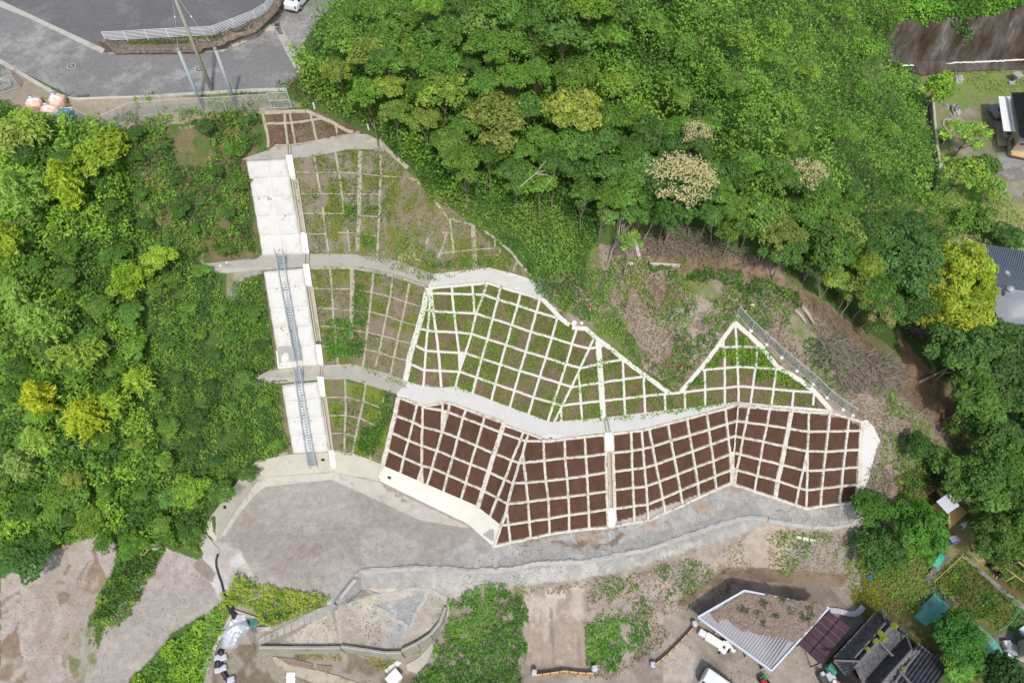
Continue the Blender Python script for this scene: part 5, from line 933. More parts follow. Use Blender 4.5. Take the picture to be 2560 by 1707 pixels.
# ---------------------------------------------------------------- cars
def car(label, c, H, st, cab, wheels, wr=.31, van=False):
    """st: stations (x, belt half width, belt z, roof half width, roof z) rear to front; cab: first and last cabin station"""
    t = empty('parked_car', c, label, 'car'); H = Vector((H.x, H.y, 0)).normalized(); Sd = Vector((-H.y, H.x, 0))
    T = lambda x, y, z: c + H * x + Sd * y + Vector((0, 0, z)); zb = .3; V = []; n = len(st); R_ = 10
    for x, wb, zbelt, wr_, zr in st:
        V += [T(x, -wb * .93, zb), T(x, -wb, zb + .12), T(x, -wb, zbelt - .06), T(x, -wb * .97, zbelt), T(x, -wr_, zr - .05), T(x, -wr_ * .82, zr), T(x, wr_ * .82, zr), T(x, wr_, zr - .05), T(x, wb * .97, zbelt), T(x, wb, zbelt - .06), T(x, wb, zb + .12), T(x, wb * .93, zb)]
    R_ = 12; F = [(i * R_ + k, (i + 1) * R_ + k, (i + 1) * R_ + k + 1, i * R_ + k + 1) for i in range(n - 1) for k in range(R_ - 1)] + [tuple(range(R_)), tuple((n - 1) * R_ + k for k in range(R_))[::-1]]
    b = npmesh('body', V, F, 'car_white', t, smooth=False); bv = b.modifiers.new('b', 'BEVEL'); bv.width = .03; bv.segments = 2
    A = np.array([tuple(v) for v in V]).reshape(n, R_, 3)
    def quad(name, pts, m='glass', off=.012):
        p = [Vector(q) for q in pts]; nn = (p[1] - p[0]).cross(p[2] - p[0]).normalized(); cc = sum(p, Vector()) / len(p)
        if nn.dot(cc - (c + Vector((0, 0, .7)))) < 0: nn = -nn
        p = [cc + (q - cc) * .9 + nn * off for q in p]; npmesh(name, [tuple(q) for q in p] + [tuple(q - nn * .02) for q in p], [tuple(range(len(p)))] + [(i, (i + 1) % len(p), len(p) + (i + 1) % len(p), len(p) + i) for i in range(len(p))], m, t)
    i0, i1 = cab
    for i in range(i0, i1):
        quad('side_window', [A[i, 3], A[i + 1, 3], A[i + 1, 4], A[i, 4]]); quad('side_window', [A[i, 8], A[i + 1, 8], A[i + 1, 7], A[i, 7]])
    quad('rear_window', [A[i0 - 1, 4] if not van else A[i0 - 1, 3] * .4 + A[i0 - 1, 4] * .6, A[i0 - 1, 7] if not van else A[i0 - 1, 8] * .4 + A[i0 - 1, 7] * .6, A[i0, 6], A[i0, 5]], off=.02); quad('windscreen', [A[i1, 5], A[i1, 6], A[i1 + 1, 7], A[i1 + 1, 4]], off=.02)
    for x in wheels:
        for s in (-1, 1):
            w = T(x, s * (st[n // 2][1] - .1), wr); d = Sd * s; t2 = MB().tube([w - d * .1, w + d * .12], wr, 18).build('wheel', 'rubber', t); o = MB().tube([w + d * .115, w + d * .13], wr * .6, 12).build('rim', 'chrome', t2)
    for s in (-1, 1):
        xr, wb_, zb_ = st[0][0], st[0][1], st[0][2]; m1 = MB().box(T(xr + .06, s * (wb_ * .9), zb_ - .02), (.16, .16, .3), math.atan2(H.y, H.x)).build('tail_light', 'tail_red', t)
        xf, wf, zf = st[-1][0], st[-1][1], st[-1][2]; MB().box(T(xf - .08, s * wf * .85, zf - .05), (.2, .3, .14), math.atan2(H.y, H.x)).build('headlight', 'headlamp', t)
        im = st[i1][0] - .05; MB().box(T(im + .15, s * (st[i1][1] + .1), st[i1][2] + .08), (.12, .22, .14), math.atan2(H.y, H.x)).build('mirror', 'car_white', t)
    MB().box(T(st[0][0] - .01, 0, .62), (.03, .34, .17), math.atan2(H.y, H.x)).build('number_plate', 'white_paint', t)
    MB().box(T(st[0][0] - .0, 0, .38), (.08, 1.3, .1), math.atan2(H.y, H.x)).build('bumper_strip', 'iron', t); return t
rc = G(728, 36); Hd = (G(772, -18) - rc); Hd.z = 0; Hd.normalize()
car('white hatchback parked at the top edge beside the stone wall', rc + Hd * 2.25 + Vector((0, 0, .05)), Hd, [(-2.22, .76, .78, .66, .86), (-2.08, .84, .92, .64, 1.08), (-1.5, .87, .95, .6, 1.36), (-.6, .875, .95, .6, 1.47), (.35, .875, .93, .6, 1.44), (1.15, .87, .9, .72, .98), (1.9, .82, .78, .66, .84), (2.22, .7, .6, .6, .68)], (2, 4), (-1.35, 1.35))
rc = G(1752, 1688); Hd = (G(1792, 1717) - rc); Hd.z = 0; Hd.normalize()
car('white van parked in the yard below the debris covered barn roof', rc + Hd * 2.0 + Vector((0, 0, .03)), Hd, [(-2.0, .74, .95, .66, 1.5), (-1.86, .79, 1., .67, 1.76), (-.9, .8, 1., .68, 1.82), (.3, .8, 1., .68, 1.8), (1.05, .8, .98, .66, 1.68), (1.6, .78, .95, .7, 1.05), (2.0, .7, .8, .62, .85)], (1, 4), (-1.3, 1.25), van=True)

# ---------------------------------------------------------------- farm yard at the bottom right
mat('roof_grey', hexc('a9a6a8'), rough=.5, var=.06, stain=hexc('8b8786'), stscale=.5, stth=.6); mat('litter', hexc('7d6c61'), rough=.95, var=.3, scale=9, bump=1, bscale=8, col2=hexc('968679'), stain=hexc('687b3e'), stscale=.9, stth=.62)
mat('fascia', hexc('d5dae2'), rough=.5, var=.04); mat('wall_cream', hexc('cfc9ba'), rough=.8, var=.06); mat('poly_purple', hexc('4a3846'), rough=.35, var=.1, col2=hexc('5d444c'), scale=.5, alpha=.93); mat('dark_frame', hexc('2e2626'), rough=.6)
def Z(s, z): return [atz(p[0], p[1], z) for p in pl(s)]
GZ = -6.85
A, B, Cc, D = Z('k 275,510', GZ + 2.6)[0], Z('k 990,100', GZ + 3.3)[0], Z('k 2300,365', GZ + 3.3)[0], Z('k 1410,1340', GZ + 2.6)[0]
t = empty('barn', Vector((A.x, A.y, GZ)), 'barn with a grey ribbed roof half buried under brown leaf litter', 'barn')
def slab(name, pts, th, m, parent):
    n = len(pts); V = [tuple(p) for p in pts] + [tuple(p - Vector((0, 0, th))) for p in pts]; return npmesh(name, V, [tuple(range(n))[::-1], tuple(range(n, 2 * n))] + [(i, (i + 1) % n, n + (i + 1) % n, n + i) for i in range(n)], m, parent)
rf = slab('roof', [A, B, Cc, D], .12, 'roof_grey', t)
rd = (Z('k 1330,760', GZ + 3)[0] - Z('k 1100,1070', GZ + 2.7)[0]); rd.z = 0; rd.normalize(); mbr = MB(); N_ = (B - A).cross(D - A).normalized(); N_ = N_ if N_.z > 0 else -N_
def on(p): return Vector((p.x, p.y, A.z - (N_.x * (p.x - A.x) + N_.y * (p.y - A.y)) / N_.z))
def inq(p):
    q = [A, B, Cc, D]; return pip(np.array([p.x]), np.array([p.y]), [(v.x, v.y) for v in q])[0]
for k in range(1, 30):
    p = A.lerp(D, k / 30); s = p + rd * .1; e = s.copy()
    while inq(e + rd * .2) and (e - s).length < 14: e = e + rd * .2
    if (e - s).length > .3: mbr.bar(on(s) + N_ * .03, on(e) + N_ * .03, .07, .07)
mbr.build('rib', 'roof_grey', rf)
def onp(s, dz): return [on(v) + Vector((0, 0, dz)) for v in Z(s, GZ + 3)]
def rough(name, pts, m, parent, dz, amp=.06, sub=.25, jag=.25, seed=0):
    """lumpy layer lying on the roof plane with a ragged outline"""
    P = [(v.x, v.y) for v in pts]; Bd = []; r = random.Random(seed)
    for i, p in enumerate(P):
        q = P[(i + 1) % len(P)]; n = max(1, int(math.dist(p, q) / sub)); Bd += [(p[0] + (q[0] - p[0]) * k / n + r.uniform(-jag, jag) * (k > 0) * .5, p[1] + (q[1] - p[1]) * k / n + r.uniform(-jag, jag) * (k > 0) * .5) for k in range(n)]
    a = np.array(Bd); lo, hi = a.min(0), a.max(0); X, Y = np.meshgrid(np.arange(lo[0], hi[0], sub), np.arange(lo[1], hi[1], sub)); X, Y = X.ravel(), Y.ravel(); X = X + rng.uniform(-.08, .08, X.shape); ins = pip(X, Y, Bd)
    v, e, f, vi, _, _ = delaunay_2d_cdt([Vector(b) for b in Bd] + [Vector((x, y)) for x, y in zip(X[ins], Y[ins])], [], [list(range(len(Bd)))], 1, 1e-4)
    V = [on(Vector((q[0], q[1], 0))) + Vector((0, 0, dz + (r.uniform(.02, 1) * amp if not (vi[i] and min(vi[i]) < len(Bd)) else -.02))) for i, q in enumerate(v)]
    F = []
    for g3 in f:
        g3 = tuple(g3); p, q, w = (V[i] for i in g3[:3]); F.append(g3 if (q - p).cross(w - p).z > 0 else g3[::-1])
    return npmesh(name, V, F, m, parent)
rough('leaf_litter', onp('k 985,135 2240,345 2080,600 1790,900 1690,880 1620,850 1400,810 1250,800 1190,760 1080,715 980,730 880,660 760,560 680,540 610,610 560,560 500,480 470,430 620,350 800,240', 0), 'litter', t, .08, .12)
for s in ('k 1560,265', 'k 1950,400', 'k 1470,500', 'k 1850,510', 'k 1290,600', 'k 1700,440', 'k 1180,450', 'k 1940,560', 'k 1310,300', 'k 1250,310', 'k 1010,420', 'k 1990,490', 'k 930,380'):
    c = onp(s, .25)[0]; n = 26; C = np.array(c) + rng.normal(size=(n, 3)) * np.array([.2, .2, .05]); Vv_, Fv_ = leafv(C, .16, .9, 2); npmesh('weed_tuft', Vv_, Fv_, 'leaf', t, cols=np.repeat(np.array(hexc('5a6b3c')) * rng.uniform(.8, 1.2, (n, 1)), 4, 0))
for i_, (p, q) in enumerate(((A, B), (B, Cc), (Cc, D), (D, A))): MB().bar(p + Vector((0, 0, .02)), q + Vector((0, 0, .02)), .16, .3).build('fascia', 'fascia', t)
ins_ = [A.lerp(Cc, .06), B.lerp(D, .06), Cc.lerp(A, .06), D.lerp(B, .06)]; W4 = [Vector((p.x, p.y, 0)) for p in ins_]
for i_ in range(4):
    if i_ == 3: continue
    p, q = W4[i_], W4[(i_ + 1) % 4]; MB().bar(p + Vector((0, 0, GZ + 1.25)), q + Vector((0, 0, GZ + 1.25)), .12, 2.5).build('wall', 'wall_cream', t)
for k in range(5): p = W4[3].lerp(W4[0], k / 4); MB().box(p + Vector((0, 0, GZ + 1.25)), (.14, .14, 2.5)).build('post', 'white_paint', t)
for u, v in ((.02, .3), (.3, .46)):
    p, q = W4[0].lerp(W4[3], u), W4[0].lerp(W4[3], v); MB().bar(p + Vector((0, 0, GZ + 2.1)), q + Vector((0, 0, GZ + 2.1)), .06, .5).build('shutter', 'white_paint', t)
for s, lb in (('k 830,1010', 0),): pass
# purple carport
P = Z('l 575,412 905,668 432,1232 105,925', GZ + 2.5); t = empty('carport', Vector((P[0].x, P[0].y, GZ)), 'dark purple plastic carport roof between barn and tiled house', 'carport'); slab('roof_sheet', P, .04, 'poly_purple', t)
for k in range(1, 6): a, b = P[0].lerp(P[3], k / 6), P[1].lerp(P[2], k / 6); MB().bar(a + Vector((0, 0, .05)), b + Vector((0, 0, .05)), .05, .05).build('rafter', 'brown_wood' if k < 4 else 'dark_frame', t)
MB().bar(P[0].lerp(P[1], .5) + Vector((0, 0, .06)), P[3].lerp(P[2], .5) + Vector((0, 0, .06)), .06, .06).build('purlin', 'dark_frame', t)
for p in P: MB().box(Vector((p.x, p.y, GZ + 1.2)).lerp(Vector((P[0].lerp(P[2], .5).x, P[0].lerp(P[2], .5).y, GZ + 1.2)), .04), (.1, .1, 2.4)).build('post', 'dark_frame', t)
# clutter before the barn
def stuffbox(name, label, s, z, sz, m, cat, rz=0, extra=()):
    c = atz(*pl(s)[0][:2], GZ if z is None else z); t = empty(name, c, label, cat); o = MB().box(c + Vector((0, 0, sz[2] / 2)), sz, rz).build('body', m, t); b_ = o.modifiers.new('b', 'BEVEL'); b_.width = min(sz) * .12; b_.segments = 2
    for nm, off, s2, m2 in extra: MB().box(c + Vector(off), s2, rz).build(nm, m2, t)
    return t
stuffbox('metal_cabinet', 'white metal cabinet standing in front of the barn, leftmost', 'k 335,770', None, (.8, .6, .7), 'white_paint', 'cabinet', -.6, [('door', (.1, -.32, .35), (.6, .05, .5), 'galv')])
stuffbox('cool_box', 'long cream chest in front of the barn', 'k 495,885', None, (1.55, .75, .7), 'wall_cream', 'chest', -.58, [('lid', (0, 0, .73), (1.6, .8, .06), 'bag_white')])
stuffbox('farm_cart', 'white hooded farm cart with a blue bin behind it', 'k 660,985', None, (1.1, .8, .75), 'bag_white', 'cart', .9, [('hatch', (-.05, -.05, .77), (.3, .25, .04), 'iron'), ('wheel', (.5, -.3, .2), (.35, .12, .35), 'rubber'), ('wheel', (-.4, -.4, .2), (.35, .12, .35), 'rubber')])
stuffbox('storage_bin', 'small bright blue bin among the clutter by the barn', 'k 705,930', None, (.5, .45, .7), 'blue', 'bin', .3, [('lid', (0, 0, .72), (.54, .5, .04), 'white_paint')])
stuffbox('gas_bottle', 'white canisters beside the blue bin', 'k 790,1010', None, (.7, .35, .5), 'bag_white', 'canister', -.8, [('valve', (.2, 0, .55), (.12, .12, .1), 'iron'), ('valve', (-.2, 0, .55), (.12, .12, .1), 'iron')])
mat('green_paint', hexc('3f7a4a'), rough=.5); mat('red_paint', hexc('a02a2c'), rough=.5); mat('teal', hexc('4f9486'), rough=.7, var=.1)
stuffbox('garden_tiller', 'small red and green cultivator at the lower corner of the barn', 'k 1275,1460', None, (.7, .55, .5), 'green_paint', 'cultivator', .5, [('engine', (-.1, -.3, .5), (.45, .4, .35), 'red_paint'), ('handle', (.25, .4, .75), (.05, .9, .05), 'iron'), ('wheel', (.4, -.2, .25), (.12, .45, .45), 'rubber'), ('wheel', (-.4, -.2, .25), (.12, .45, .45), 'rubber')])
stuffbox('water_tank', 'teal water tank beside the tiled house', 'l 580,1315', None, (.95, .95, 1.3), 'teal', 'tank', .7, [('lid', (0, 0, 1.33), (.5, .5, .06), 'green_paint')])
stuffbox('scrap_heap', 'dark clutter of grey sheets and buckets at the bottom edge by the tiled house', 'l 520,1450', None, (1.5, 1.1, .6), 'iron', 'clutter', .4, [('sheet', (.3, .1, .65), (.8, .7, .04), 'galv'), ('bucket', (-.5, .3, .7), (.35, .35, .3), 'sandbag'), ('bucket', (.5, -.4, .66), (.3, .3, .3), 'bag_white')])
# plank barriers with sandbags
def barrier(label, s, H=.75, nb=7):
    P = WP(s); t = empty('plank_barrier', P[0], label, 'barrier', 'orange plank barriers')
    for a, b in zip(P[:-1], P[1:]): MB().bar(a + Vector((0, 0, H / 2)), b + Vector((0, 0, H / 2)), .06, H).build('plank', 'plank', t)
    n = len(P) - 1
    for k in range(nb + 1):
        f = k / nb * n; i = min(int(f), n - 1); p = P[i].lerp(P[i + 1], f - i); MB().box(p + Vector((0, -.06, H / 2)), (.1, .1, H + .15)).build('stake', 'brown_wood', t)
def sandbag(label, s, n=3, sz=(.5, .55, .3)):
    c = WP(s)[0]; t = empty('sandbag_stack', c, label, 'sandbags', 'white sandbags at the barriers')
    for k in range(n):
        o = MB().box(c + Vector((random.uniform(-.05, .05), random.uniform(-.1, .1), sz[2] * (k + .5))), sz, random.uniform(-.2, .2)).build('sandbag', 'sandbag', t, smooth=True); b_ = o.modifiers.new('b', 'BEVEL'); b_.width = .12; b_.segments = 3
barrier('orange plank barrier at the foot of the bare earth chute', 'D2 205,1500 290,1490 375,1478 480,1462 580,1475 660,1482 755,1482'); sandbag('stack of white sandbags at the left end of the plank barrier below the bare chute', 'D2 205,1470'); sandbag('stack of white sandbags at the right end of the plank barrier below the bare chute', 'D2 748,1440', 4)
barrier('long low plank barrier leading diagonally to the barn corner', 'D2 1300,1405 1420,1310 1540,1190 1660,1060', .6, 6); sandbag('white sandbags at the lower end of the diagonal plank barrier', 'D2 1285,1395', 2); sandbag('white sandbags at the barn end of the diagonal plank barrier', 'D2 1672,1020', 2)
sb = pl('l 600,405 650,410 700,415 755,428 800,440 845,452 890,462 940,465 985,455 1020,430 1050,400 1075,370')
c0 = G(sb[0][0], sb[0][1]); 
for k, (x, y) in enumerate(sb):
    c = G(x, y); x2, y2 = sb[min(k + 1, len(sb) - 1)]; x1, y1 = sb[max(k - 1, 0)]; d = G(x2, y2) - G(x1, y1); o = MB().box(c + Vector((0, 0, .17)), (.42, .6, .34), math.atan2(d.y, d.x)).build('sandbag', 'sandbag', smooth=True); b_ = o.modifiers.new('b', 'BEVEL'); b_.width = .14; b_.segments = 3; tag(o, 'white sandbag in the curved row behind the purple carport', 'sandbag', 'curved row of sandbags')
# tiled house
mat('tile', hexc('63646e'), rough=.5, var=.25, scale=2.5, col2=hexc('7c7878'), bump=.2); mat('ridge_tile', hexc('77746f'), rough=.6, var=.2, scale=4); mat('ridge_dark', hexc('54555c'), rough=.5, var=.15)
t = empty('tiled_house', atz(2200, 1680, GZ), 'old house with dark grey tiled roofs and pale ridges at the bottom edge', 'house')
def tiles(lo, hi, name='roof_slope'):
    """rows of tiles between the low line lo and the high line hi (world polylines of two points)"""
    L = (lo[1] - lo[0]).length; Hh = ((hi[0] - lo[0]).length + (hi[1] - lo[1]).length) / 2; nu = int(L / .05); rows = max(2, int(Hh / .26)); V = []; F = []
    N2 = (lo[1] - lo[0]).cross(hi[0] - lo[0]).normalized(); N2 = N2 if N2.z > 0 else -N2; cols_ = nu + 1
    for j in range(rows):
        for e_ in (0, 1):
            v = (j + e_ * .999) / rows
            for i in range(cols_):
                u = i / nu; p = (lo[0].lerp(lo[1], u)).lerp(hi[0].lerp(hi[1], u), v); w = .1 * abs(math.sin(math.pi * u * L / .33)) ** 1.2; V.append(p + N2 * (w + .07 * (1 - e_)))
    m = rows * 2; F = np.array([(j * cols_ + i, j * cols_ + i + 1, (j + 1) * cols_ + i + 1, (j + 1) * cols_ + i) for j in range(m - 1) for i in range(nu)]); return npmesh(name, V, F, 'tile', t)
def ridge(s, z, w=.17, m='ridge_tile', h=.18):
    P = Z(s, z); o = MB()
    for a, b in zip(P[:-1], P[1:]): o.bar(a, b, w, h); o.bar(a + Vector((0, 0, h * .5)), b + Vector((0, 0, h * .5)), w * .5, h * .4)
    o.build('ridge', m, t)
ZE, ZR = -3.9, -2.6
e1 = Z('l 1290,440 640,1150', ZE); r1 = Z('l 1440,600 940,1165', -3.0); tiles(e1, r1); tiles(Z('l 640,1180 830,1400', ZE), Z('l 960,1180 1000,1290', ZR + .1))
r2 = Z('l 1530,650 960,1280', ZR); tiles(Z('l 1450,640 960,1165', -3.35), r2); e2 = Z('l 1760,800 1090,1540', -3.5); tiles(e2, r2)
tiles(Z('l 1760,790 1090,1520', -3.6), Z('l 1860,1020 1390,1530', ZR + .4)); tiles(Z('l 1700,1529 1400,1800', -3.), Z('l 1860,1020 1390,1530', ZR + .4)); tiles(Z('l 1740,770 2400,1300', ZE - .1), Z('l 1990,1030 1400,1800', ZR + .3)) if 0 else None
a0, a1 = Z('l 1990,1010 1560,1600', ZR + .3); b0, b1 = Z('l 1780,760 2420,1290', ZE), None
tiles(Z('l 1930,900 2420,1290', ZE), Z('l 1520,1450 2020,1850', ZR + .3)); slab('ridge_valley', Z('l 1850,1030 1990,1010 1590,1540 1400,1560', ZR - .1), .1, 'tile', t); tiles([Z('l 1790,780', ZE)[0], Z('l 1300,400', ZE)[0]], [Z('l 1640,860', -3.2)[0], Z('l 1420,580', -3.1)[0]])
ridge('l 1440,600 940,1165', -2.85); ridge('l 1530,650 960,1290', ZR + .15); ridge('l 1290,830 1400,940 1560,1110', ZR + .5); ridge('l 1380,390 1450,600', -3.0, m='ridge_dark'); ridge('l 650,1175 1030,1190', ZR + .25); ridge('l 1850,1015 1500,1400 1390,1530', ZR + .6); ridge('l 1770,800 1850,1015', ZR + .3, m='ridge_dark'); ridge('l 1970,1030 1700,1350 1560,1560', ZR + .5); ridge('l 1660,1340 1860,1560', ZR + .6)
W5 = Z('l 1290,470 680,1150 820,1380 1200,1700 2300,1500 2300,1250 1750,830', ZE - .3); slab('wall', [Vector((p.x, p.y, ZE - .3)) for p in W5], 2.6, 'dark_frame', t)
for s, r_, lb in (('l 1575,650', .42, 'yellow green weed rosette on the tiled roof, topmost'), ('l 1360,765', .32, 'yellow green weed on the tiled roof by the ridge crossing'), ('l 1420,850', .42, 'large yellow weed rosette on the tiled roof by the ridge crossing'), ('l 1280,890', .28, 'small yellow weed at the end of the crossing ridge'), ('l 1160,1010', .22, 'small green weed between the two parallel ridges'), ('l 1700,1310', .22, 'small green weed in the valley of the tiled roof')):
    c = Z(s, ZR + .35)[0]; n = 110; a = rng.uniform(0, 6.28, n); d = rng.uniform(.1, 1, n) * r_ * .8; C = np.array(c) + np.stack([np.cos(a) * d, np.sin(a) * d, .25 - d * .4], 1); V, F = leafv(C, .16, 1.2, 3); o = npmesh('roof_weed', V, F, 'leaf', cols=np.repeat(np.array(hexc('97a43c')) * rng.uniform(.8, 1.2, (n, 1)), 4, 0)); tag(o, lb, 'weed')
mat('moss_conc', hexc('4d4a3c'), rough=.95, var=.25, scale=2, col2=hexc('6e6a3c'))
tag(patch('drain_channel', 'l 1340,340 1420,330 1800,600 2400,1170 2400,1250 1700,690 1400,440', 'moss_conc', .12), 'mossy concrete drain running past the tiled house', kind='structure')
c = Z('m 280,845', GZ + 1)[0]; tag(MB().tube([c + Vector((-.5, -.35, 0)), c + Vector((.5, .35, .1))], .13, 10).build('pipe', 'bag_white'), 'white pipe end at the corner of the tiled roof', 'pipe')
# ---------------------------------------------------------------- gardens, hut, metal roof, far house
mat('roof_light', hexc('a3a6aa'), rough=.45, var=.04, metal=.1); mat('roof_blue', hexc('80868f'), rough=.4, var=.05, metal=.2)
t = empty('warehouse', G(2500, 700), 'metal roofed warehouse with a turbine vent at the right edge', 'warehouse'); zr, ze = 5.2, 3.6
R0, R1 = Z('B3 1990,1062', zr)[0], Z('B3 2620,1165', zr)[0]; U0, U1 = Z('B3 1815,650', ze)[0], Z('B3 2620,785', ze)[0]; L0, L1 = Z('B3 2130,1400', ze)[0], Z('B3 2640,1410', ze)[0]
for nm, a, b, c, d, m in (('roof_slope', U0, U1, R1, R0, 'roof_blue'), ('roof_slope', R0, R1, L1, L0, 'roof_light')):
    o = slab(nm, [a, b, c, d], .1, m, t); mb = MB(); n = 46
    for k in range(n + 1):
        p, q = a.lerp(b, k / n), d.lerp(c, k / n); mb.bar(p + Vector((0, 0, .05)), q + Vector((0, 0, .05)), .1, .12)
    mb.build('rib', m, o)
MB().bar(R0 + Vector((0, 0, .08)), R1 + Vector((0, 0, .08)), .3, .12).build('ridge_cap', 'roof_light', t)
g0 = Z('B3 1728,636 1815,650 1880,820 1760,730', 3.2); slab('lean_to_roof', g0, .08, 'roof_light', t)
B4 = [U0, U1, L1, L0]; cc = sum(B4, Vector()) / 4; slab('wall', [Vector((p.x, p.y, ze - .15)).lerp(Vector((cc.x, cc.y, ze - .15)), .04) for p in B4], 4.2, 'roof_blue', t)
v = Z('B3 2200,1105', zr + .2)[0]; t2 = MB().box(v, (1., 1., .4)).build('vent', 'roof_light', t); 
Vv = []; 
for j in range(7):
    r_ = .46 * math.sin(.5 + j * .38); Vv += [v + Vector((math.cos(6.2832 * i / 20) * r_ * (1 + .05 * (i % 2)), math.sin(6.2832 * i / 20) * r_ * (1 + .05 * (i % 2)), .2 + .6 * j / 6)) for i in range(20)]
npmesh('vent_turbine', Vv, [(j * 20 + i, j * 20 + (i + 1) % 20, j * 20 + 20 + (i + 1) % 20, j * 20 + 20 + i) for j in range(6) for i in range(20)] + [tuple(120 + i for i in range(20))], 'roof_light', t2)
mat('sky_panel', hexc('b4b89c'), rough=.4, var=.02); s_ = [p + Vector((0, 0, .12)) for p in Z('B3 2170,925 2205,925 2230,980 2190,980', 4.6)]; slab('skylight', s_, .04, 'sky_panel', t)
# house top right
t = empty('garden_house', G(2540, 290), 'house with dark tiled roof and a bright white awning at the right edge', 'house'); aw = Z('o 622,266 700,268 746,497 657,494', 3.0); slab('awning', aw, .08, 'conc_white', t)
rt = Z('o 708,243 900,262 980,560 762,535', 3.9); zlow = [Vector((p.x, p.y, p.z)) for p in rt]; slab('wall', [Vector((p.x, p.y, 3.1)) for p in Z('o 725,262 900,280 960,560 775,540', 3.1)], 3.3, 'wall_cream', t)
mb = [rt[0], rt[3]], [Z('o 800,240', 5.4)[0], Z('o 860,560', 5.4)[0]]
_t = t
def tiles2(lo, hi):
    global t
    tiles(lo, hi)
tiles2([rt[0], rt[3]], [mb[1][0], mb[1][1]]); tiles2([rt[1], rt[2]], [mb[1][0], mb[1][1]])
slab('deck', Z('o 705,625 900,655 900,690 710,648', .9), .2, 'plank', t); slab('deck', Z('o 700,560 745,505 770,520 715,610', 1.6), .15, 'brown_wood', t); slab('porch', Z('o 598,430 640,430 690,590 620,585', .35), .2, 'conc_tan', t); slab('gable_trim', Z('o 765,540 900,540 900,575 768,572', 3.3), .1, 'bag_white', t); slab('gable_trim', Z('o 765,575 900,580 900,588 768,584', 3.2), .1, 'red_paint', t)
for s, z, sz, nm, lb in (('o 605,385', .3, (1.3, 2.2, 1.1), 'shelf_unit', 'grey shelf with pots under the white awning'), ('o 670,535', .4, (1.1, 1.1, .9), 'washing_machine', 'white washer and buckets below the white awning')):
    stuffbox(nm, lb, s, z, sz, 'galv_dark', 'clutter', .15, [('pot', (.3, .5, sz[2] + .15), (.35, .35, .3), 'bag_white'), ('pot', (-.3, -.4, sz[2] + .15), (.35, .35, .3), 'iron'), ('pot', (.2, -.2, sz[2] + .12), (.3, .3, .25), 'galv')])
# rock / concrete wall with streaks
mat('rock', hexc('463526'), rough=.85, var=.35, scale=.5, col2=hexc('5e5854'), stain=hexc('8f8a84'), stscale=.35, stth=.55, bump=.4, bscale=3)
nt_ = MT['rock'].node_tree
for n_ in nt_.nodes:
    if n_.type == 'TEX_NOISE':
        mp = nt_.nodes.new('ShaderNodeMapping'); mp.inputs['Scale'].default_value = (.8, .3, .3); src = n_.inputs['Vector'].links[0].from_socket; nt_.links.new(src, mp.inputs[0]); nt_.links.new(mp.outputs[0], n_.inputs['Vector'])
w = patch('retaining_wall', 'A3 1060,300 1080,590 1190,590 1400,705 1700,665 2050,655 2500,635 2500,-30 2320,60 2080,170 1960,150 1870,200 1600,140 1400,90 1250,200', 'rock', .25, dens=30); tag(w, 'tall dark streaked concrete wall at the top right corner', 'retaining wall')
mat('rust_stain', hexc('c8743a'), rough=.9, var=.25, scale=1.5)
for s in ('A3 1400,700 1395,660 1420,615 1440,615 1455,655 1440,695', 'A3 1925,655 1935,610 1960,575 1980,580 1985,620 1960,655'): patch('rust_streak', s, 'rust_stain', .3, w, skirt=0)
beam('A3 1210,602 1560,590 1700,575 2000,565 2400,545', .14, .3, w, 'joint', 'conc_white', jit=.05)
r_ = patch('rock_chute', 'A3 845,600 1015,590 1060,700 1195,1082 1120,1070 940,930 900,760', 'rock', .15, dens=25); tag(r_, 'brown stained rock chute cutting through the vines', kind='structure')
beam('A3 1018,590 1065,700 1197,1085', .25, .3, None, 'kerb', 'conc_tan'); tag(bpy.data.objects['kerb.002'] if 'kerb.002' in bpy.data.objects else None or COL.objects[-1], 'concrete kerb along the rock chute', kind='structure')
# garden wall and ditch
o = beam('o 165,280 180,430 200,640 220,740 192,900', .35, 1.0, None, 'garden_wall', 'conc', jit=.01); tag(o, 'low concrete garden wall along the dark ditch', 'wall')
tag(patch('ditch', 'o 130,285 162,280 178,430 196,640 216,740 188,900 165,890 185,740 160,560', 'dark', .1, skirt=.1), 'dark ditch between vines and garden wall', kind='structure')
tag(patch('path', 'B3 2100,20 2350,-40 2350,60 2200,90', 'asphalt', .07), 'asphalt turning in the garden', kind='structure')
mat('rock_pale', hexc('a9a8a2'), rough=.9, var=.2, bump=.6, bscale=4)
def rockm(label, s, r, name='garden_stone', z=None, el=(1, 1, .8), m='rock_pale', cat='stone'):
    c = WP(s)[0]; V = []; n, m_ = 12, 7
    for j in range(m_):
        th = math.pi * (.02 + .5 * j / (m_ - 1));
        for i in range(n):
            a = 6.2832 * i / n; f = r * random.uniform(.8, 1.15); V.append(c + Vector((math.sin(th) * math.cos(a) * f * el[0], math.sin(th) * math.sin(a) * f * el[1], math.cos(th) * f * el[2])))
    o = npmesh(name, V, [(j * n + i, (j + 1) * n + i, (j + 1) * n + (i + 1) % n, j * n + (i + 1) % n) for j in range(m_ - 1) for i in range(n)] + [tuple(range(n))], m); return tag(o, label, cat)
rockm('pale standing garden stone beside the pond ring', 'o 335,370', 1., el=(.6, 1.2, 1.1)); rockm('white stones at the foot of the streaked wall', 'o 355,160', .9, el=(.8, 1, .9)); rockm('long grey stone at the end of the garden path', 'o 270,325', .9, el=(.35, 1.3, .6))
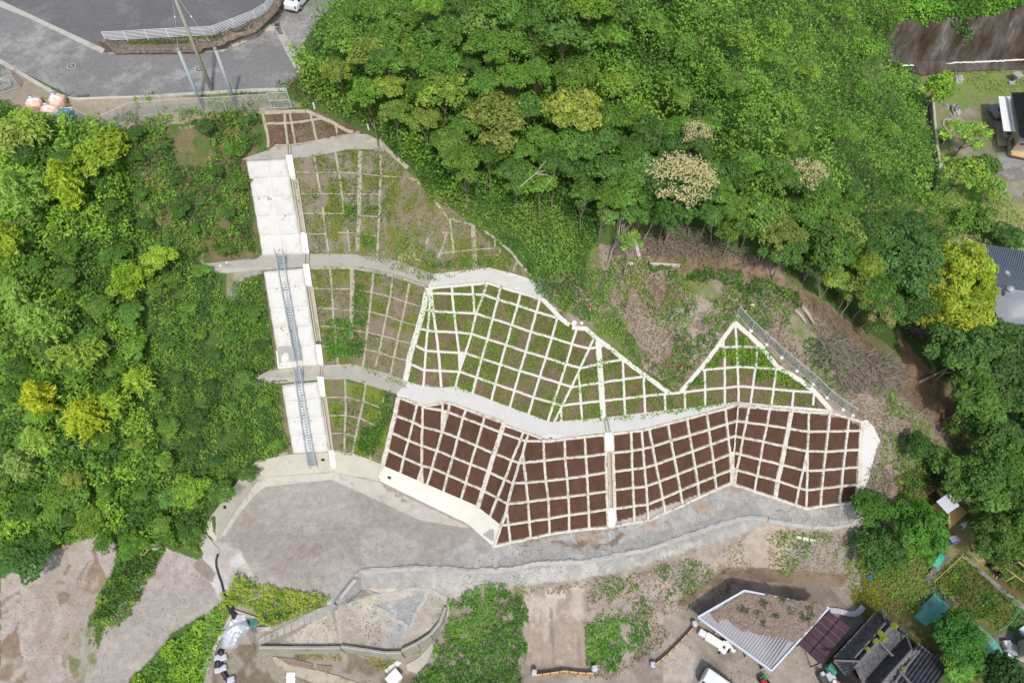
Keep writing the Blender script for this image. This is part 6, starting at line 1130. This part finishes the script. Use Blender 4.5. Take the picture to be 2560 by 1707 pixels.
c = WP('o 725,165')[0]; t = empty('stone_lantern', c, 'grey stone lantern on the lawn under the streaked wall', 'lantern'); MB().box(c + Vector((0, 0, .3)), (.5, .5, .6)).build('pillar', 'rock_pale', t); MB().box(c + Vector((0, 0, .8)), (.8, .8, .4)).build('fire_box', 'rock_pale', t); MB().box(c + Vector((0, 0, 1.1)), (1.3, 1.3, .18), .4).build('cap', 'rock_pale', t); MB().box(c + Vector((-.9, -.9, .2)), (.9, .6, .4)).build('base_stone', 'rock_pale', t)
c = WP('o 310,465')[0]; tag(MB().tube([c + Vector((math.cos(k * .45) * 1.2, math.sin(k * .45) * 1.5, .1)) for k in range(15)], .14, 6).build('pond_ring', 'rock_pale'), 'round stone pond edging in the garden', 'pond edge')
tag(MB().tube([WP('o 335,440')[0] + Vector((0, 0, 1)), WP('o 250,592')[0] + Vector((0, 0, .3))], [.06, .08], 6).build('wooden_pole', 'plank'), 'pale wooden pole leaning in the garden', 'pole')
c = WP('o 245,540')[0]; n = 400; a = rng.uniform(0, 6.28, n); d = rng.uniform(.1, 1.3, n); V, F = leafv(np.array(c) + np.stack([np.cos(a) * d, np.sin(a) * d, .9 - d * .4], 1), .4, .6, 6); tag(npmesh('cycad', V, F, 'leaf', cols=np.repeat(np.array(hexc('86a078')) * rng.uniform(.7, 1.2, (n, 1)), 4, 0)), 'spiky grey green plant beside the wooden pole', 'plant')
# hut, pallets, chair, tarps
zh = G(2350, 1270).z; mat('hut_white', hexc('d4d8e2'), rough=.5, var=.05); t = empty('hut', atz(2360, 1260, zh), 'small hut with a bluish white roof half hidden by trees', 'hut')
P = Z('n 425,222 555,130 668,268 545,352', zh + 2.2); slab('roof', P, .08, 'hut_white', t); cc = sum(P, Vector()) / 4; slab('wall', [(p - Vector((0, 0, .1))).lerp(cc - Vector((0, 0, .1)), .1) for p in P], 2.1, 'brown_wood', t)
for k in range(1, 6): a, b = P[0].lerp(P[1], k / 6), P[3].lerp(P[2], k / 6); MB().bar(a + Vector((0, 0, .03)), b + Vector((0, 0, .03)), .06, .05).build('seam', 'hut_white', t)
t = empty('pallet_deck', atz(2385, 1290, zh), 'deck of pale wooden slats and pallets beside the hut', 'deck'); P = Z('n 550,360 680,272 750,335 555,505', zh + .5)
for k in range(11): a, b = P[0].lerp(P[3], k / 10) + Vector((0, 0, .012 * (k % 2))), P[1].lerp(P[2], k / 10) + Vector((0, 0, .012 * (k % 2))); MB().bar(a, b, .085, .05).build('slat', 'plank', t)
for f in (.1, .5, .9): MB().bar(P[0].lerp(P[1], f) - Vector((0, 0, .1)), P[3].lerp(P[2], f) - Vector((0, 0, .1)), .12, .12).build('joist', 'brown_wood', t)
MB().bar(P[1] + Vector((0, 0, .5)), P[2] + Vector((0, 0, .5)), .08, .12).build('rail', 'brown_wood', t)
c = atz(*pl('n 690,485')[0], zh); t = empty('plastic_chair', c, 'white plastic garden chair on the grass', 'chair')
MB().box(c + Vector((0, 0, .43)), (.48, .46, .05), .5).build('seat', 'white_paint', t); MB().box(c + Vector((.12, .2, .7)), (.46, .05, .5), .5).build('backrest', 'white_paint', t)
for i in (-1, 1):
    for j in (-1, 1): MB().box(c + Matrix.Rotation(.5, 3, 'Z') @ Vector((i * .2, j * .2, .21)), (.06, .06, .43), .5).build('leg', 'white_paint', t)
    MB().box(c + Matrix.Rotation(.5, 3, 'Z') @ Vector((i * .25, 0, .64)), (.06, .42, .04), .5).build('armrest', 'white_paint', t)
mat('tarp_green', hexc('3fae90'), rough=.5, var=.12, scale=2, bump=.5, bscale=3); mat('tarp_teal', hexc('5fa493'), rough=.6, var=.15, scale=1.2, stain=hexc('7b6a55'), stscale=.5, stth=.55, bump=.5, bscale=3); mat('tarp_silver', hexc('c3c7cc'), rough=.35, metal=.3, var=.1, scale=3, bump=.6, bscale=4); mat('tarp_blue', hexc('1c6fc0'), rough=.5, var=.1, bump=.5, bscale=4); mat('net_dark', hexc('6a6562'), rough=.9, var=.25, scale=3, stain=hexc('8d8a84'), stscale=2, stth=.5); mat('sheet_dark', hexc('474a50'), rough=.7, var=.2)
def tarp(label, s, m, H=.35, name='tarpaulin', cat='tarpaulin', wr=.12, hm=0.):
    o = patch(name, s, m, .05, skirt=.3, dens=4.5, smooth=True); me = o.data; n = len(me.vertices); co = np.empty(n * 3, dtype=np.float32); me.vertices.foreach_get('co', co); co = co.reshape(-1, 3); P = np.array([p[:2] for p in pl(s)])
    x, y = co[:, 0], co[:, 1]; c = co[:, :2].mean(0); d = np.hypot(x - c[0], y - c[1]); d = d / d.max(); top = np.ones(n, bool); zg = co[:, 2].copy()
    h = H * np.clip(1.05 - d ** 2, 0, 1) * (.5 + fbm(x * 1.1, y * 1.1, 3)) + wr * (np.abs(np.sin(fbm(x * 1.3, y * 1.3, 8) * 22)) ** .5) * np.clip(1.2 - d, 0, 1); up = np.array([False] * n)
    nn = np.empty(n * 3, dtype=np.float32); me.vertices.foreach_get('normal', nn)
    co[:, 2] += h * (nn.reshape(-1, 3)[:, 2] > .25) + hm; me.vertices.foreach_set('co', co.ravel()); me.update(); return tag(o, label, cat)
tarp('turquoise green tarpaulin over a garden bed', 'm 108,185 160,100 196,122 150,196', 'tarp_green', .4); tarp('long grey weed mat beside the turquoise tarpaulin', 'm 60,260 200,100 240,128 100,285', 'net_dark', .1); tarp('large worn teal tarpaulin by the tiled house', 'm 10,492 60,420 135,345 228,432 170,500 80,545', 'tarp_teal', .25)
tarp('dark sheet above the large teal tarpaulin', 'm 90,320 125,295 270,415 240,430 135,345', 'sheet_dark', .08); tarp('long teal tarpaulin with soil on it in the garden', 'm 365,620 405,540 470,600 540,690 575,765 500,750 430,670', 'tarp_teal', .15)
tarp('bright blue tarpaulin under the trees beside the chair', 'n 760,470 800,445 850,470 845,515 765,520', 'tarp_blue', .5); tarp('small blue sheet at the edge of the brambles', 'D3 900,590 925,565 955,600 940,618', 'tarp_blue', .2); tarp('silver tarpaulin heaped over material below the black hose', 'q 425,165 500,170 545,290 480,385 410,505 350,525 240,528 265,440 300,360 335,300', 'tarp_silver', 1.0, wr=.25)
tarp('dark green tarpaulin beside the silver one', 'q 520,188 635,215 612,285 545,290', 'teal', .15); tarp('small green tarpaulin under the garden tree', 'm 380,770 410,760 415,785 385,795', 'tarp_green', .2)
stuffbox('water_container', 'blue and white water container on the grass', 'n 560,645', G(2373, 1353).z, (.75, .7, .8), 'tarp_blue', 'container', .3, [('lid', (0, .05, .83), (.7, .6, .05), 'bag_white')]); stuffbox('wash_basin', 'pale square basin beside the blue container', 'n 612,632', G(2386, 1350).z, (.6, .6, .45), 'bag_white', 'basin', .5, [('rim', (0, 0, .47), (.66, .66, .05), 'galv')])
zg = G(2520, 1600).z
stuffbox('wire_cage', 'grey square wire cage on the garden path', 'm 592,690', zg, (1.1, .9, .7), 'galv', 'cage', -.5, [('lid', (0, 0, .73), (1.15, .95, .04), 'mesh')]); stuffbox('barrel', 'round cream lidded barrel by the wire cage', 'm 565,662', zg, (.7, .7, .6), 'wall_cream', 'barrel', 0, [('lid', (0, 0, .63), (.55, .55, .06), 'bag_white')])
stuffbox('garden_shed', 'small pale shed roof at the right edge of the garden', 'm 690,720', zg, (1.8, 1.9, 1.9), 'wall_cream', 'shed', -.5, [('roof', (0, 0, 2.), (2.2, 2.3, .08), 'bag_white')]); stuffbox('white_crate', 'white crate at the right edge beside the garden path', 'm 670,580', zg, (.9, .7, .6), 'bag_white', 'crate', .5, [('lid', (0, 0, .62), (.95, .75, .04), 'hut_white')])
stuffbox('blue_crate', 'light blue crate next to the pale shed', 'm 590,745', zg, (.6, .9, .4), 'tarp_teal', 'crate', .6, [('slat', (0, 0, .42), (.3, .8, .04), 'bag_white')])
tag(patch('path', 'm 288,115 312,105 420,205 560,320 690,425 700,470 640,430 540,340 430,240', 'asphalt', .1), 'grey garden path between the vegetable beds', kind='structure'); tag(patch('path', 'm 555,640 660,480 700,490 700,560 600,655', 'asphalt_dark', .1), 'dark paving by the garden shed', kind='structure')
t = empty('pole_fence', WP('m 290,130')[0], 'thin white pole frame round the vegetable patch', 'frame')
for s in ('m 290,130 120,285', 'm 290,130 350,175'): MB().tube(WP(s, .5), .03, 5).build('pole', 'plank', t)
t = empty('bean_trellis', WP('m 400,165')[0], 'low wooden frame of poles beside the garden path', 'frame')
for s in ('m 400,165 455,130 560,215 690,315', 'm 355,140 395,165', 'm 540,195 600,168', 'm 555,282 608,250'): MB().tube(WP(s, .7), .035, 5).build('pole', 'plank', t)
t = empty('net_frame', WP('m 600,172')[0], 'net covered wooden frame at the right edge', 'frame'); Q = WP('m 600,172 630,85 760,170 720,265', 1.2)
for a, b in ((0, 1), (1, 2), (2, 3), (3, 0)): MB().tube([Q[a], Q[b]], .05, 5).build('pole', 'plank', t)
MB().tube([Q[0].lerp(Q[3], .45), Q[1].lerp(Q[2], .45)], .035, 5).build('pole', 'plank', t); slab('net', Q, .02, 'net_green' if mat('net_green', hexc('8d9a64'), rough=.9, alpha=.6) else 0, t)
for p in Q: MB().tube([p, p - Vector((0, 0, 1.2))], .04, 5).build('post', 'plank', t)
tag(MB().tube(WP('m 515,585 560,560 610,510 650,440', .35), .04, 5).build('garden_hose', 'tarp_green'), 'green hose on two canes in the garden', 'hose')

# ---------------------------------------------------------------- below the platform
mat('block', hexc('a8a296'), rough=.9, var=.12, stain=hexc('7d776a'), stscale=.8, stth=.55)
def wallbox(label, s, ztop, zbot, th=.3, cap=True, joint=2.):
    P = Z(s, ztop); t = empty('block_wall', Vector((P[0].x, P[0].y, zbot)), label, 'wall'); 
    for a, b in zip(P[:-1], P[1:]):
        L = (b - a).length; n = max(1, round(L / joint))
        for k in range(n):
            p, q = a.lerp(b, k / n), a.lerp(b, (k + 1) / n); g = (q - p).normalized() * .012; o = MB().bar(p + g + Vector((0, 0, (zbot - ztop) / 2)), q - g + Vector((0, 0, (zbot - ztop) / 2)), th, ztop - zbot).build('block', 'block', t)
    MB().tube([p + Vector((0, 0, .02)) for p in P], .05, 4).build('coping', 'conc', t); return t
wallbox('straight low block wall below the pale gravel pad', 'D1 28,1240 300,1242 560,1244 775,1240', -2.5, -5.6); wallbox('curved block wall round the right side of the pale gravel pad', 'D1 780,1232 1000,1262 1180,1290 1335,1288', -2.5, -5.6)
wallbox('block wall with dark top rising to the right of the gravel pad', 'D1 1335,1270 1480,1200 1600,1120 1690,1010 1740,870', -2.4, -5.4)
t = empty('precast_wall', WP('D1 35,1200')[0], 'row of grey precast blocks along the upper left side of the gravel pad', 'wall'); up_ = pl('D1 35,1160 200,1080 385,985 440,950 560,890 690,855'); dn = pl('D1 35,1228 200,1150 400,1060 450,1030 560,985 690,930')
for i in range(5):
    n = (3, 3, 1, 2, 2)[i]
    for k in range(n):
        f0, f1 = k / n + .01, (k + 1) / n - .01; L_ = lambda a, b, f: (a[0] + (b[0] - a[0]) * f, a[1] + (b[1] - a[1]) * f); patch('block', [L_(up_[i], up_[i + 1], f0), L_(up_[i], up_[i + 1], f1), L_(dn[i], dn[i + 1], f1), L_(dn[i], dn[i + 1], f0)], 'block' if i < 2 else 'patch_grey', .22, t, skirt=.4, dens=20)
mat('bund', hexc('b7b4ad'), rough=.95, var=.1, scale=2.5, bump=.9, bscale=6, stain=hexc('9c9b98'), stscale=1.2, stth=.5)
for k, (s, w_, h_) in enumerate((('D1 720,880 780,760 860,660 960,555 1100,530 1300,525 1500,515 1750,520 1950,545 2150,535 2350,520', .5, .16), ('D2 0,515 130,490 250,468 450,460 650,455 800,430 900,405 1100,370 1250,340 1400,290 1600,215 1850,130 2050,70 2200,45 2350,60', .42, .1), ('D3 0,70 200,110 400,135 600,140 760,110 860,40', .45, .14), ('D1 850,860 1000,700 1050,730 1150,745 1300,725 1450,700 1600,715 1700,760 1760,800', .35, .1), ('D1 1090,860 1250,960 1400,1050', .4, .1), ('D1 1590,720 1500,870 1420,1050', .4, .1))):
    o = beam(s, w_, h_, None, 'mortar_ridge', 'bund', step=.3, jit=.07); tag(o, ['lumpy mortar ridge curving along the left platform edge', 'long lumpy mortar ridge along the platform edge below the dark frames', 'mortar ridge round the right end of the platform', 'mortar ridge at the top of the gravel pad', 'short mortar ridge down the left of the grey triangle', 'short mortar ridge down the right of the grey triangle'][k], 'ridge')
for s, m, lb in (('D1 150,1330 190,1325 300,1400 560,1450 750,1500 1000,1590 600,1600 300,1470 200,1420', 'shotcrete_old', 'curved white mortar strip at the bottom edge'), ('D1 1380,1400 1500,1330 1620,1200 1635,1230 1580,1370 1480,1480 1390,1450', 'berm_old', 'white mortar spill below the curved wall'), ('D1 1180,1450 1290,1360 1340,1380 1220,1500', 'berm_new', 'small white mortar spill beside the white hut'), ('D1 190,1330 330,1340 520,1390 520,1440 300,1400', 'litter', 'brown planted bed behind the white strip'), ('D1 560,1400 700,1410 660,1480 560,1450', 'litter', 'second brown bed behind the white strip')):
    tag(patch('mortar_strip' if m != 'litter' else 'soil_bed', s, m, .12, dens=12), lb, kind='structure')
stuffbox('instrument_hut', 'small white square hut at the bottom edge by the brambles', 'D1 1280,1530', -6.2, (1.2, .95, 1.1), 'bag_white', 'hut', .8, [('roof', (0, 0, 1.13), (1.35, 1.1, .06), 'conc_white')])
for k, s in enumerate(('D1 305,1500', 'D1 345,1500', 'D1 305,1550', 'D1 345,1550')): c = WP(s)[0]; tag(MB().box(c + Vector((0, 0, .15)), (.42, .55, .3)).build('white_block', 'bag_white'), 'white block in the small stack at the bottom edge', 'block', 'white blocks at the bottom edge')
# hoses
mat('hose_black', (.03, .03, .035), rough=.4, var=.1)
def hose(label, s, r, m='hose_black', name='hose'):
    P = WP(s, r * .9); o = MB()
    q = [P[0]]
    for a, b in zip(P[:-1], P[1:]):
        n = max(2, int((b - a).length / .15)); q += [a.lerp(b, (k + 1) / n) for k in range(n)]
    o.tube(q, [r * (1 + .12 * (k % 2)) for k in range(len(q))], 8); return tag(o.build(name, m, smooth=True), label, 'hose')
hose('thin black hose running from the wall corner down to the brambles', 'D0 2003,385 1988,440 1990,500 2010,570 2035,640 2060,740 2085,800 2120,860', .1); hose('thick black corrugated hose end above the silver tarpaulin', 'D0 2115,855 2140,900 2165,940 2170,1000', .32); hose('black corrugated hose below the silver tarpaulin', 'q 245,535 235,590 230,680 250,760 290,840 340,890', .22)
hose('coil of black hose under the silver tarpaulin', 'q 205,540 225,545 230,570 218,590 200,580 203,550', .12); hose('thick short black hose left of the sandbags', 'q 210,650 205,690 205,730', .3)
for s, lb in (('q 205,622', 'white sandbag on the black hose, upper left'), ('q 262,622', 'white sandbag on the black hose, upper right'), ('q 210,755', 'white sandbag on the black hose, middle left'), ('q 258,735', 'white sandbag on the black hose, middle right'), ('q 345,860', 'white sandbag on the black hose, lowest')):
    c = WP(s)[0]; o = MB().box(c + Vector((0, 0, .25)), (.75, .6, .4), .3).build('sandbag', 'sandbag', smooth=True); b_ = o.modifiers.new('b', 'BEVEL'); b_.width = .15; b_.segments = 3; tag(o, lb, 'sandbag')
tag(patch('retaining_wall', 'q 350,150 375,165 330,280 205,480 95,785 5,785 150,525 250,330', 'conc', .35, dens=12), 'low grey concrete wall left of the silver tarpaulin', 'wall'); tag(patch('retaining_wall', 'q 380,105 640,195 640,215 520,190 430,160', 'conc_tan', .4, dens=12), 'pale concrete wall top behind the silver tarpaulin', 'wall'); tag(patch('concrete_slab', 'q 610,310 640,290 740,290 760,270 795,325 720,330 640,350', 'conc', .2, dens=12), 'broken concrete slab beside the precast blocks', 'slab')
# strips, stakes, ladder
for s, lb in (('B2 1098,600 1128,598 1185,815 1160,828', 'concrete kerb strip leading up to the bare trees'), ('B2 1255,853 1545,868 1542,884 1255,872', 'level concrete kerb strip in front of the brush heap')): tag(patch('kerb_strip', s, 'conc', .22, dens=12), lb, 'kerb')
mat('red_cap', hexc('d0402c'), rough=.5, var=0)
for s, lb, red in (('h 918,60', 'white marker post above the top frames', 0), ('h 1577,310', 'white marker post by the end of the top berm', 0), ('f 1047,180', 'red capped marker post at the left of the notch', 1), ('g 852,205', 'red capped marker post left of the wire fence', 1), ('g 1085,205', 'red capped marker post behind the wire fence', 1), ('g 305,895', 'red capped marker post low in the notch', 1)):
    c = WP(s)[0]; t = empty('marker_post', c, lb, 'marker post', 'boundary marker posts'); MB().box(c + Vector((0, 0, .25)), (.14, .14, .6)).build('post', 'white_paint', t); MB().box(c + Vector((0, 0, .6)), (.16, .16, .16)).build('cap', 'red_cap' if red else 'white_paint', t)
t = empty('ladder', WP('D0 1330,405')[0], 'pale ladder lying in the weeds above the second dirt track', 'ladder'); a0, a1, b0, b1 = WP('D0 1318,400 1415,285 1345,415 1440,300', .7)
MB().tube([a0, a1], .04, 5).build('rail', 'plank', t); MB().tube([b0, b1], .04, 5).build('rail', 'plank', t)
for k in range(6): MB().tube([a0.lerp(a1, (k + .3) / 6), b0.lerp(b1, (k + .3) / 6)], .03, 5).build('rung', 'plank', t)
rockm('grey boulder at the top of the ladder', 'D0 1435,300', .5, 'boulder')
t = empty('board_edging', WP('D3 250,225')[0], 'row of pale boards holding the bank below the platform', 'boards', None)
for s in ('D3 245,222 300,232 298,256 245,246', 'D3 312,234 365,242 362,268 310,260', 'D3 376,246 435,256 430,278 374,270'): patch('board', s, 'wall_cream', .3, t, skirt=.3, dens=10)
for k, (s, r_) in enumerate((('f 855,330', .28), ('f 950,330', .18), ('B2 1088,852', .22), ('B0 2085,845', .16), ('B0 2025,875', .16), ('D0 240,380', .12), ('g 1180,115', .22))): rockm(['white rock at the crest by the berm end', 'small white rock beside the crest rock', 'white stone by the kerb strip', 'white stone at the old path end, right', 'white stone at the old path end, left', 'white stone by the dirt track', 'flat pale stone above the wire fence'][k], s, r_, 'stone', m='conc_white')

# ---------------------------------------------------------------- two people weeding
mat('skin', hexc('c99a7c'), rough=.6, var=.03); mat('cloth_black', hexc('1d1d22'), rough=.9, var=.1); mat('cloth_blue', hexc('2b3346'), rough=.9, var=.1); mat('cloth_white', hexc('d8d8d4'), rough=.9, var=.03); mat('hair', hexc('17130f'), rough=.7, var=.1); mat('straw', hexc('b9a372'), rough=.9, var=.1)
def person(label, s, face, top, legs, hat):
    g = WP(s, .1)[0]; t = empty('person', g, label, 'person'); Rz = Matrix.Rotation(face, 3, 'Z'); T = lambda x, y, z: tuple(g + Rz @ Vector((x, y, z)))
    J = [T(0, -.12, .34), T(0, .02, .55), T(0, .2, .78), T(0, .27, .88), T(0, .33, .98)]; Ed = [(0, 1), (1, 2), (2, 3), (3, 4)]; Rr = [.16, .14, .15, .06, .055]
    for sx in (-1, 1):
        k = len(J); J += [T(sx * .1, -.1, .33), T(sx * .17, .26, .5), T(sx * .15, .02, .12), T(sx * .16, .2, .04)]; Ed += [(0, k), (k, k + 1), (k + 1, k + 2), (k + 2, k + 3)]; Rr += [.11, .075, .055, .04]
        k = len(J); J += [T(sx * .19, .22, .76), T(sx * .27, .34, .55), T(sx * .14, .55, .33)]; Ed += [(2, k), (k, k + 1), (k + 1, k + 2)]; Rr += [.06, .045, .03]
    me = bpy.data.meshes.new('body'); me.from_pydata(J, Ed, []); o = bpy.data.objects.new('body', me); COL.objects.link(o); attach(o, t); o.modifiers.new('s', 'SKIN'); sd = me.skin_vertices[0].data
    for i, r_ in enumerate(Rr): sd[i].radius = (r_, r_)
    sd[0].use_root = True; su = o.modifiers.new('u', 'SUBSURF'); su.levels = su.render_levels = 2; me.materials.append(MT[top])
    def ball(name, c, r, m, sc=(1, 1, 1), par=t):
        V = []; n = 14
        for j in range(9):
            th = math.pi * (j + .02) / 8.04
            for i in range(n): a = 6.2832 * i / n; V.append(g + Rz @ (Vector(c) + Vector((math.sin(th) * math.cos(a) * r * sc[0], math.sin(th) * math.sin(a) * r * sc[1], math.cos(th) * r * sc[2]))))
        return npmesh(name, V, [(j * n + i, (j + 1) * n + i, (j + 1) * n + (i + 1) % n, j * n + (i + 1) % n) for j in range(8) for i in range(n)], m, par, smooth=True)
    ball('head', (0, .4, 1.03), .115, 'skin', (.85, 1, 1.1)); ball('hair', (0, .38, 1.06), .125, hat, (.95, 1, .95))
    for sx in (-1, 1):
        b_ = MB()
        for f in range(5):
            a = sx * .14; x = a + (f - 2) * .022; q = [Vector(T(x, .57, .31)), Vector(T(x * 1.02, .64 + .01 * (2 - abs(f - 2)), .27)), Vector(T(x * 1.0, .66, .22))]; b_.tube(q, [.012, .01, .008], 5)
        b_.tube([Vector(T(sx * .14, .54, .335)), Vector(T(sx * .14, .6, .3))], [.034, .04], 8); b_.build('hand', 'skin', t, smooth=True); ball('shoe', (sx * .16, .24, .06), .09, legs, (.6, 1.4, .6))
    tv = ball('trousers', (0, -.1, .36), .21, top, (1, 1, .85))
person('person in black clothes crouching over the garden path, right of the pair', 'm 512,235', 2.2, 'cloth_black', 'cloth_white', 'hair')
person('person in dark clothes crouching by the pole frame, left of the pair', 'm 462,190', -.9, 'cloth_black', 'cloth_black', 'hair')
